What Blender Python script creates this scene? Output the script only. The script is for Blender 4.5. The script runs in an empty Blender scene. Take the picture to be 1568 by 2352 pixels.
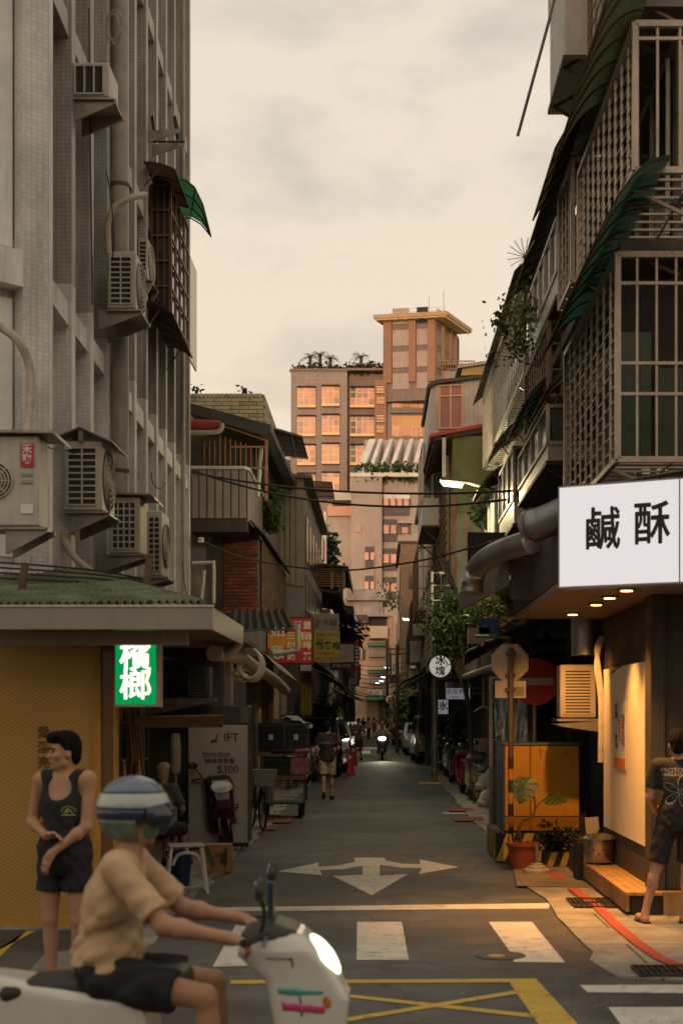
import bpy, bmesh, math, random
import numpy as np
from mathutils import Vector, Matrix, Euler
random.seed(7)
SC = bpy.context.scene
COL = SC.collection
PI = math.pi
R = math.radians
# ---------------------------------------------------------------- camera
F, U0, V0, H = 3265.0, 872.0, 1640.0, 1.92          # focal (px), vanishing point, eye height
cd = bpy.data.cameras.new('camera'); cam = bpy.data.objects.new('camera', cd); COL.objects.link(cam)
cam.location = (0, 0, H); cam.rotation_euler = (R(90), 0, 0)
cd.sensor_fit = 'VERTICAL'; cd.sensor_height = 36.0; cd.lens = 36.0*F/2351.0
cd.shift_y = (V0-1175.5)/2351.0; cd.shift_x = (784.0-U0)/2351.0
cd.clip_start = 0.1; cd.clip_end = 3000
cd.dof.use_dof = True; cd.dof.focus_distance = 32.0; cd.dof.aperture_fstop = 2.8
SC.camera = cam
# ---------------------------------------------------------------- world: dusk sky under thin warm cloud
SUN_EL, SUN_AZ = R(7.0), R(188)      # low sun behind the camera
w = bpy.data.worlds.new('World'); SC.world = w; w.use_nodes = True
nt = w.node_tree; nt.nodes.clear(); N = nt.nodes.new; L = nt.links.new
out = N('ShaderNodeOutputWorld'); bg = N('ShaderNodeBackground'); bg.inputs[1].default_value = 0.1
sky = N('ShaderNodeTexSky'); sky.sky_type = 'NISHITA'; sky.sun_disc = False
sky.sun_elevation = SUN_EL; sky.sun_rotation = SUN_AZ; sky.air_density = 1.4; sky.dust_density = 3.0
tc = N('ShaderNodeTexCoord'); sep = N('ShaderNodeSeparateXYZ'); L(tc.outputs['Generated'], sep.inputs[0])
ele = N('ShaderNodeValToRGB'); L(sep.outputs[2], ele.inputs[0])
e = ele.color_ramp.elements
e[0].position = 0.02; e[0].color = (7.9, 5.7, 4.1, 1); e[1].position = 0.75; e[1].color = (7.6, 6.4, 4.8, 1)
for pz, c in ((0.14, (7.9, 5.9, 4.4, 1)), (0.27, (7.8, 6.1, 4.7, 1)), (0.42, (7.7, 6.3, 4.9, 1))):
 k = ele.color_ramp.elements.new(pz); k.color = c
mp = N('ShaderNodeMapping'); mp.inputs['Scale'].default_value = (3.4, 3.4, 7.5); mp.inputs['Location'].default_value = (0.62, 0.1, 0.35)
L(tc.outputs['Generated'], mp.inputs[0])
n1 = N('ShaderNodeTexNoise'); n1.inputs['Scale'].default_value = 1.6; n1.inputs['Detail'].default_value = 7; n1.inputs['Roughness'].default_value = 0.55
n1.inputs['Distortion'].default_value = 0.25
L(mp.outputs[0], n1.inputs['Vector'])
cr = N('ShaderNodeValToRGB'); L(n1.outputs[0], cr.inputs[0])
cr.color_ramp.elements[0].position = 0.46; cr.color_ramp.elements[0].color = (1, 1, 1, 1)
cr.color_ramp.elements[1].position = 0.66; cr.color_ramp.elements[1].color = (0.70, 0.72, 0.76, 1)
mul = N('ShaderNodeMix'); mul.data_type = 'RGBA'; mul.blend_type = 'MULTIPLY'; mul.inputs[0].default_value = 1.0
L(ele.outputs[0], mul.inputs[6]); L(cr.outputs[0], mul.inputs[7])
mixs = N('ShaderNodeMix'); mixs.data_type = 'RGBA'; mixs.inputs[0].default_value = 0.64
L(sky.outputs[0], mixs.inputs[6]); L(mul.outputs[2], mixs.inputs[7])
L(mixs.outputs[2], bg.inputs[0]); L(bg.outputs[0], out.inputs[0])
# ---------------------------------------------------------------- sun: soft, orange, low
sd = bpy.data.lights.new('sun', 'SUN'); sun = bpy.data.objects.new('sun', sd); COL.objects.link(sun)
sd.energy = 1.1; sd.angle = R(6); sd.color = (1.0, 0.60, 0.40)
sdir = Vector((math.sin(SUN_AZ)*math.cos(SUN_EL), math.cos(SUN_AZ)*math.cos(SUN_EL), math.sin(SUN_EL)))
sun.rotation_euler = (-sdir).to_track_quat('-Z', 'Y').to_euler(); sun.location = (0, -30, 60)
SC.view_settings.view_transform = 'Standard'; SC.view_settings.look = 'None'
SC.view_settings.exposure = 0.63; SC.view_settings.gamma = 1.0; SC.view_settings.use_curve_mapping = False
SC.render.engine = 'CYCLES'
SC.cycles.use_denoising = True; SC.cycles.max_bounces = 6; SC.cycles.diffuse_bounces = 3; SC.cycles.glossy_bounces = 3
SC.cycles.transmission_bounces = 4; SC.cycles.transparent_max_bounces = 8; SC.cycles.sample_clamp_indirect = 4.0
SC.cycles.caustics_reflective = False; SC.cycles.caustics_refractive = False
# ---------------------------------------------------------------- pixels to places (a pixel gives a direction, Y the distance)
def P(u, v, Y): return Vector(((u-U0)*Y/F, Y, H+(V0-v)*Y/F))
def PX(u, Y): return (u-U0)*Y/F
def PZ(v, Y): return H+(V0-v)*Y/F
def GY(v): return H*F/(v-V0)                        # distance of a ground point
def G(u, v): Y = GY(v); return Vector(((u-U0)*Y/F, Y, 0))
# ---------------------------------------------------------------- materials
def boxuv_group():
 g = bpy.data.node_groups.new('wall_coordinates', 'ShaderNodeTree')
 g.interface.new_socket('UV', in_out='OUTPUT', socket_type='NodeSocketVector')
 n = g.nodes.new; l = g.links.new
 go = n('NodeGroupOutput'); ge = n('ShaderNodeNewGeometry')
 sn = n('ShaderNodeSeparateXYZ'); sp = n('ShaderNodeSeparateXYZ'); l(ge.outputs['True Normal'], sn.inputs[0]); l(ge.outputs['Position'], sp.inputs[0])
 def m(op, a, b=None):
  k = n('ShaderNodeMath'); k.operation = op
  for i, x in enumerate((a, b)):
   if x is None: continue
   if isinstance(x, (int, float)): k.inputs[i].default_value = x
   else: l(x, k.inputs[i])
  return k.outputs[0]
 ax, ay, az = (m('ABSOLUTE', sn.outputs[i]) for i in range(3))
 side = m('GREATER_THAN', ax, ay)
 flat = m('GREATER_THAN', az, 0.8)
 mu = n('ShaderNodeMix'); mu.data_type = 'FLOAT'; l(side, mu.inputs[0]); l(sp.outputs[0], mu.inputs[2]); l(sp.outputs[1], mu.inputs[3])
 mv = n('ShaderNodeMix'); mv.data_type = 'FLOAT'; l(flat, mv.inputs[0]); l(sp.outputs[2], mv.inputs[2]); l(sp.outputs[1], mv.inputs[3])
 mx = n('ShaderNodeMix'); mx.data_type = 'FLOAT'; l(flat, mx.inputs[0]); l(mu.outputs[0], mx.inputs[2]); l(sp.outputs[0], mx.inputs[3])
 cb = n('ShaderNodeCombineXYZ'); l(mx.outputs[0], cb.inputs[0]); l(mv.outputs[0], cb.inputs[1])
 l(cb.outputs[0], go.inputs[0])
 return g
BUV = boxuv_group()
MATS = {}
def M(name, rgb, rough=0.7, var=0.25, scale=2.0, bump=0.15, metal=0.0, streak=0.0, emit=0.0, tile=None, spec=0.4, alpha=1.0, trans=0.0, fine=60.0, coat=0.0, rust=0.0, sub=0.0):
 """worn surface: colour breaks up in large and small noise, rain streaks, optional tiles and rust"""
 if name in MATS: return MATS[name]
 m = bpy.data.materials.new(name); m.use_nodes = True; t = m.node_tree; n = t.nodes.new; l = t.links.new
 b = t.nodes['Principled BSDF']
 b.inputs['Roughness'].default_value = rough; b.inputs['Metallic'].default_value = metal
 b.inputs['Specular IOR Level'].default_value = spec
 if coat: b.inputs['Coat Weight'].default_value = coat; b.inputs['Coat Roughness'].default_value = 0.08
 if trans: b.inputs['Transmission Weight'].default_value = trans
 if alpha < 1: b.inputs['Alpha'].default_value = alpha
 geo = n('ShaderNodeNewGeometry')
 col = n('ShaderNodeRGB'); col.outputs[0].default_value = (*rgb, 1); cur = col.outputs[0]
 def mixmul(cur, fac_sock, lo, hi, p0, p1):
  rp = n('ShaderNodeValToRGB'); l(fac_sock, rp.inputs[0])
  rp.color_ramp.elements[0].position = p0; rp.color_ramp.elements[0].color = (lo, lo, lo, 1) if not isinstance(lo, tuple) else (*lo, 1)
  rp.color_ramp.elements[1].position = p1; rp.color_ramp.elements[1].color = (hi, hi, hi, 1) if not isinstance(hi, tuple) else (*hi, 1)
  k = n('ShaderNodeMix'); k.data_type = 'RGBA'; k.blend_type = 'MULTIPLY'; k.inputs[0].default_value = 1
  l(cur, k.inputs[6]); l(rp.outputs[0], k.inputs[7]); return k.outputs[2]
 hgt = None
 if tile:
  tw, th, mort, mcol, off = tile
  g = n('ShaderNodeGroup'); g.node_tree = BUV
  br = n('ShaderNodeTexBrick'); br.offset = off; br.inputs['Scale'].default_value = 1.0
  br.inputs['Brick Width'].default_value = tw; br.inputs['Row Height'].default_value = th; br.inputs['Mortar Size'].default_value = mort
  br.inputs['Mortar Smooth'].default_value = 0.1
  br.inputs['Color1'].default_value = (*rgb, 1); br.inputs['Color2'].default_value = (*[c*0.86 for c in rgb], 1); br.inputs['Mortar'].default_value = (*mcol, 1)
  l(g.outputs[0], br.inputs['Vector']); cur = br.outputs['Color']; hgt = br.outputs['Fac']
 if var:
  a = n('ShaderNodeTexNoise'); a.inputs['Scale'].default_value = scale; a.inputs['Detail'].default_value = 6; a.inputs['Roughness'].default_value = 0.65
  l(geo.outputs['Position'], a.inputs['Vector']); cur = mixmul(cur, a.outputs[0], 1-var, 1+var*0.6, 0.3, 0.7)
 if streak:
  mp = n('ShaderNodeMapping'); mp.inputs['Scale'].default_value = (5, 5, 0.32); l(geo.outputs['Position'], mp.inputs[0])
  a2 = n('ShaderNodeTexNoise'); a2.inputs['Scale'].default_value = 1.0; a2.inputs['Detail'].default_value = 5; a2.inputs['Roughness'].default_value = 0.7
  l(mp.outputs[0], a2.inputs['Vector']); cur = mixmul(cur, a2.outputs[0], 1.0, (1-streak, 1-streak*1.03, 1-streak*1.08), 0.5, 0.74)
 if rust:
  a3 = n('ShaderNodeTexNoise'); a3.inputs['Scale'].default_value = 7; a3.inputs['Detail'].default_value = 8; a3.inputs['Roughness'].default_value = 0.75
  l(geo.outputs['Position'], a3.inputs['Vector'])
  rp = n('ShaderNodeValToRGB'); l(a3.outputs[0], rp.inputs[0]); rp.color_ramp.elements[0].position = 0.62-0.25*rust; rp.color_ramp.elements[1].position = 0.72-0.2*rust
  k = n('ShaderNodeMix'); k.data_type = 'RGBA'; l(rp.outputs[0], k.inputs[0]); l(cur, k.inputs[6]); k.inputs[7].default_value = (0.13, 0.055, 0.025, 1); cur = k.outputs[2]
 l(cur, b.inputs['Base Color'])
 if emit:
  l(cur, b.inputs['Emission Color']); b.inputs['Emission Strength'].default_value = emit
 if bump:
  f = n('ShaderNodeTexNoise'); f.inputs['Scale'].default_value = fine; f.inputs['Detail'].default_value = 3
  l(geo.outputs['Position'], f.inputs['Vector'])
  bp = n('ShaderNodeBump'); bp.inputs['Strength'].default_value = bump; bp.inputs['Distance'].default_value = 0.01
  l(f.outputs[0], bp.inputs['Height']); nrm = bp.outputs[0]
  if hgt is not None:
   b2 = n('ShaderNodeBump'); b2.invert = True; b2.inputs['Strength'].default_value = 0.6; b2.inputs['Distance'].default_value = 0.006
   l(hgt, b2.inputs['Height']); l(nrm, b2.inputs['Normal']); nrm = b2.outputs[0]
  l(nrm, b.inputs['Normal'])
 MATS[name] = m; return m
def MEMIT(name, rgb, s):
 if name in MATS: return MATS[name]
 m = bpy.data.materials.new(name); m.use_nodes = True; t = m.node_tree; t.nodes.clear()
 e = t.nodes.new('ShaderNodeEmission'); o = t.nodes.new('ShaderNodeOutputMaterial'); e.inputs[0].default_value = (*rgb, 1); e.inputs[1].default_value = s
 t.links.new(e.outputs[0], o.inputs[0]); MATS[name] = m; return m
# ---------------------------------------------------------------- objects
WORLD = {}                                            # roots whose parts are written in world coordinates
def tag(o, label=None, cat=None, group=None, kind=None):
 if label: o['label'] = label
 if cat: o['category'] = cat
 if group: o['group'] = group
 if kind: o['kind'] = kind
 return o
def thing(name, label, cat, loc=(0, 0, 0), rz=0.0, group=None, world=False):
 o = bpy.data.objects.new(name, None); COL.objects.link(o); o.location = loc; o.rotation_euler = (0, 0, rz)
 o.empty_display_size = 0.1
 tag(o, label, cat, group)
 if world: WORLD[o.name] = Vector(loc)
 return o
def root_of(o):
 while o.parent: o = o.parent
 return o
def offset_of(parent):
 return WORLD.get(root_of(parent).name, Vector((0, 0, 0))) if parent else Vector((0, 0, 0))
def link(name, me, parent=None, mat=None):
 o = bpy.data.objects.new(name, me); COL.objects.link(o)
 if parent: o.parent = parent
 if mat is not None:
  if len(me.materials) == 0: me.materials.append(mat)
  if me.materials[0] != mat:
   o.material_slots[0].link = 'OBJECT'; o.material_slots[0].material = mat
 return o
UNIT = {}
def unit(kind, mat):
 k = (kind, mat.name)
 if k in UNIT: return UNIT[k]
 me = bpy.data.meshes.new(kind)
 if kind == 'bar':
  vs = [(x, y, z) for x in (-.5, .5) for y in (-.5, .5) for z in (-.5, .5)]
  fs = [(0, 1, 3, 2), (4, 6, 7, 5), (0, 4, 5, 1), (2, 3, 7, 6), (0, 2, 6, 4), (1, 5, 7, 3)]
 else:
  n = 10; vs = [(math.cos(2*PI*i/n)*.5, math.sin(2*PI*i/n)*.5, z) for z in (-.5, .5) for i in range(n)]
  fs = [(i, (i+1) % n, n+(i+1) % n, n+i) for i in range(n)]+[tuple(range(n))[::-1], tuple(range(n, 2*n))]
 me.from_pydata(vs, [], fs); me.materials.append(mat); me.update()
 if kind != 'bar': me.polygons.foreach_set('use_smooth', [len(p.vertices) == 4 for p in me.polygons])
 UNIT[k] = me; return me
def frame_mat(p, q, up=(0, 0, 1)):
 p, q = Vector(p), Vector(q); d = (q-p); ln = max(d.length, 1e-6); z = d/ln; up = Vector(up)
 if abs(z.dot(up)) > 0.98: up = Vector((0, 1, 0)) if abs(z.y) < 0.9 else Vector((1, 0, 0))
 x = up.cross(z).normalized(); y = z.cross(x)
 return Matrix((x, y, z)).transposed(), (p+q)/2, ln
def piece(name, parent, p, q, w, h, mat, kind='bar', up=(0, 0, 1)):
 """one straight piece from p to q, w wide and h deep; alike pieces share a mesh"""
 o = bpy.data.objects.new(name, unit(kind, mat)); COL.objects.link(o)
 m3, c, ln = frame_mat(p, q, up); off = offset_of(parent)
 o.matrix_world = Matrix.Translation(c-off) @ m3.to_4x4() @ Matrix.Diagonal((w, h, ln, 1))
 if parent: o.parent = parent
 return o
def boxp(name, parent, x0, x1, y0, y1, z0, z1, mat):
 o = bpy.data.objects.new(name, unit('bar', mat)); COL.objects.link(o); off = offset_of(parent)
 o.location = Vector(((x0+x1)/2, (y0+y1)/2, (z0+z1)/2))-off; o.scale = (abs(x1-x0), abs(y1-y0), abs(z1-z0))
 if parent: o.parent = parent
 return o
class MB:
 def __init__(s): s.v = []; s.f = []
 def add(s, vs, fs):
  n = len(s.v); s.v += [tuple(x) for x in vs]; s.f += [[i+n for i in f] for f in fs]; return s
 def box(s, x0, x1, y0, y1, z0, z1):
  return s.add([(x, y, z) for x in (x0, x1) for y in (y0, y1) for z in (z0, z1)], [(0, 1, 3, 2), (4, 6, 7, 5), (0, 4, 5, 1), (2, 3, 7, 6), (0, 2, 6, 4), (1, 5, 7, 3)])
 def bar(s, p, q, w, h=None, up=(0, 0, 1)):
  h = h or w; m, c, ln = frame_mat(p, q, up)
  return s.add([c+m @ Vector((x*w/2, y*h/2, z*ln/2)) for x in (-1, 1) for y in (-1, 1) for z in (-1, 1)], [(0, 1, 3, 2), (4, 6, 7, 5), (0, 4, 5, 1), (2, 3, 7, 6), (0, 2, 6, 4), (1, 5, 7, 3)])
 def tube(s, pts, r, n=8, cap=True, closed=False):
  pts = [Vector(p) for p in pts]; k = len(pts); rs = r if isinstance(r, (list, tuple)) else [r]*k
  ref = None; vs = []
  for i, p in enumerate(pts):
   a = pts[(i-1) % k] if (closed or i > 0) else p; b = pts[(i+1) % k] if (closed or i < k-1) else p
   d = (b-a).normalized()
   if ref is None: ref = Vector((0, 0, 1)) if abs(d.z) < 0.9 else Vector((1, 0, 0))
   x = ref.cross(d)
   if x.length < 1e-4: x = Vector((0, 1, 0)).cross(d)
   x.normalize(); y = d.cross(x); ref = y if False else ref
   if i and abs(d.dot(ref)) > 0.95: ref = Vector((1, 0, 0)) if abs(d.x) < 0.9 else Vector((0, 1, 0))
   if i == 0: px = x
   else:
    x = (px-d*px.dot(d)); x = x.normalized() if x.length > 1e-5 else px; y = d.cross(x); px = x
   vs += [p+(x*math.cos(2*PI*j/n)+y*math.sin(2*PI*j/n))*rs[i] for j in range(n)]
  fs = []
  for i in range(k if closed else k-1):
   a, b = i*n, ((i+1) % k)*n
   fs += [(a+j, a+(j+1) % n, b+(j+1) % n, b+j) for j in range(n)]
  if cap and not closed: fs += [tuple(range(n))[::-1], tuple(range((k-1)*n, k*n))]
  return s.add(vs, fs)
 def lathe(s, prof, n=20, c=(0, 0, 0), axis='z', cap=True):
  c = Vector(c); vs = []
  for r, z in prof:
   for j in range(n):
    a = 2*PI*j/n; p = (r*math.cos(a), r*math.sin(a), z)
    if axis == 'y': p = (p[0], p[2], p[1])
    if axis == 'x': p = (p[2], p[0], p[1])
    vs.append(c+Vector(p))
  k = len(prof); fs = [(i*n+j, i*n+(j+1) % n, (i+1)*n+(j+1) % n, (i+1)*n+j) for i in range(k-1) for j in range(n)]
  if cap: fs += [tuple(range(n))[::-1], tuple(range((k-1)*n, k*n))]
  return s.add(vs, fs)
 def prism(s, poly, vec):
  poly = [Vector(p) for p in poly]; vec = Vector(vec); n = len(poly)
  return s.add(poly+[p+vec for p in poly], [tuple(range(n))[::-1], tuple(range(n, 2*n))]+[(i, (i+1) % n, n+(i+1) % n, n+i) for i in range(n)])
 def sheet(s, a, b, c, d, nu, fn=None, t=0.004, nv=1):
  """sheet with edges a-b (across) and a-d (down); fn(i) offsets along its normal, solid thickness t"""
  a, b, c, d = map(Vector, (a, b, c, d)); nrm = (b-a).cross(d-a).normalized(); top = []; bot = []
  for j in range(nv+1):
   for i in range(nu+1):
    x = i/nu; y = j/nv; p = (a*(1-x)+b*x)*(1-y)+(d*(1-x)+c*x)*y; o = fn(x, y) if fn else 0
    top.append(p+nrm*(o+t/2)); bot.append(p+nrm*(o-t/2))
  W = nu+1; k = len(top); fs = []
  for j in range(nv):
   for i in range(nu):
    q = (j*W+i, j*W+i+1, (j+1)*W+i+1, (j+1)*W+i); fs += [q, tuple(x+k for x in q)[::-1]]
  for i in range(nu): fs += [(i, i+k, i+1+k, i+1), (nv*W+i, nv*W+i+1, nv*W+i+1+k, nv*W+i+k)]
  for j in range(nv): fs += [(j*W, (j+1)*W, (j+1)*W+k, j*W+k), (j*W+nu, j*W+nu+k, (j+1)*W+nu+k, (j+1)*W+nu)]
  return s.add(top+bot, fs)
 def ball(s, c, r, n=8, m=12):
  r = r if isinstance(r, (tuple, list)) else (r, r, r); c = Vector(c); vs = []; fs = []
  for i in range(n+1):
   t = PI*i/n
   vs += [c+Vector((r[0]*math.sin(t)*math.cos(2*PI*j/m), r[1]*math.sin(t)*math.sin(2*PI*j/m), r[2]*math.cos(t))) for j in range(m)]
  fs = [(i*m+j, (i+1)*m+j, (i+1)*m+(j+1) % m, i*m+(j+1) % m) for i in range(n) for j in range(m)]
  return s.add(vs, fs)
 def build(s, name, mat, parent=None, smooth=False, bevel=0.0, ang=40):
  off = offset_of(parent)
  me = bpy.data.meshes.new(name); me.from_pydata([tuple(Vector(v)-off) for v in s.v], [], s.f); me.materials.append(mat)
  if smooth:
   me.polygons.foreach_set('use_smooth', [True]*len(me.polygons)); me.set_sharp_from_angle(angle=R(ang))
  me.update(); o = link(name, me, parent)
  if bevel:
   b = o.modifiers.new('bevel', 'BEVEL'); b.width = bevel; b.segments = 1; b.limit_method = 'ANGLE'; b.harden_normals = False
  return o
def text_mesh(s, size, bold=0.0, align='CENTER', depth=0.002, sy=1.0, space=1.0, line=1.0, italic=0.0):
 c = bpy.data.curves.new('lettering', 'FONT'); c.body = s; c.size = size; c.align_x = align; c.align_y = 'CENTER'; c.offset = bold; c.extrude = depth
 c.space_character = space; c.space_line = line; c.shear = italic
 c.resolution_u = 3
 o = bpy.data.objects.new('lettering', c); COL.objects.link(o)
 me = bpy.data.meshes.new_from_object(o.evaluated_get(bpy.context.evaluated_depsgraph_get()))
 bpy.data.objects.remove(o); bpy.data.curves.remove(c); me.materials.clear(); return me
def text(name, parent, s, c, size, mat, bold=0.0, align='CENTER', face='-y', sx=1.0, space=1.0, line=1.0, rz=0.0, italic=0.0, depth=0.002, thick=0.0):
 """flat lettering standing at c, read from -y (towards the camera) unless turned by rz"""
 me = text_mesh(s, size, bold, align, depth, space=space, line=line, italic=italic)
 if thick:            # heavier strokes: the outline laid over itself, shifted a little each way
  v0 = [v.co.copy() for v in me.vertices]; f0 = [tuple(p.vertices) for p in me.polygons]; mb = MB()
  for i in range(9): a = i*PI/4; r_ = 0 if i == 8 else thick; mb.add([v+Vector((math.cos(a)*r_, math.sin(a)*r_, .00025*i)) for v in v0], f0)
  me = bpy.data.meshes.new('lettering'); me.from_pydata(mb.v, [], mb.f); me.update()
 me.materials.append(mat); off = offset_of(parent)
 o = bpy.data.objects.new(name, me); COL.objects.link(o)
 o.matrix_world = Matrix.Translation(Vector(c)-off) @ Matrix.Rotation(rz, 4, 'Z') @ Matrix.Rotation(R(90), 4, 'X') @ Matrix.Diagonal((sx, 1, 1, 1))
 if parent: o.parent = parent
 return o
def copy_tree(o, parent=None):
 c = o.copy(); COL.objects.link(c); c.parent = parent
 for ch in list(o.children): copy_tree(ch, c)
 return c
# ---------------------------------------------------------------- smooth bodies: a distance field turned into one surface
def _cap(X, Y, Z, p, q, r0, r1):
 p = np.array(p, float); q = np.array(q, float); d = q-p; dd = max(float(d @ d), 1e-9)
 t = np.clip(((X-p[0])*d[0]+(Y-p[1])*d[1]+(Z-p[2])*d[2])/dd, 0, 1)
 return np.sqrt((X-p[0]-t*d[0])**2+(Y-p[1]-t*d[1])**2+(Z-p[2]-t*d[2])**2)-(r0+(r1-r0)*t)
def _ell(X, Y, Z, c, r, m=None):
 x, y, z = X-c[0], Y-c[1], Z-c[2]
 if m is not None: x, y, z = (m[0][0]*x+m[1][0]*y+m[2][0]*z, m[0][1]*x+m[1][1]*y+m[2][1]*z, m[0][2]*x+m[1][2]*y+m[2][2]*z)
 k0 = np.sqrt((x/r[0])**2+(y/r[1])**2+(z/r[2])**2); k1 = np.sqrt((x/r[0]**2)**2+(y/r[1]**2)**2+(z/r[2]**2)**2)
 return np.where(k1 > 1e-9, k0*(k0-1)/np.maximum(k1, 1e-9), -min(r))
def _box(X, Y, Z, c, h, rd, m=None):
 x, y, z = X-c[0], Y-c[1], Z-c[2]
 if m is not None: x, y, z = (m[0][0]*x+m[1][0]*y+m[2][0]*z, m[0][1]*x+m[1][1]*y+m[2][1]*z, m[0][2]*x+m[1][2]*y+m[2][2]*z)
 qx, qy, qz = abs(x)-h[0]+rd, abs(y)-h[1]+rd, abs(z)-h[2]+rd
 return np.sqrt(np.maximum(qx, 0)**2+np.maximum(qy, 0)**2+np.maximum(qz, 0)**2)+np.minimum(np.maximum(qx, np.maximum(qy, qz)), 0)-rd
def poly2(X, Z, pts):
 """signed distance to a polygon in two coordinates"""
 d = np.full(X.shape, 1e9); s = np.ones(X.shape); n = len(pts)
 for i in range(n):
  ax, az = pts[i]; bx, bz = pts[i-1]; ex, ez = bx-ax, bz-az; wx, wz = X-ax, Z-az
  t = np.clip((wx*ex+wz*ez)/(ex*ex+ez*ez), 0, 1); d = np.minimum(d, (wx-ex*t)**2+(wz-ez*t)**2)
  c1 = Z >= az; c2 = Z < bz; c3 = ex*wz > ez*wx
  s = np.where((c1 & c2 & c3) | (~c1 & ~c2 & ~c3), -s, s)
 return s*np.sqrt(d)
def smin(a, b, k):
 if k <= 0: return np.minimum(a, b)
 h = np.clip(0.5+0.5*(b-a)/k, 0, 1); return b+(a-b)*h-k*h*(1-h)
def surface(field, lo, hi, res):
 lo = np.array(lo, float); hi = np.array(hi, float); n = np.maximum(np.ceil((hi-lo)/res).astype(int)+1, 3)
 ax = [lo[i]+np.arange(n[i])*res for i in range(3)]
 X, Y, Z = np.meshgrid(*ax, indexing='ij', sparse=False)
 D = field(X, Y, Z).astype(np.float64)
 D[0] = D[-1] = np.maximum(D[0], res*.5); D[:, 0] = np.maximum(D[:, 0], res*.5); D[:, -1] = np.maximum(D[:, -1], res*.5); D[:, :, 0] = np.maximum(D[:, :, 0], res*.5); D[:, :, -1] = np.maximum(D[:, :, -1], res*.5)
 D[-1] = np.maximum(D[-1], res*.5)
 S = D < 0; c = [s-1 for s in D.shape]
 acc = np.zeros((*c, 3)); cnt = np.zeros(c)
 for a in range(3):
  for b0 in (0, 1):
   for b1 in (0, 1):
    o = [0, 0, 0]; oth = [i for i in range(3) if i != a]; o[oth[0]] = b0; o[oth[1]] = b1
    sl0 = tuple(slice(o[i], o[i]+c[i]) for i in range(3)); o2 = list(o); o2[a] += 1
    sl1 = tuple(slice(o2[i], o2[i]+c[i]) for i in range(3))
    d0, d1 = D[sl0], D[sl1]; x = S[sl0] != S[sl1]
    t = np.where(x, d0/np.where(x, d0-d1, 1), 0)
    for i in range(3): acc[..., i] += np.where(x, (t if i == a else o[i]), 0)
    cnt += x
 act = cnt > 0; idx = np.full(c, -1); idx[act] = np.arange(act.sum())
 base = np.argwhere(act); V = lo+(base+acc[act]/cnt[act][:, None])*res
 fs = []
 for a in range(3):
  o1, o2 = [(1, 2), (2, 0), (0, 1)][a]
  sl = [slice(1, D.shape[i]-1) for i in range(3)]; sl[a] = slice(0, D.shape[a]-1); sl2 = list(sl); sl2[a] = slice(1, D.shape[a])
  s0, s1 = S[tuple(sl)], S[tuple(sl2)]; ch = s0 != s1; e = np.argwhere(ch)
  if not len(e): continue
  e = e+np.array([0 if i == a else 1 for i in range(3)]); inside = s0[ch]
  def ix(d1, d2):
   q = e.copy(); q[:, o1] -= d1; q[:, o2] -= d2; return idx[q[:, 0], q[:, 1], q[:, 2]]
  q = np.stack([ix(1, 1), ix(0, 1), ix(0, 0), ix(1, 0)], 1); q[~inside] = q[~inside][:, ::-1]; fs.append(q)
 return V, np.concatenate(fs)
def prim_field(prims, post=None, k=0.02):
 def f(X, Y, Z):
  D = np.full(X.shape, 9.0); x0, y0, z0 = X[0, 0, 0], Y[0, 0, 0], Z[0, 0, 0]; rs = X[1, 0, 0]-x0
  for p in prims:
   t = p[0]; kk = k; a = p[1:]
   if isinstance(a[-1], dict): kk = a[-1].get('k', k); sub = a[-1].get('sub', False); a = a[:-1]
   else: sub = False
   if t == 'c': l_ = np.minimum(a[0], a[1])-max(a[2], a[3]); h_ = np.maximum(a[0], a[1])+max(a[2], a[3])
   else: e = max(a[1])*(1.8 if t == 'b' else 1.0); l_ = np.array(a[0])-e; h_ = np.array(a[0])+e
   mg = kk+2.5*rs; i0 = [max(0, int((l_[i]-mg-(x0, y0, z0)[i])/rs)) for i in range(3)]
   i1 = [min(X.shape[i], int((h_[i]+mg-(x0, y0, z0)[i])/rs)+2) for i in range(3)]
   if any(i1[i] <= i0[i] for i in range(3)): continue
   sl = tuple(slice(i0[i], i1[i]) for i in range(3))
   d = {'c': _cap, 'e': _ell, 'b': _box}[t](X[sl], Y[sl], Z[sl], *a)
   D[sl] = -smin(-D[sl], d, kk) if sub else smin(D[sl], d, kk)
  return post(D, X, Y, Z) if post else D
 return f
def prim_bounds(prims, m=0.04):
 lo = np.full(3, 9e9); hi = np.full(3, -9e9)
 for p in prims:
  a = p[1:]
  if p[0] == 'c': r = max(a[2], a[3]); pts = (np.array(a[0]), np.array(a[1]))
  else: r = max(a[1]) if p[0] == 'e' else float(np.linalg.norm(a[1])); pts = (np.array(a[0]),)
  for q in pts: lo = np.minimum(lo, q-r-m); hi = np.maximum(hi, q+r+m)
 return lo, hi
def body(name, prims, mat, parent, res=0.012, post=None, k=0.02, lo=None, hi=None, field=None):
 """one continuous smooth mesh from distance-field limbs"""
 if lo is None: lo, hi = prim_bounds(prims)
 V, Q = surface(field or prim_field(prims, post, k), lo, hi, res)
 me = bpy.data.meshes.new(name); me.from_pydata(V.tolist(), [], Q.tolist()); me.materials.append(mat)
 me.polygons.foreach_set('use_smooth', [True]*len(me.polygons)); me.update()
 return link(name, me, parent)
def rotm(rx=0, ry=0, rz=0): return [list(r) for r in Euler((rx, ry, rz)).to_matrix()]
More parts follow.
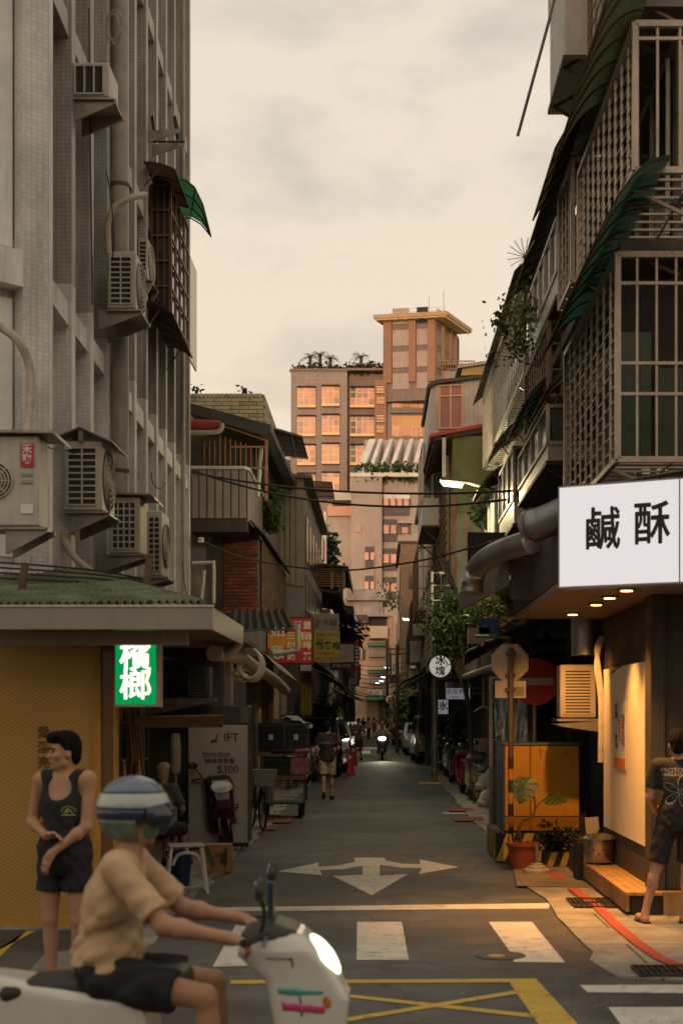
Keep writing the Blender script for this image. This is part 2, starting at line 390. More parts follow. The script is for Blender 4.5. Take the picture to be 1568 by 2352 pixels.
# ================================================================ materials used by the setting
def road_mat(name, rgb, paint=None):
 """asphalt with patches, speckle and cracks; with paint, that asphalt shows through where the paint is worn"""
 m = bpy.data.materials.new(name); m.use_nodes = True; t = m.node_tree; n = t.nodes.new; l = t.links.new; b = t.nodes['Principled BSDF']; g = n('ShaderNodeNewGeometry')
 def noise(sc, det, lo, hi, c0, c1):
  a = n('ShaderNodeTexNoise'); a.inputs['Scale'].default_value = sc; a.inputs['Detail'].default_value = det; a.inputs['Roughness'].default_value = .65; l(g.outputs['Position'], a.inputs['Vector'])
  r = n('ShaderNodeValToRGB'); l(a.outputs[0], r.inputs[0]); r.color_ramp.elements[0].position = lo; r.color_ramp.elements[1].position = hi; r.color_ramp.elements[0].color = (c0, c0, c0, 1); r.color_ramp.elements[1].color = (c1, c1, c1, 1); return r.outputs[0]
 def mul(x, y):
  k = n('ShaderNodeMix'); k.data_type = 'RGBA'; k.blend_type = 'MULTIPLY'; k.inputs[0].default_value = 1
  l(x, k.inputs[6]); l(y, k.inputs[7]); return k.outputs[2]
 c = n('ShaderNodeRGB'); c.outputs[0].default_value = (*rgb, 1); v = n('ShaderNodeTexVoronoi'); v.feature = 'DISTANCE_TO_EDGE'; v.inputs['Scale'].default_value = .55; w_ = n('ShaderNodeTexNoise'); w_.inputs['Scale'].default_value = 1.5; l(g.outputs['Position'], w_.inputs['Vector']); l(w_.outputs['Color'], v.inputs['Vector'])
 va = n('ShaderNodeVectorMath'); va.operation = 'MULTIPLY_ADD'; va.inputs[1].default_value = (.9, .9, .9); l(w_.outputs['Color'], va.inputs[0]); l(g.outputs['Position'], va.inputs[2]); l(va.outputs[0], v.inputs['Vector'])
 cr = n('ShaderNodeValToRGB'); l(v.outputs['Distance'], cr.inputs[0]); cr.color_ramp.elements[0].color = (.45, .45, .45, 1); cr.color_ramp.elements[1].position = .012
 cur = mul(mul(mul(mul(c.outputs[0], noise(.35, 3, .42, .6, .66, 1.25)), noise(2.2, 6, .35, .7, .75, 1.2)), noise(75, 2, .35, .68, .6, 1.55)), cr.outputs[0])
 if paint:
  p = n('ShaderNodeRGB'); p.outputs[0].default_value = (*paint, 1); k = n('ShaderNodeMix'); k.data_type = 'RGBA'; wear = mul(noise(9, 8, .34, .44, .4, 1), noise(60, 3, .24, .38, .4, 1)); l(wear, k.inputs[0]); l(cur, k.inputs[6]); l(mul(p.outputs[0], noise(3, 5, .3, .7, .8, 1.1)), k.inputs[7]); cur = k.outputs[2]
 l(cur, b.inputs['Base Color']); b.inputs['Roughness'].default_value = .72; f = n('ShaderNodeTexNoise'); f.inputs['Scale'].default_value = 110; l(g.outputs['Position'], f.inputs['Vector']); bp = n('ShaderNodeBump'); bp.inputs['Strength'].default_value = .5; bp.inputs['Distance'].default_value = .012; l(f.outputs[0], bp.inputs['Height']); l(bp.outputs[0], b.inputs['Normal'])
 return m
asphalt = road_mat('asphalt', (.082, .082, .08))
concrete = M('concrete', (0.26, 0.245, 0.21), 0.85, 0.45, 1.6, 0.4, streak=0.0, fine=50)
concrete_slab = M('pavement_concrete', (0.31, 0.29, 0.25), 0.8, 0.5, 1.9, 0.4, tile=(1.35, 0.9, 0.012, (0.09, 0.08, 0.06), 0.5), fine=40)
white_paint = road_mat('road_paint_white', (.09, .085, .078), (.62, .59, .52))
yellow_paint = road_mat('road_paint_yellow', (.09, .085, .078), (.56, .38, .05))
red_paint = road_mat('road_paint_red', (.16, .14, .11), (.42, .06, .035))
iron = M('cast_iron', (0.07, 0.062, 0.052), 0.6, 0.4, 12, 0.3, metal=0.6)
pale_patch = M('cement_patch', (0.2, 0.19, 0.165), 0.8, 0.35, 3, 0.3)
# ---------------------------------------------------------------- ground, roads, pavements
def sheet_obj(name, pts, z, mat, parent=None, thick=0.0):
 mb = MB()
 if thick: mb.prism([(p[0], p[1], z-thick) for p in pts], (0, 0, thick))
 else: mb.add([(p[0], p[1], z) for p in pts], [list(range(len(pts)))])
 return mb.build(name, mat, parent)
ground = tag(sheet_obj('ground', [(-300, -80), (300, -80), (300, 420), (-300, 420)], 0.0, concrete), kind='structure')
def jag(x, y0, y1, a, seed, step=0.35):
 r = random.Random(seed); pts = []; y = y0
 while y < y1: pts.append((x+r.uniform(-a, a)*(1 if y < 40 else .4), y)); y += step*r.uniform(.6, 1.4)*(1+y/25)
 pts.append((x, y1)); return pts
LE, RE = jag(-1.90, 11.2, 150, 0.07, 1), jag(1.66, 10.3, 150, 0.05, 2)
road = tag(sheet_obj('road', [(-60, -9), (60, -9), (60, 10.3)]+RE+LE[::-1]+[(-2.15, 12.0), (-2.6, 12.6), (-60, 12.6)], 0.012, asphalt), kind='structure')
pl = tag(sheet_obj('pavement', [(p[0]+0.0, p[1]) for p in LE]+[(-7, 150), (-7, 12.6), (-2.6, 12.6), (-2.15, 12.0)], 0.03, concrete_slab, thick=0.028), kind='structure')
pr = tag(sheet_obj('pavement', [(p[0], p[1]) for p in RE][::-1]+[(2.6, 10.0), (9, 10.0), (9, 150)], 0.03, concrete_slab, thick=0.028), kind='structure')
def zq(x, y): return (600+x*1.2028)/1.5855, (2800+y*1.2028)/1.5855
def mark(name, zpts, mat, parent=road, z=0.016, conv=zq):
 pts = []
 for x, y in zpts:
  u, v = conv(x, y); g = G(u, v); pts.append((g.x, g.y))
 # the marking lies on the sheet: follow the small height of that sheet
 return sheet_obj(name, pts, z, mat, parent)
mark('stop_line', [(90, 424), (1166, 410), (1160, 426), (91, 436)], white_paint)
mark('crosswalk_bar', [(582, 467), (717, 467), (738, 583), (580, 583)], white_paint)
mark('crosswalk_bar', [(979, 467), (1110, 467), (1210, 591), (1053, 589), (1058, 578)], white_paint)
mark('crosswalk_bar', [(217, 472), (347, 472), (302, 600), (145, 604)], white_paint)
mark('lane_arrow', [(573, 271), (665, 271), (668, 280), (720, 290), (773, 291), (770, 276), (889, 300), (768, 321), (778, 303), (715, 302), (650, 293), (650, 325), (735, 322), (626, 386), (508, 327), (598, 323), (598, 296), (540, 307), (470, 309), (476, 325), (342, 313), (465, 286), (465, 299), (525, 295), (575, 284)], white_paint)
mark('box_junction_line', [(200, 645), (1125, 640), (1125, 651), (200, 656)], yellow_paint)
mark('box_junction_line', [(1042, 653), (1126, 645), (1340, 880), (1200, 880)], yellow_paint, z=0.0165)
mark('box_junction_cross', [(420, 674), (1132, 750), (1130, 762), (418, 682)], yellow_paint, z=0.0163)
mark('box_junction_cross', [(1062, 676), (1070, 686), (470, 785), (440, 778)], yellow_paint, z=0.0167)
mark('crosswalk_bar', [(1255, 660), (1700, 658), (1700, 686), (1277, 682)], white_paint)
mark('crosswalk_bar', [(1340, 727), (1700, 727), (1700, 790), (1385, 790)], white_paint)
mark('edge_line', [(840, 134), (905, 134), (910, 137), (843, 137)], white_paint)
zl = lambda x, y: (x*.65/1.5855, (2200+y*.65)/1.5855)
mark('box_junction_line', [(-60, 1975), (-60, 2045), (150, 1838), (205, 1838)][::-1], yellow_paint, conv=zl)
mark('box_junction_line', [(-80, 2235), (75, 2192), (290, 2198), (200, 2225), (-80, 2262)], yellow_paint, conv=zl)
mark('cement_patch', [(110, 2125), (420, 2105), (420, 1950), (260, 1960)], pale_patch, conv=zl, z=0.0155)
# red kerb line on the right pavement
pts = [G(*zq(x, y)) for x, y in ((1170, 322), (1200, 345), (1230, 370), (1300, 420), (1360, 480), (1430, 540), (1500, 588), (1568, 616), (1700, 650))]
lft, rgt = [], []
for i, p in enumerate(pts):
 d = (pts[min(i+1, len(pts)-1)]-pts[max(i-1, 0)]).normalized(); n_ = Vector((d.y, -d.x, 0))*0.052
 lft.append((p.x-n_.x, p.y-n_.y)); rgt.append((p.x+n_.x, p.y+n_.y))
for i in range(len(pts)-1):
 if i in (1,): continue
 sheet_obj('kerb_line', [lft[i], lft[i+1], rgt[i+1], rgt[i]], 0.041, red_paint, pr)
def disc(name, c, r, z, mat, parent, n=24, t=0.006):
 mb = MB(); mb.lathe([(r, z-t), (r, z)], n, (c.x, c.y, 0)); return mb.build(name, mat, parent)
mc = G(*zq(1015, 570)); mh = disc('manhole_cover', mc, 0.2, 0.019, iron, road)
disc('manhole_plate', G(*zq(1002, 573)), 0.07, 0.024, M('brass_plate', (0.35, 0.22, 0.06), .5, .3, 20, .2, metal=.5), mh)
def grate(name, q, z, parent):
 pts = [G(*zq(x, y)) for x, y in q]; x0 = min(p.x for p in pts); x1 = max(p.x for p in pts); y0 = min(p.y for p in pts); y1 = max(p.y for p in pts)
 g = MB().box(x0, x1, y0, y1, z-0.008, z).build(name, M('drain_dark', (0.02, 0.018, 0.015), .8, 0), parent)
 n = int((x1-x0)/0.045)
 for i in range(n+1):
  x = x0+(x1-x0)*i/n; piece('grate_bar', g, (x, y0, z+0.008), (x, y1, z+0.008), 0.014, 0.014, iron)
 for yy in (y0, (y0+y1)/2, y1): piece('grate_bar', g, (x0, yy, z+0.008), (x1, yy, z+0.008), 0.02, 0.018, iron)
grate('drain_grate', [(1228, 404), (1370, 404), (1385, 430), (1240, 430)], 0.036, pr)
grate('drain_grate', [(1410, 613), (1600, 613), (1600, 641), (1440, 641)], 0.036, pr)
for (u, v, w_, d_) in ((1000, 1799, 0.9, 0.5), (865, 1780, 1.5, 0.35)):
 c = G(u, v); sheet_obj('tactile_strip', [(c.x-w_/2, c.y-d_), (c.x+w_/2, c.y-d_), (c.x+w_/2, c.y+d_), (c.x-w_/2, c.y+d_)], 0.0165, pale_patch if u < 900 else yellow_paint, road)
for (u, v, w_, d_) in ((1058, 1862, .5, .5), (1075, 1884, .55, .5), (640, 1885, .5, .8), (610, 1905, .4, .4)):
 c = G(u, v); sheet_obj('clay_tile', [(c.x-w_/2, c.y-d_), (c.x+w_/2, c.y-d_), (c.x+w_/2, c.y+d_), (c.x-w_/2, c.y+d_)], 0.034, M('clay_tile', (0.30, 0.09, 0.06), .8, .4, 9, .3, tile=(.1, .1, .008, (.08, .05, .04), 0)), pr if u > 900 else pl)
far_sheet = mark('far_crossing', [(0, 0), (1, 0), (1, 1), (0, 1)], white_paint, conv=lambda x, y: (818+68*x, 1716+5*y)); far_sheet.name = 'far_crosswalk'
mark('far_arrow', [(0, 0), (1, 0), (1, 1), (0, 1)], white_paint, conv=lambda x, y: (826+24*x, 1724+7*y))
# ---------------------------------------------------------------- unseen houses added behind the camera to shade the alley from the low sun
def shade_house(x0, x1, h, label, mat):
 t = thing('apartment_building', label, 'building', ((x0+x1)/2, -34, 0), world=True)
 MB().box(x0, x1, -46, -34, 0, h).build('wall', mat, t); MB().box(x0-.05, x1+.05, -46.2, -33.8, h, h+.5).build('roof', concrete, t)
 for i in range(int((x1-x0)//3)):
  for f in range(int(h//3.3)):
   wn = boxp('window', t, x0+1+i*3, x0+2.6+i*3, -34.1, -33.94, 1.2+f*3.3, 2.6+f*3.3, M('dark_glass', (0.03, 0.035, 0.035), .12, 0, spec=.6, bump=0))
shade_house(-44, -12, 19, 'unseen grey block added behind the camera as shade, left of the alley mouth', M('back_tile', (.5, .47, .42), .6, .2, 1, .1))
shade_house(-11.8, 9, 18, 'unseen beige block added behind the camera as shade, facing the alley mouth', M('back_beige', (.55, .5, .42), .7, .2, 1, .1))
shade_house(9.2, 44, 18.5, 'unseen brown block added behind the camera as shade, right of the alley mouth', M('back_brown', (.4, .3, .22), .7, .2, 1, .1))
# ================================================================ shared building materials
tile_white = M('mosaic_tile_white', (0.74, 0.745, 0.73), 0.45, 0.25, 1.2, 0.1, tile=(0.05, 0.05, 0.004, (0.56, 0.56, 0.54), 0.0), streak=0.42, spec=.5)
tile_grey = M('mosaic_tile_brown', (0.45, 0.435, 0.41), 0.5, 0.25, 1.0, 0.1, tile=(0.05, 0.05, 0.005, (0.30, 0.285, 0.265), 0.0), streak=0.5, spec=.5)
plaster_white = M('plaster_white', (0.76, 0.765, 0.75), 0.8, 0.2, 1.5, 0.5, streak=0.4, fine=25)
plaster_grey = M('plaster_grey', (0.22, 0.21, 0.19), 0.85, 0.3, 1.5, 0.3, streak=0.5)
dark_glass = M('dark_glass', (0.03, 0.035, 0.035), .12, 0, spec=.6, bump=0)
glass_grey = M('grey_glass', (0.10, 0.12, 0.12), .18, .2, 1, 0, spec=.6)
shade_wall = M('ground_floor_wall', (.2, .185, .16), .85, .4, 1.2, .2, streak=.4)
inside_shade = M('interior_shade', (0.045, 0.041, 0.036), .9, .3, 2, 0)  # shade inside openings and recesses put into a near-black colour
pvc = M('pvc_pipe', (0.36, 0.34, 0.30), .55, .25, 2.5, .05, streak=.35)
pvc_white = M('pvc_white', (0.58, 0.56, 0.50), .5, .2, 3, .05, streak=.25)
rust_iron = M('rusty_iron', (0.10, 0.075, 0.055), .75, .4, 5, .2, rust=.5)
black_iron = M('black_iron', (0.035, 0.032, 0.03), .6, .3, 5, .1, metal=.2)
zinc = M('galvanised', (0.30, 0.29, 0.27), .45, .3, 4, .1, metal=.6, streak=.2)
ac_white = M('ac_casing', (0.52, 0.49, 0.43), .5, .2, 2.5, .03, streak=.35)
foam_wrap = M('pipe_wrap', (0.48, 0.44, 0.37), .8, .25, 12, .3, streak=.2)
black_wire = M('black_cable', (0.02, 0.02, 0.02), .6, 0, bump=0)
def translucent(name, rgb, mixf=0.5):
 if name in MATS: return MATS[name]
 m = bpy.data.materials.new(name); m.use_nodes = True; t = m.node_tree; t.nodes.clear(); n = t.nodes.new; l = t.links.new
 geo = n('ShaderNodeNewGeometry'); no = n('ShaderNodeTexNoise'); no.inputs['Scale'].default_value = 2.2; no.inputs['Detail'].default_value = 6; l(geo.outputs['Position'], no.inputs['Vector'])
 rp = n('ShaderNodeValToRGB'); l(no.outputs[0], rp.inputs[0]); rp.color_ramp.elements[0].position = .3; rp.color_ramp.elements[1].position = .75
 rp.color_ramp.elements[0].color = (*[c*.55 for c in rgb], 1); rp.color_ramp.elements[1].color = (*[min(1, c*1.25) for c in rgb], 1)
 d = n('ShaderNodeBsdfPrincipled'); d.inputs['Roughness'].default_value = .45; tr = n('ShaderNodeBsdfTranslucent'); mx = n('ShaderNodeMixShader'); mx.inputs[0].default_value = mixf
 o = n('ShaderNodeOutputMaterial'); l(rp.outputs[0], d.inputs['Base Color']); l(rp.outputs[0], tr.inputs[0]); l(d.outputs[0], mx.inputs[1]); l(tr.outputs[0], mx.inputs[2]); l(mx.outputs[0], o.inputs[0])
 MATS[name] = m; return m
green_sheet = translucent('green_plastic_sheet', (0.05, 0.22, 0.10), .55)
moss_sheet = translucent('mossy_plastic_sheet', (0.095, 0.12, 0.06), .55)
teal_sheet = translucent('teal_plastic_sheet', (0.05, 0.135, 0.105), .5)
brown_sheet = translucent('brown_plastic_sheet', (0.25, 0.13, 0.10), .5)
# ---------------------------------------------------------------- repeated house parts
def awning(label, A, B, outv, drop, mat, group=None, ribs=None, name='awning', strut=True, bow=0.35, corr=0.0, parent=None, ribmat=None):
 """curved sheet: inner edge A-B on the wall, reaching outv away from it and falling by drop"""
 A, B, outv = Vector(A), Vector(B), Vector(outv); L_ = (B-A).length; d = (B-A)/L_
 t = parent or thing(name, label, 'awning', A, 0, group, world=True); nseg = 7
 prof = []
 for i in range(nseg+1):
  s = i/nseg; prof.append(outv*s+Vector((0, 0, -drop*s**2*(1-bow)-drop*s*bow+0.12*drop*math.sin(PI*s))))
 nu = max(2, int(L_/0.07)) if corr else max(2, int(L_/0.5))
 vs = []
 for i in range(nu+1):
  o = corr*math.sin(i*PI/2) if corr else 0
  for p in prof: vs.append(A+d*(L_*i/nu)+p+Vector((0, 0, o)))
 W = nseg+1; n0 = len(vs); vs += [v-Vector((0, 0, 0.012)) for v in vs]; fs = []
 for i in range(nu):
  for j in range(nseg):
   q = (i*W+j, i*W+j+1, (i+1)*W+j+1, (i+1)*W+j); fs += [q[::-1], tuple(x+n0 for x in q)]
 for i in range(nu): fs += [(i*W+nseg, (i+1)*W+nseg, (i+1)*W+nseg+n0, i*W+nseg+n0), (i*W, i*W+n0, (i+1)*W+n0, (i+1)*W)]
 for j in range(nseg): fs += [(j, j+1, j+1+n0, j+n0), (nu*W+j, nu*W+j+n0, nu*W+j+1+n0, nu*W+j+1)]
 if 'plastic_sheet' in mat.name: vs = vs[:n0]; fs = [q for q in fs if max(q) < n0]
 MB().add(vs, fs).build('sheet', mat, t, smooth=True, ang=60)
 k = ribs or max(2, int(L_/0.55)+1); rm = ribmat or rust_iron
 for i in range(k):
  b = A+d*(L_*(0.01+0.98*i/(k-1))); MB().tube([b+p-Vector((0, 0, .02)) for p in prof], 0.011, 5).build('rib', rm, t)
 MB().tube([A+prof[-1]-Vector((0, 0, .02)), B+prof[-1]-Vector((0, 0, .02))], 0.012, 5).build('rim', rm, t)
 if strut:
  for i in (0, k-1):
   b = A+d*(L_*(0.03+0.94*i/(k-1))); piece('strut', t, b+prof[4]-Vector((0, 0, .02)), b-Vector((0, 0, drop+.25)), 0.02, 0.02, rm)
 return t
def ac_unit(label, x0, x1, y0, y1, z0, z1, rows=9, cols=2, group=None, hood=None, bracket=True, fan='+x', front='-y', mat=None, name='air_conditioner', wall=None):
 """outdoor unit; louvred end towards -y, round fan grille towards +x"""
 mat = mat or ac_white; t = thing(name, label, 'air conditioner', ((x0+x1)/2, (y0+y1)/2, z0), 0, group, world=True)
 MB().box(x0, x1, y0, y1, z0, z1).build('casing', mat, t, bevel=0.015)
 w_, h_ = x1-x0, z1-z0
 if front == '-y' and rows:
  gx0, gx1, gz0, gz1 = x0+.12*w_, x1-.14*w_, z0+.08*h_, z1-.1*h_
  g = MB().box(gx0, gx1, y0-.004, y0+.01, gz0, gz1).build('grille', inside_shade, t)
  for i in range(rows+1):
   z = gz0+(gz1-gz0)*i/rows; piece('slat', g, (gx0, y0-.012, z), (gx1, y0-.012, z), .014 if rows < 12 else .008, .02, mat)
  for i in range(cols+1):
   x = gx0+(gx1-gx0)*i/cols; piece('slat', g, (x, y0-.013, gz0), (x, y0-.013, gz1), .02, .022 if cols < 4 else .01, mat)
 if fan:
  if fan == '+x':
   c = Vector((x1+.006, (y0+y1)/2, (z0+z1)/2)); r = min(y1-y0, h_)*.44; ax = (Vector((0, 1, 0)), Vector((0, 0, 1)), Vector((1, 0, 0)))
  else:
   c = Vector((x0+w_*.36, y0-.006, (z0+z1)/2)); r = min(w_*.6, h_)*.44; ax = (Vector((1, 0, 0)), Vector((0, 0, 1)), Vector((0, -1, 0)))
  g = MB().lathe([(r, -.004), (r, .004)], 20, (0, 0, 0)); g.v = [tuple(c+ax[0]*v[0]+ax[1]*v[1]+ax[2]*v[2]) for v in map(Vector, g.v)]
  g = g.build('fan', inside_shade, t)
  for q in (1.0, .82, .64, .46, .28, .12):
   MB().tube([c+ax[2]*.012+(ax[0]*math.cos(a)+ax[1]*math.sin(a))*r*q for a in [2*PI*i/20 for i in range(20)]], .008, 4, closed=True).build('fan_ring', mat, g)
  for i in range(4):
   a = PI*i/4; e = (ax[0]*math.cos(a)+ax[1]*math.sin(a))*r; piece('fan_ring', g, c+ax[2]*.014-e, c+ax[2]*.014+e, .008, .008, mat)
 if bracket:
  xw = wall if wall is not None else x0-.12
  for y in (y0+.08*(y1-y0), y1-.12*(y1-y0)):
   MB().prism([(xw, y, z0-.005), (x1+.08, y, z0-.005), (x1+.08, y, z0-.05), (xw+.02, y, z0-.26), (xw, y, z0-.26)], (0, .035, 0)).build('bracket', zinc, t)
  MB().box(x0, x1+.06, y0, y1, z0-.03, z0-.006).build('tray', zinc, t)
 if hood == 'gable':
  m_ = (x0+x1)/2
  MB().prism([(x0-.1, y0-.1, z1+.02), (m_-.02, y0-.1, z1+.15), (x1+.14, y0-.1, z1-.02), (x1+.14, y0-.1, z1-.035), (m_-.02, y0-.1, z1+.135), (x0-.1, y0-.1, z1+.005)], (0, y1-y0+.2, 0)).build('hood', zinc, t)
  boxp('hood_post', t, m_-.04, m_+.02, y0-.05, y0-.03, z1-.02, z1+.13, zinc)
 if hood == 'flat':
  MB().prism([(x0-.05, y0-.08, z1+.05), (x1+.16, y0-.08, z1+.03), (x1+.2, y0-.08, z1-.02), (x1+.2, y0-.08, z1-.04), (x1+.15, y0-.08, z1+.01), (x0-.05, y0-.08, z1+.02)], (0, y1-y0+.2, 0)).build('hood', zinc, t)
 return t
def wavy(A, B, n, sag, r=0.012): 
 A, B = Vector(A), Vector(B); return [A.lerp(B, i/n)-Vector((0, 0, sag*4*(i/n)*(1-i/n))) for i in range(n+1)]
def cable(label, pts, r, mat=None, name='cable', cat='cable', group=None, n=5):
 pts = [Vector(p) for p in pts]
 o = MB().tube(pts, r, n).build(name, mat or black_wire, None, smooth=True); tag(o, label, cat, group); return o
def smooth_path(pts, n=6):
 pts = [Vector(p) for p in pts]; out = []
 for i in range(len(pts)-1):
  p0, p1, p2, p3 = pts[max(i-1, 0)], pts[i], pts[i+1], pts[min(i+2, len(pts)-1)]
  for j in range(n):
   t = j/n; out.append(.5*((2*p1)+(p2-p0)*t+(2*p0-5*p1+4*p2-p3)*t*t+(3*p1-p0-3*p2+p3)*t**3))
 return out+[pts[-1]]
def leaf_mesh(centres, n, size, seed, spread, droop=.3, long=1.8):
 """n leaves scattered round each centre: small folded quads"""
 r = random.Random(seed); mb = MB()
 for c in centres:
  c = Vector(c[:3]) if not isinstance(c, tuple) or len(c) < 4 else Vector(c[:3])
  for i in range(n):
   o = Vector((r.gauss(0, 1), r.gauss(0, 1), r.gauss(0, .8)))*spread*.55
   d = Vector((r.uniform(-1, 1), r.uniform(-1, 1), r.uniform(-1, .6)-droop)).normalized(); s = size*r.uniform(.6, 1.3)
   x = d.cross(Vector((r.uniform(-1, 1), r.uniform(-1, 1), r.uniform(-1, 1)))).normalized()*s*.5; nn = d.cross(x).normalized()*s*.12
   b = c+o; e = b+d*s*long; m_ = b+d*s*long*.5
   mb.add([b, m_+x+nn, e, m_-x+nn], [(0, 1, 2), (0, 2, 3)])
 return mb
leaf_green = translucent('leaf_green', (0.06, 0.11, 0.025), .35)
leaf_dark = translucent('leaf_dark', (0.03, 0.062, 0.02), .3)
leaf_lime = translucent('leaf_lime', (0.12, 0.16, 0.03), .35)
bark = M('bark', (.09, .065, .045), .9, .3, 8, .4)
def bush(name, label, cat, base, centres, n, size, seed, spread, mat=None, pot=None, droop=.3, group=None, stems=True, part='foliage'):
 t = thing(name, label, cat, base, 0, group, world=True); base = Vector(base)
 leaf_mesh(centres, n, size, seed, spread, droop).build(part, mat or leaf_green, t)
 if stems:
  for c in centres[:8]:
   c = Vector(c); MB().tube([base, base.lerp(c, .5)+Vector((.03, 0, .05)), c], [.018, .012, .005], 5).build('stem', bark, t)
 return t
# ================================================================ the white tiled corner building
CX, CY, FDX = -3.60, 15.4, -0.0205
def fx(y): return CX+FDX*(y-CY)
wb = thing('corner_building', 'tall white mosaic-tiled corner building with ribbed side, at the left of the alley', 'building', (CX, CY, 0), world=True)
Yfar = 29.3; ZT = 18.5
ch = Vector((-0.74, -0.67, 0)); A0 = Vector((CX-.12, CY, 0)); A1 = A0+ch*5.0
MB().prism([(A0.x, A0.y, 0), (fx(CY)-.30, CY+.3, 0), (fx(Yfar)-.30, Yfar, 0), (-12, Yfar, 0), (-12, A1.y, 0), (A1.x, A1.y, 0)], (0, 0, 7.0)).build('lower_wall', tile_white, wb)
MB().prism([(A0.x, A0.y, 7.0), (fx(CY)-.30, CY+.3, 7.0), (fx(Yfar)-.30, Yfar, 7.0), (-12, Yfar, 7.0), (-12, A1.y, 7.0), (A1.x, A1.y, 7.0)], (0, 0, ZT-7)).build('upper_wall', tile_grey, wb)
for f, z in enumerate((3.15, 6.5, 9.9, 13.3, 16.7)):
 for (ya, yb) in ((CY, 19.55), (19.75, Yfar)):
  MB().prism([(fx(ya)-.31, ya, z), (fx(yb)-.31, yb, z), (fx(yb)-.035, yb, z), (fx(ya)-.035, ya, z)], (0, 0, .27)).build('ledge', tile_white if z < 7 else tile_grey, wb)
 # ledge on the angled corner wall
 n_ = Vector((-ch.y, ch.x, 0)); n_ = n_ if n_.dot(Vector((1, -1, 0))) > 0 else -n_
 a = A0+ch*.02; b = A1
 MB().prism([a+Vector((0, 0, z-.05)), b+Vector((0, 0, z-.05)), b+n_*.22+Vector((0, 0, z-.05)), a+n_*.22+Vector((0, 0, z-.05))], (0, 0, .38)).build('ledge', plaster_white, wb)
FINS = [15.55+1.22*i for i in range(12)]
for i, y in enumerate(FINS):
 y1 = y+.22
 for (z0, z1, m_) in ((0.0, 7.0, tile_white), (7.0, ZT, tile_grey if i else tile_white)):
  d_ = 0.0 if i else 0.02
  MB().prism([(fx(y)-.32, y, z0), (fx(y)-d_, y, z0), (fx(y1)-d_, y1, z0), (fx(y1)-.32, y1, z0)], (0, 0, z1-z0)).build('fin', m_, wb)
# corner pilaster and angled wall panels
cp = A0+n_*.02
MB().prism([cp+ch*.05, cp+ch*.27, cp+ch*.27+n_*.2, cp+n_*.2+Vector((.03, .02, 0)), (fx(15.5)+.03, 15.56, 0), (fx(15.5)-.25, 15.56, 0)], (0, 0, ZT)).build('corner_pilaster', tile_white, wb)
for k_, z in enumerate((3.6, 6.9, 10.3, 13.7)):
 a = A0+ch*.30+n_*.012; b = A0+ch*2.7+n_*.012
 MB().prism([a+Vector((0, 0, z)), b+Vector((0, 0, z)), b+n_*.03+Vector((0, 0, z)), a+n_*.03+Vector((0, 0, z))], (0, 0, 2.75)).build('wall_panel', plaster_white, wb)
MB().prism([A0+ch*2.75, A0+ch*3.2, A0+ch*3.2+n_*.26, A0+ch*2.75+n_*.26], (0, 0, ZT)).build('corner_pilaster', tile_white, wb)
# windows between fins
def side_window(y0, y1, z0, z1, mat=dark_glass):
 x = fx(y0)-.285; w_ = MB().box(x-.02, x+.02, y0, y1, z0, z1).build('window', mat, wb)
 for yy in (y0, (y0+y1)/2, y1): piece('window_frame', w_, (x+.03, yy, z0), (x+.03, yy, z1), .035, .03, zinc)
 for zz in (z0, z1): piece('window_frame', w_, (x+.03, y0, zz), (x+.03, y1, zz), .035, .03, zinc)
for (i, z0, z1) in ((0, 7.1, 9.0), (2, 7.2, 9.3), (4, 7.1, 9.2), (6, 7.1, 9.2), (8, 7.1, 9.2), (1, 10.5, 12.6), (3, 10.5, 12.6), (5, 10.5, 12.9), (7, 10.4, 12.9), (9, 10.4, 12.9), (5, 3.8, 5.9), (7, 3.8, 5.9), (6, 13.9, 16.2), (8, 13.9, 16.2), (9, 7.1, 9.3), (10, 7.1, 9.3)):
 side_window(FINS[i]+.26, FINS[i]+1.18, z0, z1)
# big drain pipe with straps
py, px_ = 19.65, fx(19.65)+.10
MB().tube([(px_, py, 4.95), (px_, py, ZT)], .125, 14).build('drain_pipe', pvc, wb, smooth=True)
for z in (5.25, 9.2, 12.4): MB().lathe([(.135, z), (.135, z+.05)], 14, (px_, py, 0)).build('pipe_strap', rust_iron, wb, smooth=True)
py2 = 27.4; MB().tube([(fx(py2)+.06, py2, 1), (fx(py2)+.06, py2, ZT)], .045, 8).build('drain_pipe', pvc, wb, smooth=True)
for z in (9.3, 12.1, 15): MB().lathe([(.052, z), (.052, z+.04)], 8, (fx(py2)+.06, py2, 0)).build('pipe_strap', zinc, wb)
# ---------------------------------------------------------------- air conditioners on it
def AC(label, u0, u1, v0, v1, Y, depth, **k):
 return ac_unit(label, PX(u0, Y), PX(u1, Y), Y, Y+depth, PZ(v1, Y), PZ(v0, Y), wall=fx(Y)-.02, group='air conditioners on the corner building', **k)
AC('boxy window air conditioner high on the tiled wall, topmost of the units', 163, 251, 143, 222, 16.9, .6, rows=1, cols=3, fan=None)
AC('outdoor unit below the bent grey pipe, beside the thick drain pipe', 246, 312, 577, 708, 18.6, .8, rows=9)
AC('slim outdoor unit half hidden behind the thick drain pipe', 318, 340, 545, 640, 22.8, .7, rows=8, cols=1)
AC('outdoor unit under a dented gable hood above the green corrugated roof', 146, 235, 1012, 1172, 16.6, .8, rows=9, hood='gable')
AC('wide window unit with dark square mesh under a flat metal hood', 250, 322, 1140, 1270, 18.4, .55, rows=7, cols=4, fan=None, hood='flat')
AC('narrow outdoor unit at the far end, above the roof edge', 338, 372, 1172, 1322, 19.6, .7, rows=10, hood=None)
t = AC('large outdoor unit with round fan and red sticker at the left edge', -70, 90, 1000, 1208, 13.6, .38, rows=0, fan='-y', hood='flat')
c = P(63, 1044, 13.58)
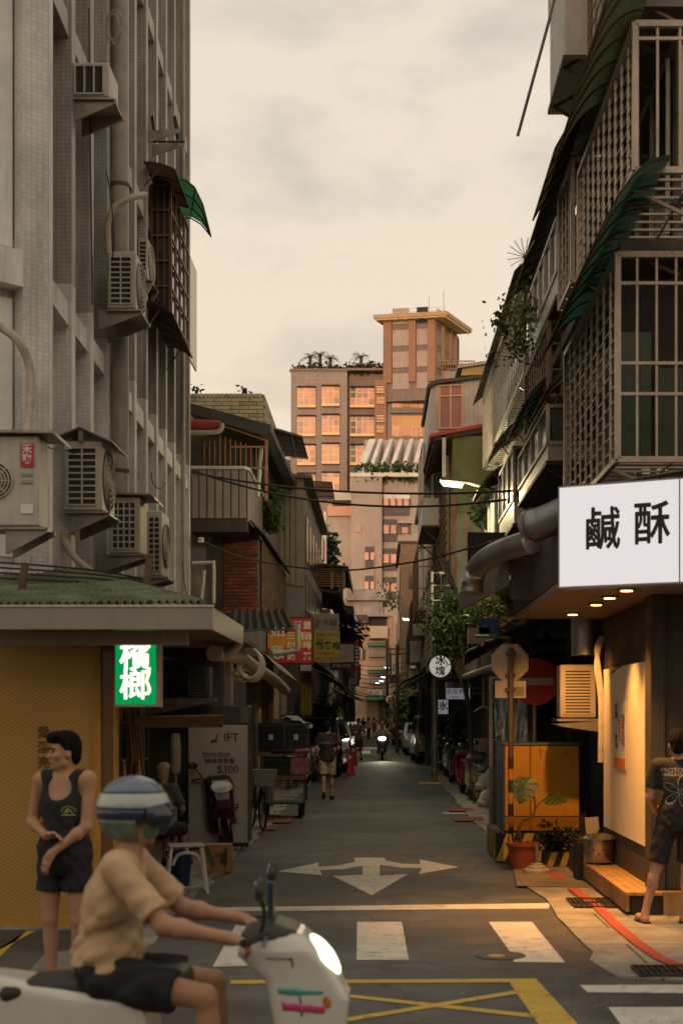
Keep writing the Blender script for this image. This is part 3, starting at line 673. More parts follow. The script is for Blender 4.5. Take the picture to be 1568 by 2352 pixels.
st = MB().box(c.x-.062, c.x+.062, 13.585, 13.592, c.z-.115, c.z+.115).build('sticker', M('sticker_red', (.5, .03, .03), .5, .1, 5, 0), t)
text('lettering', st, '禾\n聯', (c.x, 13.582, c.z-.0), .1, M('sticker_white', (.75, .7, .65), .6, 0, bump=0), .002, line=.95)
text('lettering', st, 'HERAN', (c.x, 13.582, c.z+.1), .034, MATS['sticker_white'], 0)
for dz in (-.2, -.27): boxp('label_plate', t, c.x-.06, c.x+.05, 13.588, 13.594, c.z+dz, c.z+dz+.03, M('label_grey', (.3, .29, .27), .6, 0))
boxp('label_plate', t, c.x-.065, c.x+.055, 13.588, 13.594, c.z-.56, c.z-.47, MATS['sticker_white'])
# old empty bracket
p = P(345, 300, 23.2); br = thing('wall_bracket', 'empty black iron bracket left on the tiled wall above the brown awning', 'bracket', (fx(23.2), 23.2, p.z), world=True)
for dy in (0, .55):
 MB().prism([(fx(23.2)-.04, 23.2+dy, p.z), (fx(23.2)+.5, 23.2+dy, p.z+.04), (fx(23.2)+.5, 23.2+dy, p.z-.02), (fx(23.2)-.04, 23.2+dy, p.z-.2)], (0, .03, 0)).build('arm', zinc, br)
for dx in (.08, .45): piece('upright', br, (fx(23.2)+dx, 23.3, p.z-.1), (fx(23.2)+dx-.05, 23.3, p.z+.28), .05, .03, black_iron)
piece('cross_bar', br, (fx(23.2)+.02, 23.25, p.z-.16), (fx(23.2)+.58, 23.25, p.z-.16), .025, .025, black_iron)
# pipes
cable('grey lagged pipe bending down to the outdoor unit beside the drain pipe', smooth_path([P(334, 447, 19.2), P(300, 455, 18.9), P(265, 475, 18.8), P(249, 510, 18.8), P(248, 545, 18.8), P(250, 582, 18.8)]), .045, foam_wrap, 'lagged_pipe', 'pipe', n=8)
cable('white lagged pipe arching down the angled corner wall to the large outdoor unit', smooth_path([P(-30, 735, 14.2), P(5, 752, 14.3), P(45, 785, 14.3), P(68, 840, 14.4), P(72, 900, 14.4), P(64, 985, 14.3), P(60, 1010, 14.1)]), .048, foam_wrap, 'lagged_pipe', 'pipe', n=8)
cable('brown lagged pipe curling down onto the green corrugated roof', smooth_path([P(141, 1180, 16.8), P(144, 1225, 16.8), P(165, 1270, 16.6), P(195, 1300, 16.4), P(220, 1318, 16.2)]), .04, foam_wrap, 'lagged_pipe', 'pipe', n=8)
for i, q in enumerate(([(92, 1012, 13.7), (120, 1030, 14.5), (160, 1035, 16.4), (175, 1040, 16.5)], [(245, 395, 18), (255, 450, 18), (262, 540, 18), (258, 600, 18.2)], [(348, 1085, 23), (352, 1110, 23), (368, 1122, 23), (382, 1108, 23.5)], [(205, 20, 17.4), (208, 300, 17.4), (213, 700, 17.5)], [(420, 1290, 26.5), (424, 1340, 26.5), (432, 1375, 27)])):
 cable(['black wire slung between the large unit and the hooded unit', 'thin loose wire hanging left of the bent grey pipe', 'black wire looped on the ledge right of the drain pipe', 'long thin wire running down the second bay of the tiled wall', 'thin wire drooping at the far foot of the tiled wall'][i], smooth_path([P(*a) for a in q]), .009)
cr_ = P(265, 55, 18.4); mb = MB()
for i in range(5): mb.tube([cr_+Vector((random.uniform(-.02, .02)+.1*math.cos(a), -.02*i, random.uniform(-.03, .03)+.2*math.sin(a)-.03*i)) for a in [2*PI*j/16 for j in range(16)]], .007, 4, closed=True)
tag(mb.build('cable_coil', pvc, None), 'tangled coil of cable hung high beside the drain pipe', 'cable')
# ---------------------------------------------------------------- caged bay window and awnings on it
bw = thing('bay_window', 'brown framed bay window with bars under the small brown awning, beside the drain pipe', 'window', (fx(23.5), 23.5, PZ(715, 23.5)), world=True)
brown_al = M('brown_aluminium', (.16, .085, .045), .5, .25, 4, .05, metal=.3)
by0, by1, bx0 = 23.5, 25.6, fx(23.5); bz0, bz1 = PZ(715, 23.5), PZ(425, 23.5); bx1 = PX(392, 23.5)
MB().box(bx0-.05, bx1-.03, by0+.03, by1-.03, bz0, bz1).build('glass', dark_glass, bw)
for i in range(4):
 x = bx0+(bx1-bx0)*i/3; piece('frame_bar', bw, (x, by0, bz0), (x, by0, bz1), .045 if i in (0, 3) else .022, .04, brown_al)
for i in range(6):
 z = bz0+(bz1-bz0)*i/5; piece('frame_bar', bw, (bx0, by0-.004, z), (bx1, by0-.004, z), .04, .035, brown_al); piece('frame_bar', bw, (bx1, by0, z), (bx1, by1, z), .035, .035, brown_al)
for i in range(5):
 y = by0+(by1-by0)*i/4; piece('frame_bar', bw, (bx1+.002, y, bz0), (bx1+.002, y, bz1), .035, .035, brown_al)
MB().box(bx1-.02, bx1+.01, by1+.25, by1+1.2, bz0-.2, bz1-.4).build('side_panel', M('pale_panel', (.5, .47, .42), .35, .1, 2, .05, metal=.2), bw)
awning('brown flat awning above the caged bay window on the tiled wall', (fx(22.6), 22.6, PZ(370, 22.6)), (fx(24.6), 24.6, PZ(370, 22.6)+.1), (.5, 0, 0), .12, M('brown_tin', (.12, .085, .065), .7, .3, 4, .2, rust=.3), 'awnings of the corner building')
def canopy(label, near, far, mat, ribs=4, name='awning', group=None, ribmat=None):
 """sheet stretched between two end profiles of equal length"""
 a = [P(*q) for q in near]; b = [P(*q) for q in far]; t = thing(name, label, 'awning', b[0], 0, group, world=True); n = len(a); mb = MB(); vs = a+b+[v-Vector((0, 0, .012)) for v in a+b]; m_ = 2*n; fs = []
 for i in range(n-1): fs += [(i, i+1, n+i+1, n+i), (m_+i, m_+n+i, m_+n+i+1, m_+i+1), (i, m_+i, m_+i+1, i+1), (n+i, n+i+1, m_+n+i+1, m_+n+i)]
 fs += [(0, n, m_+n, m_), (n-1, m_+n-1, m_+2*n-1, 2*n-1)]
 if 'plastic_sheet' in mat.name: vs = vs[:m_]; fs = [q for q in fs if max(q) < m_]
 mb.add(vs, fs).build('sheet', mat, t, smooth=True, ang=60)
 for k in range(ribs): MB().tube([p.lerp(q, k/(ribs-1))-Vector((0, 0, .03)) for p, q in zip(a, b)], .014, 5).build('rib', ribmat or rust_iron, t)
 for i in range(0, n, 2): MB().tube([a[i]-Vector((0, 0, .03)), b[i]-Vector((0, 0, .03))], .012, 5).build('cross_rib', ribmat or rust_iron, t)
 return t
canopy('green translucent arched awning sticking out against the sky', [(402, 405, 25.2), (425, 410, 25.2), (448, 428, 25.2), (466, 465, 25.2), (485, 540, 25.2)], [(388, 500, 27), (412, 496, 27), (438, 497, 27), (462, 511, 27), (484, 538, 26.4)], green_sheet, 4, group='awnings of the corner building')
awning('dark tin awning under the caged bay window', (fx(22.7), 22.7, PZ(690, 22.7)), (fx(25.5), 25.5, PZ(690, 22.7)), (.45, 0, 0), .2, M('dark_tin', (.055, .048, .04), .7, .3, 4, .2, rust=.3), 'awnings of the corner building')
# ================================================================ betel-nut booth under the corner building
amber = None
def amber_mat():
 m = bpy.data.materials.new('amber_lattice_panel'); m.use_nodes = True; t = m.node_tree; n = t.nodes.new; l = t.links.new; b = t.nodes['Principled BSDF']
 geo = n('ShaderNodeNewGeometry'); sp = n('ShaderNodeSeparateXYZ'); l(geo.outputs['Position'], sp.inputs[0])
 def ma(op, a, c):
  k = n('ShaderNodeMath'); k.operation = op
  for i, x in enumerate((a, c)):
   if isinstance(x, (int, float)): k.inputs[i].default_value = x
   else: l(x, k.inputs[i])
  return k.outputs[0]
 s1 = ma('PINGPONG', ma('ADD', ma('MULTIPLY', sp.outputs[0], 16), ma('MULTIPLY', sp.outputs[2], 26)), .5); s2 = ma('PINGPONG', ma('SUBTRACT', ma('MULTIPLY', sp.outputs[0], 16), ma('MULTIPLY', sp.outputs[2], 26)), .5)
 mn = ma('MINIMUM', s1, s2); th = n('ShaderNodeMapRange'); th.inputs[1].default_value = .02; th.inputs[2].default_value = .12; l(mn, th.inputs[0])
 no = n('ShaderNodeTexNoise'); no.inputs['Scale'].default_value = 1.4; no.inputs['Detail'].default_value = 5; l(geo.outputs['Position'], no.inputs['Vector'])
 mx = n('ShaderNodeMix'); mx.data_type = 'RGBA'; l(th.outputs[0], mx.inputs[0]); mx.inputs[6].default_value = (.60, .40, .13, 1); mx.inputs[7].default_value = (.46, .27, .06, 1)
 m2 = n('ShaderNodeMix'); m2.data_type = 'RGBA'; m2.blend_type = 'MULTIPLY'; m2.inputs[0].default_value = .35; l(mx.outputs[2], m2.inputs[6]); l(no.outputs[0], m2.inputs[7])
 l(m2.outputs[2], b.inputs['Base Color']); b.inputs['Roughness'].default_value = .4; b.inputs['Metallic'].default_value = .25
 bp = n('ShaderNodeBump'); bp.inputs['Strength'].default_value = .5; bp.inputs['Distance'].default_value = .004; l(mn, bp.inputs['Height']); l(bp.outputs[0], b.inputs['Normal'])
 MATS['amber'] = m; return m
amber = amber_mat(); amber_trim = M('amber_trim', (.42, .22, .04), .45, .2, 4, .05)
KY = 12.7
bk = thing('betel_nut_booth', 'amber panelled betel nut booth under a tin canopy at the left corner', 'booth', (PX(120, KY), KY, 0), world=True)
x0, x1, xg = PX(-160, KY), PX(226, KY), PX(262, KY)
MB().box(x0, x1, KY, KY+.08, .05, 2.78).build('front_panel', amber, bk)
MB().box(x0, x1+.01, KY-.03, KY+.09, .03, .10).build('bottom_rail', amber_trim, bk)
MB().box(x1-.035, x1+.03, KY-.04, KY+.1, .03, 2.78).build('corner_post', amber_trim, bk)
gl = MB().box(x1+.03, xg, KY+.0, KY+.03, .6, 2.78).build('glass_panel', M('booth_glass', (.17, .09, .03), .12, .15, 2, 0, spec=.7), bk)
MB().box(x1+.03, xg, KY+.0, KY+.06, .05, .59).build('lower_panel', amber_trim, bk)
MB().box(xg, xg+.025, KY-.02, KY+.12, .03, 2.78).build('side_panel', amber_trim, bk)
MB().box(x0, x0+.05, KY, KY+2.0, .03, 2.78).build('side_panel', amber_trim, bk)
MB().box(x0, xg-.9, KY+1.95, KY+2.0, .03, 2.78).build('back_panel', amber_trim, bk)
brown_ink = M('brown_ink', (.10, .05, .015), .6, .2, 20, 0)
for i, ch_ in enumerate('愛漂亮，喝檳'):
 p = P(101, 1683+i*34.5, KY); text('lettering', bk, ch_, (p.x, KY-.004, p.z), .115, brown_ink, .0015)
# canopy: fascia, soffit, corrugated green roof
CYF = 11.7; zf0, zf1 = PZ(1446, CYF), PZ(1394, CYF); xr = PX(490, CYF)
cn = thing('tin_canopy', 'tin canopy with pale metal fascia and mossy green corrugated roof over the booth', 'canopy', (PX(150, CYF), CYF, 2.62), world=True)
fas = M('fascia_metal', (.36, .335, .31), .35, .18, 1.2, .03, metal=.55, streak=.15)
MB().box(PX(-120, CYF), xr, CYF, CYF+.03, zf0, zf1).build('fascia', fas, cn, bevel=.006)
MB().prism([(xr-.03, CYF+.03, zf0), (xr, CYF+.03, zf0), (xr+.0, CYF+2.6, zf0), (xr-.03, CYF+2.6, zf0)], (0, 0, zf1-zf0)).build('fascia', fas, cn)
MB().box(PX(-120, CYF), xr+.005, CYF-.012, CYF+.05, zf1, zf1+.02).build('drip_edge', M('bright_tin', (.6, .58, .54), .3, .15, 3, .03, metal=.5), cn)
MB().box(PX(-120, CYF), PX(430, CYF+.35), CYF+.35, CYF+.45, PZ(1480, CYF+.35), PZ(1448, CYF+.35)).build('beam', M('beam_cream', (.34, .29, .22), .7, .25, 2, .1, streak=.3), cn)
MB().box(PX(-120, CYF), xr-.04, CYF+.04, 16.2, zf0+.06, zf0+.10).build('soffit', M('soffit', (.16, .14, .11), .8, .3, 2, .1), cn)
moss_tin = M('mossy_tin', (.155, .19, .115), .75, .5, 3.0, .4, streak=.35, rust=.12)
ya, yb = CYF+.05, 15.9; za, zb = zf1+.03, zf1+.72
nrows = 5; xs0 = PX(-130, CYF)
for i in range(nrows):
 xa, xb = xs0+(xr-.1-xs0)*i/nrows, xs0+(xr-.1-xs0)*(i+1)/nrows+.03; ka, kb = -6.2+2.9*i/nrows, -6.2+2.9*(i+1)/nrows+.02
 # each sheet is its own piece; corrugation runs up the slope
 MB().sheet((ka, yb, zb+.004*i), (kb, yb, zb+.004*i), (xb, ya, za+.004*i), (xa, ya, za+.004*i), 28, lambda x, y, s=i: .022*math.sin(x*PI*2*7+s), .006, 1).build('roof_sheet', moss_tin, cn, smooth=True, ang=80)
for (u, va, vb, Y) in ((53, 1292, 1372, 13.0), (338, 1275, 1368, 13.6)):
 piece('roof_post', cn, P(u-4, vb, Y), P(u+6, va, Y), .06, .05, rust_iron)
for i in range(4): cable(['thin black cable lying along the top of the corrugated roof', 'second thin cable crossing the mossy roof sheets', 'slack cable sagging over the roof towards the last unit', 'thin cable on the roof edge by the leaning post'][i], smooth_path([P(-20, 1290+i*12, 13.5), P(120, 1300+i*11, 13.7), P(240, 1312+i*9, 14), P(330, 1330+i*6, 14.6)]), .01)
# green betel-nut light box
gs = thing('light_box_sign', 'green lit betel nut sign with white characters hanging under the canopy', 'sign', P(313, 1620, 12.45), world=True)
gx0, gx1, gy, gz0, gz1 = PX(266, 12.4), PX(358, 12.4), 12.4, PZ(1617, 12.4), PZ(1448, 12.4)
MB().box(gx0-.01, gx1+.03, gy+.01, gy+.22, gz0-.025, gz1+.03).build('case', M('sign_case', (.42, .40, .36), .5, .15, 3, 0), gs, bevel=.008)
MB().box(gx0, gx1, gy, gy+.012, gz0, gz1).build('face', MEMIT('sign_green_lit', (.0, .20, .045), 1.0), gs)
wl = MEMIT('sign_letter_lit', (.95, .85, .66), 1.0)
for i, ch_ in enumerate('檳榔'): text('lettering', gs, ch_, ((gx0+gx1)/2, gy-.004, PZ(1510+i*66, gy)), .285, wl, .0, sx=1.0, thick=.006)
for xx in (gx0+.05, gx1-.05): piece('hanger', gs, (xx, gy+.1, gz1+.03), (xx, gy+.1, zf0+.06), .02, .02, zinc)
# ---------------------------------------------------------------- behind the booth: dark arcade wall, doors and a side shed
ar = thing('shop_arcade', 'dark open shop front under the tiled building, behind the booth', 'shop front', (-3.4, 20, 0), world=True)
MB().box(-3.62, -3.52, 14.9, 29.0, .02, 3.1).build('back_wall', M('arcade_wall', (.22, .2, .17), .85, .4, 1.5, .2, streak=.3), ar)
MB().box(-3.5, -2.35, 21.6, 21.7, .03, 2.75).build('partition', M('arcade_grey', (.16, .16, .14), .8, .3, 1.5, .1, streak=.3), ar)
MB().box(-3.5, -2.3, 15.3, 29.2, 2.86, 2.92).build('ceiling', inside_shade, ar)
MB().box(-2.55, -2.35, 22.6, 22.8, .03, 2.85).build('pillar', M('cream_pillar', (.4, .36, .28), .7, .3, 2, .1, streak=.3), ar)
MB().box(-2.62, -2.45, 27.9, 28.1, .03, 2.85).build('pillar', MATS['cream_pillar'], ar)
for i in range(5):
 boxp('door_panel', ar, -3.515, -3.49, 15.6+i*1.0, 16.5+i*1.0, .05, 2.3, M('door_panel', (.10, .085, .07), .6, .3, 3, .05))
# ================================================================ right side of the alley
cage_al = M('cage_aluminium', (.46, .38, .31), .45, .25, 4, .05, metal=.45, rust=.08)
cage_grey = M('cage_grey', (.45, .43, .39), .45, .25, 4, .05, metal=.4)
cage_rust = M('cage_rusty', (.20, .13, .09), .6, .35, 5, .1, metal=.2, rust=.35)
wall_r = M('right_wall', (.24, .225, .2), .85, .35, 1.2, .2, streak=.5)
wall_r2 = M('right_wall_tile', (.24, .2, .16), .6, .25, 1.2, .1, streak=.4, tile=(.11, .055, .006, (.1, .085, .07), .5))
green_glass = M('green_window_film', (.03, .06, .04), .25, .35, 1.5, 0, spec=.5)
white_al = M('white_aluminium', (.52, .49, .44), .45, .15, 3, .03, streak=.25)
tin_dark = M('dark_tin_roof', (.05, .047, .042), .65, .35, 3, .3, rust=.25)
r1 = thing('corner_building', 'dark corner building with caged balconies above the fried snack shop, right of the alley', 'building', (3.2, 14.5, 0), world=True)
MB().box(3.0, 12, 14.4, 17.6, 3.3, 13.2).build('wall', wall_r, r1)
MB().box(3.6, 12, 14.6, 17.6, 0, 3.3).build('lower_wall', wall_r, r1)
for z in (4.2, 6.6, 9.0, 11.6): MB().box(2.35, 12, 13.9, 17.6, z-.16, z-.04).build('floor_slab', M('slab', (.18, .165, .145), .85, .3, 2, .2, streak=.4), r1)
for f, z in enumerate((4.35, 6.75, 9.15)):
 for i in range(4):
  w_ = MB().box(3.05+i*.95, 3.9+i*.95, 14.34, 14.37, z+.1, z+1.9).build('window', green_glass if f == 0 else dark_glass, r1)
  piece('window_frame', w_, (3.05+i*.95, 14.32, z+.1), (3.05+i*.95, 14.32, z+1.9), .04, .04, cage_grey); piece('window_frame', w_, (3.05+i*.95, 14.32, z+1.0), (3.9+i*.95, 14.32, z+1.0), .04, .04, cage_grey)
 w_ = MB().box(2.965, 2.985, 14.6, 17.2, z+.1, z+1.9).build('window', dark_glass, r1)
 for i in range(4): piece('window_frame', w_, (2.95, 14.6+i*.866, z+.1), (2.95, 14.6+i*.866, z+1.9), .04, .04, cage_grey)
def cage(label, x0, x1, y0, y1, z0, z1, mat, sv=.42, sh=.16, fv=.18, fh=(0, .35, .7, 1), t=.022, group='window cages over the right side of the alley', floor=True, name='window_cage', front=True, post=None, back=None):
 """bars on the street side (x0) and on the end facing the camera (y0)"""
 c = thing(name, label, 'window cage', (x0, y0, z0), 0, group, world=True); post = post or mat
 for (p, q) in (((x0, y0, z0), (x0, y0, z1)), ((x0, y1, z0), (x0, y1, z1)), ((x0, y0, z0), (x0, y1, z0)), ((x0, y0, z1), (x0, y1, z1)), ((x0, y0, z0), (x1, y0, z0)), ((x0, y0, z1), (x1, y0, z1)), ((x0, y1, z0), (x1, y1, z0))):
  piece('frame_bar', c, p, q, .055, .055, post)
 n = max(2, round((y1-y0)/sv))
 for i in range(1, n): y = y0+(y1-y0)*i/n; piece('bar', c, (x0, y, z0), (x0, y, z1), t, t, mat)
 n = max(2, round((z1-z0)/sh))
 for i in range(1, n): z = z0+(z1-z0)*i/n; piece('bar', c, (x0+.004, y0, z), (x0+.004, y1, z), t*.5, t*.5, mat)
 if front:
  n = max(2, round((x1-x0)/fv))
  for i in range(1, n): x = x0+(x1-x0)*i/n; piece('bar', c, (x, y0, z0), (x, y0, z1), t, t, mat)
  for k in fh: z = z0+(z1-z0)*k; piece('bar', c, (x0, y0-.003, z), (x1, y0-.003, z), t*1.3, t*1.3, mat)
 if floor:
  n = max(3, round((y1-y0)/.22))
  for i in range(n+1): y = y0+(y1-y0)*i/n; piece('floor_bar', c, (x0, y, z0), (x1, y, z0), .03, .02, mat)
  for i in range(1, 4): x = x0+(x1-x0)*i/4; piece('floor_bar', c, (x, y0, z0+.01), (x, y1, z0+.01), .025, .02, mat)
  for i in range(3): y = y0+(y1-y0)*(.1+.4*i); piece('brace', c, (x0, y, z0-.02), (min(x1, 3.0), y, z0-.38), .03, .03, post)
 return c
XC = 2.22
cage('large bronze window cage with green panes just above the white shop sign', XC, 4.4, 13.3, 17.0, PZ(1055, 13.3), PZ(585, 13.3), cage_al, fv=.178, fh=(.32, .47, .86), sh=.15)
cage('large bronze window cage at the upper right, above the teal awning', XC+.02, 4.4, 12.5, 16.0, PZ(392, 12.5), PZ(95, 12.5)+.15, cage_al, sv=.36, sh=.13, fv=.2, fh=(.9,))
cage('rusty window cage cut by the top edge, above the mossy awning', XC+.08, 3.0, 13.8, 15.6, 9.06, 11.4, cage_rust, sh=.17)
for z0_, z1_, y0_ in ((PZ(1055, 13.3)+.04, PZ(585, 13.3)-.05, 13.36),):
 pane = MB().box(2.3, 4.4, 13.9, 13.93, z0_, z1_).build('window_screen', inside_shade, r1)
 for i in range(6): boxp('pane', pane, 2.34+i*.34, 2.64+i*.34, 13.86, 13.88, z0_+.1, z0_+(.95 if i % 2 else 1.3), green_glass)
awning('mossy green arched awning over the upper bronze cage', (2.55, 11.6, 8.75), (2.55, 15.9, 8.75), (-.62, 0, 0), .72, moss_sheet, 'awnings on the right side', ribs=9, strut=False)
awning('teal arched awning over the lower bronze cage', (2.5, 12.2, 6.72), (2.5, 17.1, 6.72), (-.6, 0, 0), .6, teal_sheet, 'awnings on the right side', ribs=9, strut=False)
MB_front = awning('teal curved awning end facing the camera above the lower bronze cage', (2.2, 13.3, 6.75), (4.4, 13.3, 6.75), (0, -.22, 0), .12, teal_sheet, 'awnings on the right side', ribs=5, strut=False)
def bay(label, x0, x1, y0, y1, z0, z1, mat=None, n=4, glass=None, name='bay_window', group='glazed bays over the right side of the alley', sill=.32, panel=None, floor=True):
 mat = mat or white_al; b = thing(name, label, 'bay window', (x0, y0, z0), 0, group, world=True); glass = glass or glass_grey
 MB().box(x0+.03, x1, y0+.03, y1-.03, z0, z1).build('body', panel or wall_r, b)
 zs = z0+(z1-z0)*sill
 MB().box(x0, x1, y0, y0+.029, z0, zs).build('end_panel', mat, b); MB().box(x0, x0+.029, y0+.03, y1, z0, zs).build('side_panel', mat, b)
 for i in range(n):
  ya = y0+(y1-y0)*i/n; yb = y0+(y1-y0)*(i+1)/n
  boxp('pane', b, x0+.012, x0+.02, ya+.03, yb-.03, zs+.02, z1-.03, glass)
  piece('frame_bar', b, (x0, ya, zs), (x0, ya, z1), .05, .05, mat)
 piece('frame_bar', b, (x0, y1, zs), (x0, y1, z1), .05, .05, mat)
 for z in (zs, z1): piece('frame_bar', b, (x0, y0, z), (x0, y1, z), .05, .05, mat); piece('frame_bar', b, (x0, y0, z), (x1, y0, z), .05, .05, mat)
 xm = (x0+x1)/2
 for (a, c_) in ((x0, xm), (xm, x1)): boxp('pane', b, a+.03, c_-.03, y0+.012, y0+.02, zs+.02, z1-.03, glass)
 piece('frame_bar', b, (xm, y0, zs), (xm, y0, z1), .05, .05, mat)
 if floor:
  MB().box(x0-.03, x1, y0-.03, y1+.03, z0-.06, z0-.004).build('base', tin_dark, b)
  for i in range(2): piece('brace', b, (x0, y0+.2+i*(y1-y0-.4), z0-.05), (x1, y0+.2+i*(y1-y0-.4), z0-.5), .035, .035, rust_iron)
 return b
bay('white ribbed bay at the very top of the right side, against the sky', 2.2, 3.0, 16.9, 18.4, 9.75, 12.4, n=5, sill=.45, panel=white_al)
piece_rod = MB().tube([P(1262, 40, 17.5), P(1188, 312, 17.5)], .022, 6).build('pole', M('violet_pole', (.16, .13, .15), .5, .2, 3, 0), None, smooth=True)
tag(piece_rod, 'thin bare pole leaning out from the topmost bay against the sky', 'pole')
# ---------------------------------------------------------------- the next house, Y 17.6 - 33
r2 = thing('row_house', 'stained house with many cages and bays, behind the lit street lamp arm', 'building', (3.0, 25, 0), world=True)
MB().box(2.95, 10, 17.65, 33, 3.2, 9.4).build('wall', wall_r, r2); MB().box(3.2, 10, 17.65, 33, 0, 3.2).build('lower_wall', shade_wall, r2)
for z in (4.6, 7.0): MB().box(2.45, 10, 17.7, 33, z-.14, z).build('floor_slab', MATS['slab'], r2)
cage('narrow bronze cage with green side panel beside the large upper cage', XC+.08, 3.0, 17.0, 18.2, 7.1, 8.55, cage_al, sv=.3, sh=.16)
boxp('green_panel', r2, 2.5, 2.94, 17.6, 17.64, 6.9, 8.8, M('green_tin', (.035, .085, .035), .6, .3, 2, .1))
bay('white framed glazed bay under the long dark roof edge', 2.3, 2.95, 18.4, 21.9, 7.35, 8.35, n=5)
cage('rusty cage with plants hanging over it, under the glazed bay', 2.3, 2.95, 19.3, 22.4, 6.25, 7.25, cage_rust, sv=.3, sh=.12)
cage('long grey lattice cage under the black corrugated roof edge', 2.3, 2.95, 22.6, 31.5, 7.35, 9.0, cage_grey, sv=.3, sh=.17)
bay('glazed bay with pale frames below the teal awnings', 2.3, 2.95, 19.5, 23.5, 5.4, 6.15, n=4)
bay('second glazed bay beyond it, over the drying wires', 2.3, 2.95, 24.4, 27.4, 5.2, 6.5, n=3)
bay('small far glazed bay behind the street lamp arm', 2.3, 2.95, 28.4, 31.0, 5.0, 6.4, n=3)
cage('thin wire cage low behind the street lamp arm', 2.25, 2.95, 27.6, 32.6, 3.9, 4.9, cage_rust, sv=.3, sh=.2, t=.018)
awning('mossy small awning beside the large upper cage', (2.6, 16.2, 8.95), (2.6, 18.6, 8.95), (-.6, 0, 0), .55, moss_sheet, 'awnings on the right side', strut=False)
awning('black corrugated awning edge running along the third floor', (2.7, 16.3, 8.95), (2.7, 23.0, 8.95), (-.55, 0, 0), .25, tin_dark, 'awnings on the right side', corr=.018, strut=False)
awning('black corrugated awning edge over the long lattice cage', (2.75, 22.5, 9.25), (2.75, 32.5, 9.3), (-.62, 0, 0), .3, tin_dark, 'awnings on the right side', corr=.018, strut=False)
awning('bright teal awning over the glazed bay', (2.6, 19.8, 6.72), (2.6, 22.2, 6.72), (-.62, 0, 0), .5, teal_sheet, 'awnings on the right side')
awning('dark drooping awning in front of the second glazed bay', (2.6, 23.6, 6.9), (2.6, 25.6, 6.9), (-.7, 0, 0), .5, moss_sheet, 'awnings on the right side')
awning('far dark awning above the small glazed bay', (2.6, 27.6, 6.8), (2.6, 30, 6.8), (-.7, 0, 0), .5, tin_dark, 'awnings on the right side')
awning('striped brown awning leaning out at the bay end', (2.75, 17.6, 6.45), (2.75, 19.0, 6.45), (-.75, 0, 0), .6, moss_sheet, 'awnings on the right side')
# sprouting rod holder (fan of rods)
fr = thing('drying_rack', 'fan of thin rods sticking out under the black roof edge against the sky', 'rack', P(1196, 585, 20), world=True); c0 = P(1205, 590, 20)
for i in range(9):
 a = R(60+i*22); piece('rod', fr, c0, c0+Vector((math.cos(a)*.26, -.05, math.sin(a)*.26)), .008, .008, cage_grey)
MB().ball(c0, .03).build('hub', cage_rust, fr)
# hanging plants
bush('hanging_plant', 'green bush spilling over the rusty cage below the roof edge', 'plant', P(1190, 770, 21), [P(1185+random.gauss(0, 20), 755+random.gauss(0, 38), 20.7) for i in range(30)], 15, .05, 3, .2, leaf_lime)
bush('tree_sprout', 'long-leaved sprout reaching out against the sky below the roof edge', 'plant', P(1165, 770, 20.6), [P(1138, 738, 20.2), P(1145, 745, 20.2), P(1132, 745, 20.2)], 7, .07, 5, .12, leaf_green, droop=.1)
bush('hanging_plant', 'small plant on the sill behind the street lamp', 'plant', P(1113, 1190, 31), [P(1112+random.uniform(-9, 9), 1170+random.uniform(-25, 25), 31) for i in range(10)], 22, .09, 8, .2, leaf_dark)
# ---------------------------------------------------------------- concrete house with green painted wall, Y 33 -
r3 = thing('row_house', 'bare concrete house with green painted upper wall behind the lit street lamp', 'building', (3, 34, 0), world=True)
X3 = 1.66
MB().box(X3, 8, 33, 44, 4.1, PZ(1180, 33)).build('wall', M('bare_concrete', (.25, .235, .205), .85, .35, 1.3, .3, streak=.5), r3)
MB().box(X3+.02, 8, 33.03, 44, PZ(1180, 33), PZ(1000, 33)).build('upper_wall', M('green_wall', (.13, .15, .075), .8, .35, 1.2, .2, streak=.4), r3)
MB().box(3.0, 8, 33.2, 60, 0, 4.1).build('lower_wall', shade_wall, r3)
piece('drain_pipe', r3, (X3+.03, 32.93, 3.0), (X3+.03, 32.93, PZ(1130, 33)), .09, .07, M('red_pipe', (.2, .07, .045), .6, .3, 4, .1))
rf = MB().prism([P(988, 1003, 32.6), P(1110, 980, 32.6), P(1110, 972, 32.6), P(988, 996, 32.6)], (0, 9, .25)).build('roof', M('red_roof_edge', (.30, .04, .035), .55, .25, 2, .1), r3)
MB().prism([P(994, 1012, 32.8), P(1112, 990, 32.8), P(1112, 981, 32.8), P(994, 1004, 32.8)], (0, 8.6, .2)).build('eave', tin_dark, r3)
piece('roof_post', r3, P(1019, 1095, 32.5), P(1019, 1005, 32.5), .085, .06, zinc)
# penthouse with orange-framed window
Yp = 35.0; ph = thing('rooftop_room', 'small rooftop room with orange framed window and pale corrugated wall above the red roof', 'rooftop room', P(1050, 1010, Yp), world=True)
cor_white = M('corrugated_white', (.5, .45, .42), .6, .25, 3, .1, streak=.35)
MB().prism([P(985, 1000, Yp), P(1112, 985, Yp), P(1112, 868, Yp), P(988, 880, Yp)], (0, 5, 0)).build('wall', cor_white, ph)
MB().sheet(P(1062, 872, Yp-.03), P(1112, 870, Yp-.03), P(1112, 985, Yp-.03), P(1062, 990, Yp-.03), 30, lambda x, y: .012*math.sin(x*PI*2*9), .006).build('corrugated_sheet', cor_white, ph, smooth=True, ang=80)
of = M('orange_wood', (.55, .34, .2), .5, .15, 4, .05)
wn = MB().prism([P(1008, 982, Yp-.02), P(1060, 980, Yp-.02), P(1060, 886, Yp-.02), P(1008, 888, Yp-.02)], (0, .015, 0)).build('window', M('red_curtain', (.25, .06, .045), .4, .3, 3, 0, spec=.6), ph)
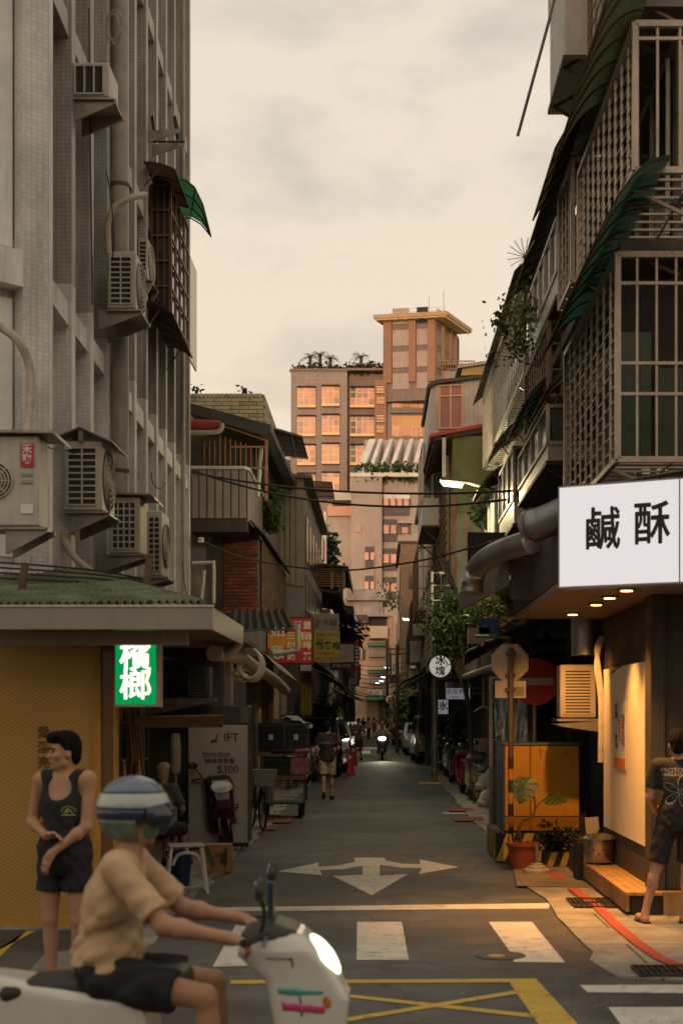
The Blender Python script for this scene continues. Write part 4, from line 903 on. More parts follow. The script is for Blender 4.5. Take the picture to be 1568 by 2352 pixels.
for (a, b_) in (((1008, 984), (1008, 886)), ((1034, 984), (1034, 886)), ((1061, 984), (1061, 884)), ((1006, 984), (1063, 982)), ((1006, 886), (1063, 884)), ((1006, 910), (1063, 908))): piece('window_frame', wn, P(*a, Yp-.05), P(*b_, Yp-.05), .055, .04, of)
MB().prism([P(983, 890, Yp-.2), P(1000, 880, Yp-.2), P(1115, 866, Yp-.2), P(1115, 860, Yp-.2), P(998, 872, Yp-.2), P(980, 884, Yp-.2)], (0, 5.4, .1)).build('roof', tin_dark, ph)
MB().prism([P(1058, 862, Yp+.5), P(1112, 860, Yp+.5), P(1112, 835, Yp+.5), P(1062, 840, Yp+.5)], (0, 3, 0)).build('upper_shed', M('yellow_tin', (.45, .33, .12), .6, .25, 3, .1, streak=.3), ph)
MB().prism([P(1050, 845, Yp+.4), P(1115, 835, Yp+.4), P(1115, 828, Yp+.4), P(1050, 838, Yp+.4)], (0, 3.4, .1)).build('shed_roof', M('grey_green_tin', (.3, .3, .25), .6, .25, 3, .1), ph)
# dark cloth awning with gold logo and its rope
cb = thing('shop_awning', 'black canvas shop awning with gold emblem on the bare concrete wall', 'awning', P(1120, 1300, 26), world=True)
MB().prism([P(1073, 1320, 26), P(1200, 1320, 26), P(1200, 1222, 26), P(1073, 1222, 26)], (0, .05, 0)).build('canvas', M('black_canvas', (.03, .03, .032), .7, .2, 3, .1), cb)
gold = M('gold_paint', (.5, .33, .08), .4, .2, 5, 0, metal=.4)
MB().tube(smooth_path([P(1122, 1242, 25.97), P(1128, 1256, 25.97), P(1142, 1252, 25.97), P(1150, 1238, 25.97), P(1158, 1250, 25.97), P(1172, 1246, 25.97)]), .03, 5).build('emblem', gold, cb)
# ================================================================ fried snack shop at the right corner
shop = thing('snack_shop', 'dark shop front with warm downlights, cream wall panel and wooden step at the right corner', 'shop front', (2.9, 14.5, 0), world=True)
shop_dark = M('shop_brown', (.055, .046, .037), .7, .25, 2, .1); cream = M('cream_panel', (.78, .68, .50), .6, .06, 2, .03)
soff = M('soffit_brown', (.17, .13, .095), .7, .2, 2, .05)
MB().prism([(1.62, 12.85, 3.06), (6, 12.3, 3.06), (6, 17, 3.06), (1.62, 17, 3.06)], (0, 0, .06)).build('soffit', soff, shop)
MB().prism([(1.62, 12.9, 3.13), (6, 12.6, 3.13), (6, 17, 3.13), (1.60, 17, 3.13)], (0, 0, .75)).build('canopy_box', shop_dark, shop)
MB().box(2.66, 2.95, 13.55, 16.9, .25, 3.05).build('side_wall', shop_dark, shop)
MB().box(2.95, 8, 16.8, 17.0, 0, 3.05).build('back_wall', shop_dark, shop)
MB().box(2.6, 2.655, 14.0, 16.55, .62, 2.44).build('wall_panel', cream, shop)
MB().box(2.62, 2.66, 13.95, 16.6, .25, .6).build('skirting', shop_dark, shop)
MB().box(2.57, 2.7, 13.5, 13.8, .25, 3.05).build('door_post', shop_dark, shop)
MB().box(2.95, 6, 13.6, 13.7, .25, 1.3).build('counter', shop_dark, shop); MB().box(2.96, 6, 14.1, 14.15, .9, 2.9).build('lit_panel', cream, shop)
DL = [(2.23, 12.87), (2.21, 13.7), (2.21, 14.55), (2.16, 15.96)]
for (x, y) in DL:
 d_ = MB().lathe([(.085, 3.04), (.085, 3.06)], 16, (x, y, 0)).build('downlight', soff, shop)
 MB().lathe([(.055, 3.032), (.055, 3.039)], 14, (x, y, 0)).build('lamp', MEMIT('downlight_glow', (1, .5, .15), 4.0), d_)
 ld = bpy.data.lights.new('downlight', 'SPOT'); lo_ = bpy.data.objects.new('downlight_lamp', ld); COL.objects.link(lo_)
 lo_.location = (x, y, 3.02); ld.energy = 230; ld.color = (1, .43, .10); ld.spot_size = R(88); ld.spot_blend = .85; lo_.rotation_euler = (R(38), 0, 0) if y > 15 else (0, R(4), 0); ld.shadow_soft_size = .06
# wooden step platform
plank = M('step_wood', (.36, .22, .09), .55, .35, 3, .2)
ws = thing('wooden_step', 'low wooden platform step along the snack shop wall', 'step', (2.45, 14.5, 0), world=True)
for i in range(4): MB().box(2.30+i*.09, 2.385+i*.09, 13.35, 16.45, .215, .25).build('plank', plank, ws, bevel=.004)
for i in range(6): MB().box(2.31, 2.345, 13.37+i*.51, 13.37+i*.51+.5, .06, .213).build('riser_board', plank, ws, bevel=.004)
MB().box(2.36, 2.66, 13.4, 16.4, .03, .21).build('base', inside_shade, ws)
MB().box(2.665, 4.5, 13.36, 13.5, .03, .248).build('platform_end', plank, ws)
# white light-box sign
sg = thing('light_box_sign', 'big white lit shop sign with dark brown characters at the right edge', 'sign', (2.1, 12.4, 3.1), world=True)
SL, SRr = Vector((PX(1281, 12.55), 12.55)), Vector((PX(1568, 12.0)+.6, 11.75)); sdv = (SRr-SL).normalized(); sn_ = Vector((sdv.y, -sdv.x))
zt, zb_ = PZ(1118, 12.55), PZ(1350, 12.55)
def spt(s, o, z): q = SL+sdv*s+sn_*o; return (q.x, q.y, z)
LS = (SRr-SL).length
MB().prism([spt(0, -.02, zb_), spt(LS, -.02, zb_), spt(LS, -.26, zb_), spt(0, -.26, zb_)], (0, 0, zt-zb_)).build('case', M('sign_case_grey', (.3, .3, .3), .5, .1, 3, 0), sg)
MB().prism([spt(0.006, 0, zb_+.006), spt(LS, 0, zb_+.006), spt(LS, -.018, zb_+.006), spt(.006, -.018, zb_+.006)], (0, 0, zt-zb_-.012)).build('face', MEMIT('sign_white_lit', (.80, .75, .73), .64), sg)
ink = M('sign_brown_ink', (.035, .018, .012), .6, 0, bump=0); rzs = math.atan2(sdv.y, sdv.x)
for ch_, uc, vc in (('鹹', 1383, 1222), ('酥', 1487, 1216), ('雞', 1592, 1212)):
 s_ = (PX(uc, 12.35)-SL.x)/sdv.x; text('lettering', sg, ch_, spt(s_, .006, PZ(vc, 12.4)), .39, ink, 0, rz=rzs, sx=.84, thick=.007)
for (a_, b_) in ((0, .012), (LS-.7, LS-.688)): MB().prism([spt(a_, .004, zb_), spt(b_, .004, zb_), spt(b_, -.02, zb_), spt(a_, -.02, zb_)], (0, 0, zt-zb_)).build('frame_edge', MATS['sign_case_grey'], sg)
for z_ in (zb_-.004, zt-.01): MB().prism([spt(0, .005, z_), spt(LS, .005, z_), spt(LS, -.02, z_), spt(0, -.02, z_)], (0, 0, .014)).build('frame_edge', MATS['sign_case_grey'], sg)
hood = MB().sheet((2.0, 12.35, zt+.0), (4.2, 12.0, zt+.22), (4.2, 13.2, zt+.34), (2.0, 13.2, zt+.1), 20, lambda x, y: .05*math.sin(PI*x), .01, 6).build('sign_hood', M('grey_green_plastic', (.16, .19, .17), .5, .2, 3, .05), sg, smooth=True)
# silver flexible ducts
silver = M('silver_duct', (.42, .42, .42), .38, .2, 3, .05, metal=.75)
def duct(label, pts, r, group=None):
 p = smooth_path(pts, 14); q = []
 for a, b_ in zip(p[:-1], p[1:]): q += [a, a.lerp(b_, .5)]
 q.append(p[-1]); rs = [r*(1.0 if i % 2 else .93) for i in range(len(q))]
 t = thing('duct', label, 'duct', q[0], 0, group, world=True); MB().tube(q, rs, 18).build('hose', silver, t, smooth=True, ang=75)
 MB().tube([q[-1], q[-1]+(q[-1]-q[-3]).normalized()*.05], r*1.04, 18).build('collar', zinc, t, smooth=True); return t
duct('thick upper silver duct running behind the white shop sign', [P(1330, 1165, 12.95), P(1290, 1180, 13.0), P(1250, 1198, 13.1), P(1222, 1208, 13.2)], .15)
duct('lower silver ribbed duct bending down over the shop roof', [P(1225, 1242, 14.3), P(1180, 1255, 14.8), P(1130, 1275, 15.6), P(1098, 1300, 16.2), P(1086, 1330, 16.4), P(1084, 1352, 16.4)], .125)
# canvas flap along the neighbouring shops
fl = thing('shop_awning', 'long brown canvas flap awning running into the alley below the ducts', 'awning', (1.4, 18, 3.3), world=True)
flap = M('flap_canvas', (.18, .155, .12), .8, .3, 2, .2, streak=.4)
MB().prism([(1.36, 15.3, 3.3), (1.36, 15.3, 3.66), (1.37, 24.8, 4.02), (1.37, 24.8, 3.72)], (.03, 0, 0)).build('flap', flap, fl)
MB().sheet((1.40, 15.3, 3.66), (1.40, 24.8, 4.02), (3.0, 24.8, 4.9), (3.0, 15.3, 4.3), 20, lambda x, y: .02*math.sin(x*40), .02).build('sheet', M('brown_canvas', (.12, .075, .05), .85, .3, 2, .2), fl)
for i in range(5): y = 15.4+i*2.3; piece('rib', fl, (1.42, y, 3.6+.037*(y-15.3)), (3.0, y, 4.24+.06*(y-15.3)), .03, .03, rust_iron)
boxp('end_board', fl, 1.4, 2.6, 15.2, 15.28, 3.15, 3.6, shop_dark)
# poster on the cream panel
po = thing('poster', 'small white notice with an orange foot on the cream wall panel', 'poster', (2.59, 15.2, 1.5), world=True)
MB().box(2.590, 2.598, 15.02, 15.72, 1.33, 2.06).build('sheet', M('poster_paper', (.6, .58, .52), .7, .1, 5, 0), po)
MB().box(2.586, 2.590, 15.02, 15.72, 1.33, 1.45).build('foot_band', M('poster_orange', (.6, .2, .04), .7, .1, 5, 0), po)
pink_ = M('poster_ink', (.18, .12, .09), .7, 0, bump=0); pred = M('poster_red', (.45, .06, .04), .7, 0, bump=0)
for (yy, zz, s_, m_) in ((15.58, 1.95, '國王\n炸物', pink_), (15.58, 1.62, '好吃\n不油', pink_), (15.35, 1.75, '鹽\n酥\n雞', pred), (15.15, 1.75, '營業\n時間\n五點\n開始', pink_)):
 o = text('lettering', po, s_, (2.585, yy, zz), .085, m_, 0, rz=-PI/2)
hk = MB().tube([P(1404, 1545, 15.2), P(1425, 1528, 15.0)], .008, 6).build('hook', black_iron, None); tag(hk, 'black metal rod sticking out of the cream panel above the notice', 'rod')
# ================================================================ balcony house, left, Y 30 - 39
pink_panel = M('pink_tin_panel', (.30, .25, .23), .55, .18, 2, .05, streak=.3)
dark_concrete = M('dark_mottled_concrete', (.07, .062, .055), .9, .45, 4, .4)  # very dark concrete, also used for seams, slabs and lintels
b2 = thing('row_house', 'house with pink panelled balcony and dark roof behind the white tiled building', 'building', (-3, 32, 0), world=True)
MB().box(-8, -2.62, 31.2, 39, 0, 4.1).build('lower_wall', shade_wall, b2)
MB().box(-8, -3.55, 30.9, 39, 4.1, 6.0).build('wall', plaster_grey, b2)
MB().box(-8, -2.95, 32.6, 39, 6.0, 8.3).build('upper_wall', dark_concrete, b2)
boxp('door', b2, PX(487, 30.9), PX(512, 30.9), 30.84, 30.88, 4.2, 5.9, M('door_dark', (.05, .04, .035), .5, .3, 3, 0))
brick_m = [M('red_brick_%s' % n_, c_, .85, .3, 6, .3) for n_, c_ in (('deep', (.17, .045, .032)), ('worn', (.22, .06, .042)), ('dark', (.12, .035, .028)))]
bw_ = MB().box(PX(513, 31), -2.63, 31.0, 31.19, 4.1, 6.0).build('brick_wall', M('mortar', (.16, .12, .10), .9, .2, 4, .2), b2)
xa, xb = PX(514, 31), -2.64; rows_ = 24
for r_ in range(rows_):
 z = 4.12+r_*(1.86/rows_); x = xa-(.1 if r_ % 2 else 0)
 while x < xb-.03:
  l0, l1 = max(x, xa), min(x+.195, xb)
  if l1-l0 > .04: boxp('brick', bw_, l0, l1, 30.975, 31.05, z+.006, z+1.86/rows_-.01, random.choice(brick_m))
  x += .208
# balcony
zb0, zb1 = PZ(1190, 30), PZ(1080, 30); xb0, xb1 = PX(440, 30), PX(568, 30)
bal = MB().box(xb0, xb1, 30.0, 39.0, zb0-.28, zb0).build('balcony', dark_concrete, b2)
n_p = 7
for i in range(n_p):
 a_, c_ = xb0+(xb1-xb0)*i/n_p, xb0+(xb1-xb0)*(i+1)/n_p
 boxp('panel', bal, a_+.012, c_-.012, 29.97, 30.0, zb0, zb1, pink_panel)
 boxp('seam', bal, c_-.012, c_+.012, 29.965, 30.0, zb0, zb1, dark_concrete)
for i in range(14):
 y = 30+i*.64; boxp('panel', bal, xb1-.02, xb1+.012, y+.02, y+.62, zb0-.05, zb1-.0, pink_panel)
MB().tube([(xb0, 29.95, zb1+.05), (xb1-.05, 29.95, zb1+.05), (xb1+.03, 30.1, zb1+.04), (xb1+.03, 38.5, zb1+.04)], .035, 8).build('handrail', pvc_white, bal, smooth=True)
# barred terrace above and its roof
org = M('orange_rust_bar', (.36, .17, .09), .6, .3, 5, .1)
for i in range(13):
 u = 470+i*11.9; v0 = 965+(u-470)*.33 if u > 505 else 990
 piece('bar', b2, P(u, 1078, 30.3), P(u, max(v0, 972)+22, 30.3), .02, .02, org)
for a_, c_ in (((505, 975), (613, 1012)), ((530, 1026), (613, 1026)), ((470, 1074), (613, 1074))): piece('rail', b2, P(*a_, 30.28), P(*c_, 30.28), .045, .035, org)
piece('rail', b2, P(612, 1150, 30.28), P(612, 1010, 30.28), .06, .05, org)
piece('leaning_pole', b2, P(592, 1140, 30.6), P(600, 1030, 30.6), .09, .09, pvc_white, 'rod')
MB().prism([P(436, 925, 30.1), P(436, 948, 30.1), P(600, 998, 30.1), P(622, 990, 30.1), P(622, 975, 30.1)], (.0, 9.5, .3)).build('roof', M('roof_felt', (.05, .055, .048), .6, .3, 2, .2), b2)
MB().tube([P(436, 976, 29.9), P(508, 980, 29.9)], .13, 10).build('awning_roll', M('red_canvas', (.28, .03, .035), .7, .2, 3, .1), b2, smooth=True)
MB().tube(smooth_path([P(436, 993, 29.8), P(495, 992, 29.8), P(508, 984, 29.8), P(510, 972, 29.8)]), .055, 8).build('gutter_pipe', pvc, b2, smooth=True)
# street-side louvred windows under the balcony
for i in range(5):
 y = 31.4+i*1.5; w_ = MB().box(-2.64, -2.6, y, y+1.4, 4.2, 5.75).build('window', glass_grey, b2)
 for k in range(4): piece('window_frame', w_, (-2.58, y+k*.46, 4.2), (-2.58, y+k*.46, 5.75), .05, .05, cage_rust)
MB().sheet((-2.45, 30.2, 5.75), (-2.45, 38.8, 5.75), (-2.75, 38.8, 6.05), (-2.75, 30.2, 6.05), 20, None, .03).build('eave', rust_iron, b2)
# brick parapet tank behind the roof
bt = thing('rooftop_tank_room', 'cream brick rooftop block against the sky behind the dark roof', 'rooftop room', P(530, 975, 34), world=True)
Yt = 34.0; tx0, tx1, tz0, tz1 = PX(430, Yt), PX(605, Yt), PZ(985, Yt), PZ(905, Yt)
MB().box(tx0, tx1, Yt, Yt+4, tz0-1.5, tz1-.01).build('core', M('old_mortar', (.10, .085, .06), .9, .3, 5, .3), bt)
cb_ = [M('cream_brick_%s' % n_, c_, .7, .25, 5, .2) for n_, c_ in (('pale', (.46, .39, .26)), ('mid', (.40, .34, .23)), ('stained', (.32, .27, .19)))]
nr = 9; hh = (tz1-tz0)/nr
for r_ in range(nr):
 z = tz0+r_*hh; bwid = .42 if r_ < nr-1 else .1; x = tx0-(.2 if r_ % 2 and r_ < nr-1 else 0)
 while x < tx1-.02:
  l1 = min(x+bwid, tx1+.012)
  if l1-x > .05: boxp('brick', bt, x+.008, l1-.008, Yt-.025, Yt+.05, z+.007, z+hh*(1 if r_ < nr-1 else 1.2)-.007, cb_[0] if random.random() < .6 else random.choice(cb_))
  x += bwid
 y = Yt+(.15 if r_ % 2 else 0)
 while y < Yt+3.9: boxp('brick', bt, tx1-.05, tx1+.025, y+.008, min(y+.4, Yt+4)-.008, z+.007, z+hh-.007, random.choice(cb_)); y += .42
for (u, v, s) in ((452, 893, 1), (556, 893, 2)): bush('rooftop_weed', 'small weed sprouting from the %s of the cream brick parapet' % ('left end' if s == 1 else 'middle'), 'plant', P(u, 907, Yt+.2), [P(u+random.uniform(-4, 4), v+random.uniform(-6, 8), Yt+.2) for i in range(4)], 6, .07, s, .1, leaf_dark)
canopy('dark ribbed tin awning reaching out above the balcony house', [(624, 980, 37), (648, 986, 37), (670, 993, 37), (694, 1000, 37)], [(630, 1042, 41.5), (655, 1046, 41.5), (682, 1049, 41.5), (708, 1052, 41.5)], tin_dark, 6, ribmat=zinc)
bush('balcony_plant', 'green plants spilling down the side of the pink balcony', 'plant', P(612, 1150, 33), [P(606+random.uniform(0, 26), 1120+random.uniform(0, 95), 34) for i in range(26)], 22, .085, 4, .2, leaf_green)
# ================================================================ corrugated metal house, left, Y 39 - 52
b3 = thing('row_house', 'tall beige metal clad house beyond the pink balcony', 'building', (-3, 45, 0), world=True)
tinb = M('beige_tin', (.33, .29, .21), .6, .2, 2, .05, streak=.4)
X3l = PX(697, 39.5); MB().box(-9, X3l, 39.6, 52, 4.6, PZ(1090, 39.5)).build('wall', tinb, b3); MB().box(-9, -2.7, 39.6, 52, 0, 4.6).build('lower_wall', shade_wall, b3)
for i, (a_, c_) in enumerate(((628, 641), (641, 653), (653, 665), (665, 678), (678, 698))):
 boxp('metal_panel', b3, PX(a_, 39.5)+.015, PX(c_, 39.5)-.005, 39.52, 39.58, PZ(1335-(a_-628)*-.2, 39.5), PZ(1092, 39.5), tinb)
boxp('lower_panel', b3, PX(640, 39.5), PX(698, 39.5), 39.53, 39.59, PZ(1420, 39.5), PZ(1352, 39.5), M('blue_grey_tin', (.26, .25, .25), .6, .2, 2, .05, streak=.2))
MB().prism([P(626, 1092, 39.3), P(716, 1098, 39.3), P(716, 1090, 39.3), P(626, 1084, 39.3)], (0, 12.6, 0)).build('roof_edge', M('roof_trim', (.2, .17, .12), .6, .2, 2, .1), b3)
for i in range(6):
 w_ = boxp('window', b3, X3l-.02, X3l+.03, 40.5+i*1.9, 41.8+i*1.9, 6.3, 7.6, dark_glass)
 boxp('window', b3, X3l-.02, X3l+.03, 40.5+i*1.9, 41.8+i*1.9, 4.9, 5.9, glass_grey)
canopy('brown translucent awning at the end of the beige metal wall', [(704, 1104, 42), (730, 1104, 42), (762, 1106, 42)], [(704, 1146, 46), (730, 1147, 46), (768, 1147, 46)], brown_sheet, 5)
# ================================================================ mid houses, left
b4 = thing('row_house', 'low house with barred roof terrace and sagging tin roofs, left of the far block', 'building', (-3, 56, 0), world=True)
MB().box(-9, -2.2, 52.2, 66, 0, PZ(1410, 53)).build('wall', plaster_grey, b4)
MB().box(-9, PX(706, 55), 55, 66, PZ(1410, 53), PZ(1345, 53)).build('upper_wall', inside_shade, b4)
yl = M('ochre_bar', (.34, .2, .09), .6, .25, 4, .1)
for i in range(9): z = PZ(1345-i*5.6, 53); piece('terrace_bar', b4, (PX(700, 53), 53, z), (PX(790, 53), 53, z), .045, .04, yl)
for u in (710, 735, 762, 790): piece('terrace_post', b4, P(u, 1352, 53), P(u, 1292, 53), .09, .08, yl)
MB().box(-9, PX(700, 53)+1.2, 53.4, 62, PZ(1345, 53), PZ(1300, 53)).build('terrace_room', inside_shade, b4)
MB().prism([P(700, 1288, 52.8), P(800, 1300, 52.8), P(800, 1320, 52.8), P(792, 1302, 52.8), P(700, 1294, 52.8)], (0, 9, 0)).build('roof', tin_dark, b4)
MB().prism([P(700, 1346, 52.3), P(783, 1358, 52.3), P(795, 1400, 52.3), P(789, 1400, 52.3), P(780, 1364, 52.3), P(700, 1352, 52.3)], (0, 9, 0)).build('roof', tin_dark, b4)
MB().prism([P(760, 1385, 56), P(812, 1392, 56), P(812, 1415, 56), P(806, 1412, 56), P(760, 1394, 56)], (0, 8, 0)).build('roof', tin_dark, b4)
bl = thing('apartment_building', 'plain cream block end between the metal house and the far pink block', 'building', P(720, 1640, 90), world=True); bl.location.z = 0; WORLD[bl.name] = bl.location.copy()
MB().prism([P(640, 1640, 90), P(745, 1640, 90), P(745, 1180, 90), P(640, 1180, 90)], (0, 10, 0)).build('wall', M('pale_tile', (.52, .42, .36), .7, .15, .5, .1, tile=(.22, .11, .014, (.3, .24, .2), .5)), bl)
piece('drain_pipe', bl, P(746, 1420, 89.8), P(746, 1175, 89.8), .12, .12, zinc)
w_ = boxp('window', bl, PX(712, 89.9), PX(735, 89.9), 89.7, 89.95, PZ(1280, 90), PZ(1235, 90), glass_grey); boxp('window_box', bl, PX(709, 89), PX(741, 89), 89, 89.6, PZ(1283, 89), PZ(1230, 89), white_al)
bush('tree', 'drooping green tree between the cream block and the far pink wall', 'tree', P(752, 1400, 95), [P(750+random.uniform(-5, 9), 1225+random.uniform(0, 80), 95) for i in range(18)], 14, .3, 12, .7, leaf_dark)
# ================================================================ far building with sloping concrete beams, Y 160
Yd = 160.0
pinktile = M('pink_grey_tile', (.46, .41, .36), .7, .16, .25, .1, tile=(.3, .15, .018, (.30, .235, .2), .5), streak=.25)
fb = thing('apartment_building', 'pink grey tiled block with sloping white roof beams, behind the street lamp', 'building', P(850, 1640, Yd), world=True); fb.location.z = 0; WORLD[fb.name] = fb.location.copy()
def fbox(name, u0, u1, v0, v1, Y, d, mat, parent): return MB().prism([P(u0, v1, Y), P(u1, v1, Y), P(u1, v0, Y), P(u0, v0, Y)], (0, d, 0)).build(name, mat, parent)
fbox('wall', 700, 808, 1185, 1660, Yd, 12, pinktile, fb); fbox('wall', 806, 876, 1092, 1660, Yd-1.2, 12, pinktile, fb); fbox('wall', 872, 1010, 1092, 1660, Yd, 12, pinktile, fb)
fbox('upper_wall', 836, 1010, 1010, 1095, Yd+6, 6, pinktile, fb)
fbox('terrace_glass', 752, 806, 1162, 1184, Yd-.4, .2, M('sunset_tinted_glass', (.5, .27, .17), .5, .2, .3, 0, metal=.1), fb)  # sunset reflection in the terrace glass given as an orange base colour
fbox('terrace_canopy', 760, 808, 1130, 1148, Yd-.6, 6, M('white_tile', (.5, .46, .42), .6, .1, 1, 0), fb)
fbox('terrace_wall', 752, 806, 1148, 1186, Yd+2.5, 3, M('sunset_wall', (.5, .33, .24), .7, .1, 1, 0), fb)
beam_c = M('weathered_beam', (.72, .70, .67), .8, .25, .4, .2, streak=.5)
for i, (ut, ub, wd) in enumerate(((859, 833, 2.6), (878, 856, 1.5), (902, 880, 1.5), (925, 904, 1.5), (948, 930, 1.5), (972, 956, 1.5))):
 pt, pb = P(ut-3, 1014, Yd+5.5), P(ub-5, 1082, Yd-.8); piece('sloping_beam', fb, pb, pt, wd*.3, .7, beam_c); piece('beam_foot', fb, P(ub-5, 1096, Yd-.8), pb, wd*.3, .65, beam_c)
fbox('parapet', 804, 1010, 1085, 1094, Yd-1.4, .6, beam_c, fb)
dk = M('dark_spandrel', (.085, .078, .078), .6, .2, .5, 0); opane = M('sunset_orange_pane', (.36, .17, .12), .3, .5, .5, 0, metal=.1); opane2 = M('pink_pane', (.28, .14, .115), .3, .4, .5, 0); opane3 = M('sunset_peach_pane', (.44, .24, .16), .3, .3, .5, 0)  # sunset reflection put into the pane colours
for v, full in ((1145, 1), (1205, 0), (1272, 0), (1338, 0)):
 u1 = 940 if full else 911
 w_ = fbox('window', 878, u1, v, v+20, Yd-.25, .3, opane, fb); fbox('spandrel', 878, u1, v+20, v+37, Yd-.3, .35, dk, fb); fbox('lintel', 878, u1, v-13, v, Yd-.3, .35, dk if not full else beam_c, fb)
 n_w = 4 if full else 2
 for k in range(n_w+1): u = 878+(u1-878)*k/n_w; piece('window_frame', w_, P(u, v+20, Yd-.5), P(u, v, Yd-.5), .18, .15, dk)
 if not full:
  w2 = fbox('window', 920, 938, v+2, v+19, Yd-.25, .3, opane, fb)
  for a_, c_ in (((919, v+1), (919, v+20)), ((939, v+1), (939, v+20)), ((919, v+1), (939, v+1))): piece('window_frame', w2, P(*a_, Yd-.4), P(*c_, Yd-.4), .25, .3, dk)
  fbox('ledge', 914, 945, v-8, v-4, Yd-1.0, 1, pinktile, fb)
for v in (1255, 1322): 
 fbox('lintel', 838, 859, v, v+12, Yd-1.4, .3, dk, fb); w_ = fbox('window', 838, 859, v+13, v+30, Yd-1.35, .3, opane, fb); fbox('spandrel', 838, 859, v+31, v+47, Yd-1.4, .3, dk, fb); piece('window_frame', w_, P(848, v+30, Yd-1.5), P(848, v+12, Yd-1.5), .2, .2, dk)
w_ = fbox('window', 817, 828, 1207, 1222, Yd-1.35, .3, M('pane_brown', (.3, .13, .09), .3, .2, 1, 0), fb)
piece('drain_pipe', fb, P(876, 1400, Yd-1.6), P(876, 1094, Yd-1.6), .12, .12, yl); piece('drain_pipe', fb, P(859, 1400, Yd-1.7), P(859, 1275, Yd-1.7), .1, .1, yl)
for i in range(7):
 u = 824+i*23; bush('rooftop_shrub', ['leftmost', 'second', 'third', 'fourth', 'fifth', 'sixth', 'last'][i]+' clump of green shrubs between the sloping beams', 'plant', P(u+6, 1094, Yd-.6), [P(u+random.uniform(-2, 14), 1070+random.uniform(0, 22), Yd-.7) for k in range(8)], 16, .35, 20+i, .55, leaf_green, group='rooftop shrubs', stems=False)
# ================================================================ tall terracotta building with roofed tower, Y 172
Yt2 = 172.0
tw = thing('tower_block', 'tall terracotta and grey office block with a roofed stair tower and rooftop palms', 'building', P(850, 1640, Yt2), world=True); tw.location.z = 0; WORLD[tw.name] = tw.location.copy()
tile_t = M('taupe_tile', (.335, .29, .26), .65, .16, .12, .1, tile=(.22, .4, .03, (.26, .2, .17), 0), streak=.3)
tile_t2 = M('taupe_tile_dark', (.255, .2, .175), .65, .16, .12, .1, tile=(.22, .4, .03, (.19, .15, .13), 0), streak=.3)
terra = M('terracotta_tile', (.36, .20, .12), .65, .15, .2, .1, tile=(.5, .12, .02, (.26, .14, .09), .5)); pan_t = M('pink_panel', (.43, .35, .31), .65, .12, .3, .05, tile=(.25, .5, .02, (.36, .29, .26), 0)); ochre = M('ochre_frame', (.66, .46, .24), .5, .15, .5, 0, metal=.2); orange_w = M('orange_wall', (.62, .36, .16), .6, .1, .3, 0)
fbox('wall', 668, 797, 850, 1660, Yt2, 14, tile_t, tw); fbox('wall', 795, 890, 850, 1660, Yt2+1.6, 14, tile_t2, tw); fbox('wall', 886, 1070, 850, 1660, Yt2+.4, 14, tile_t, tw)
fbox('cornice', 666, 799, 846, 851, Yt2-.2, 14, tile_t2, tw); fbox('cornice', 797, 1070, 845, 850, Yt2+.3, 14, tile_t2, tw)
def bigwin(u0, u1, v0, v1, Y, cols, parent, dark_col=False):
 w_ = fbox('window', u0, u1, v0, v1, Y-.05, .2, ochre, parent); wd = (u1-u0)/cols; h_ = v1-v0-7
 for i in range(cols):
  small = i in (0, cols-1); cuts = ((0, .26), (.30, .62), (.66, 1.0)) if small else ((0, .30), (.33, .62), (.65, 1.0))
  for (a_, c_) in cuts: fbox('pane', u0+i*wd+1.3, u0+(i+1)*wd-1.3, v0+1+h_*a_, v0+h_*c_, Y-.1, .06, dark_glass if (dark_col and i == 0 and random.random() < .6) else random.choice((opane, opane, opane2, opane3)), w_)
 fbox('sill', u0-.5, u1+.5, v1-6, v1, Y-.4, .5, ochre, w_); fbox('lintel', u0-1, u1+1, v0-2.5, v0-.2, Y-.5, .6, dark_concrete, w_)
for r_ in range(4):
 v = 888+r_*66.3
 bigwin(683, 724, v, v+47, Yt2-.1, 3, tw); bigwin(739, 779, v-3, v+44, Yt2-.1, 3, tw); bigwin(804, 859, v, v+47, Yt2+1.5, 4, tw, True)
 ab = fbox('service_bay', 860, 887, v-16, v+50, Yt2-.6, 2, terra, tw)
 for k in range(2):
  g_ = fbox('louvre', 864, 882, v-2+k*24, v+15+k*24, Yt2-.7, .1, inside_shade, ab)
  for q in range(5): piece('slat', g_, P(864, v+q*3.4+k*24, Yt2-.8), P(882, v+q*3.4+k*24, Yt2-.8), .08, .1, ochre)
 if r_ < 3:
  fbox('recess_wall', 899, 984, v, v+46, Yt2+.36, .1, orange_w, tw); fbox('ledge', 897, 986, v+50, v+60, Yt2-.1, .5, tile_t2, tw)
  for (a_, c_) in ((901, 923), (945, 976)):
   w_ = fbox('window', a_, c_, v+25, v+48, Yt2+.3, .1, ochre, tw)
   n_w = 2 if a_ < 930 else 3
   for k in range(n_w): fbox('pane', a_+1+(c_-a_)*k/n_w, a_-1+(c_-a_)*(k+1)/n_w, v+26, v+47, Yt2+.24, .05, opane, w_)
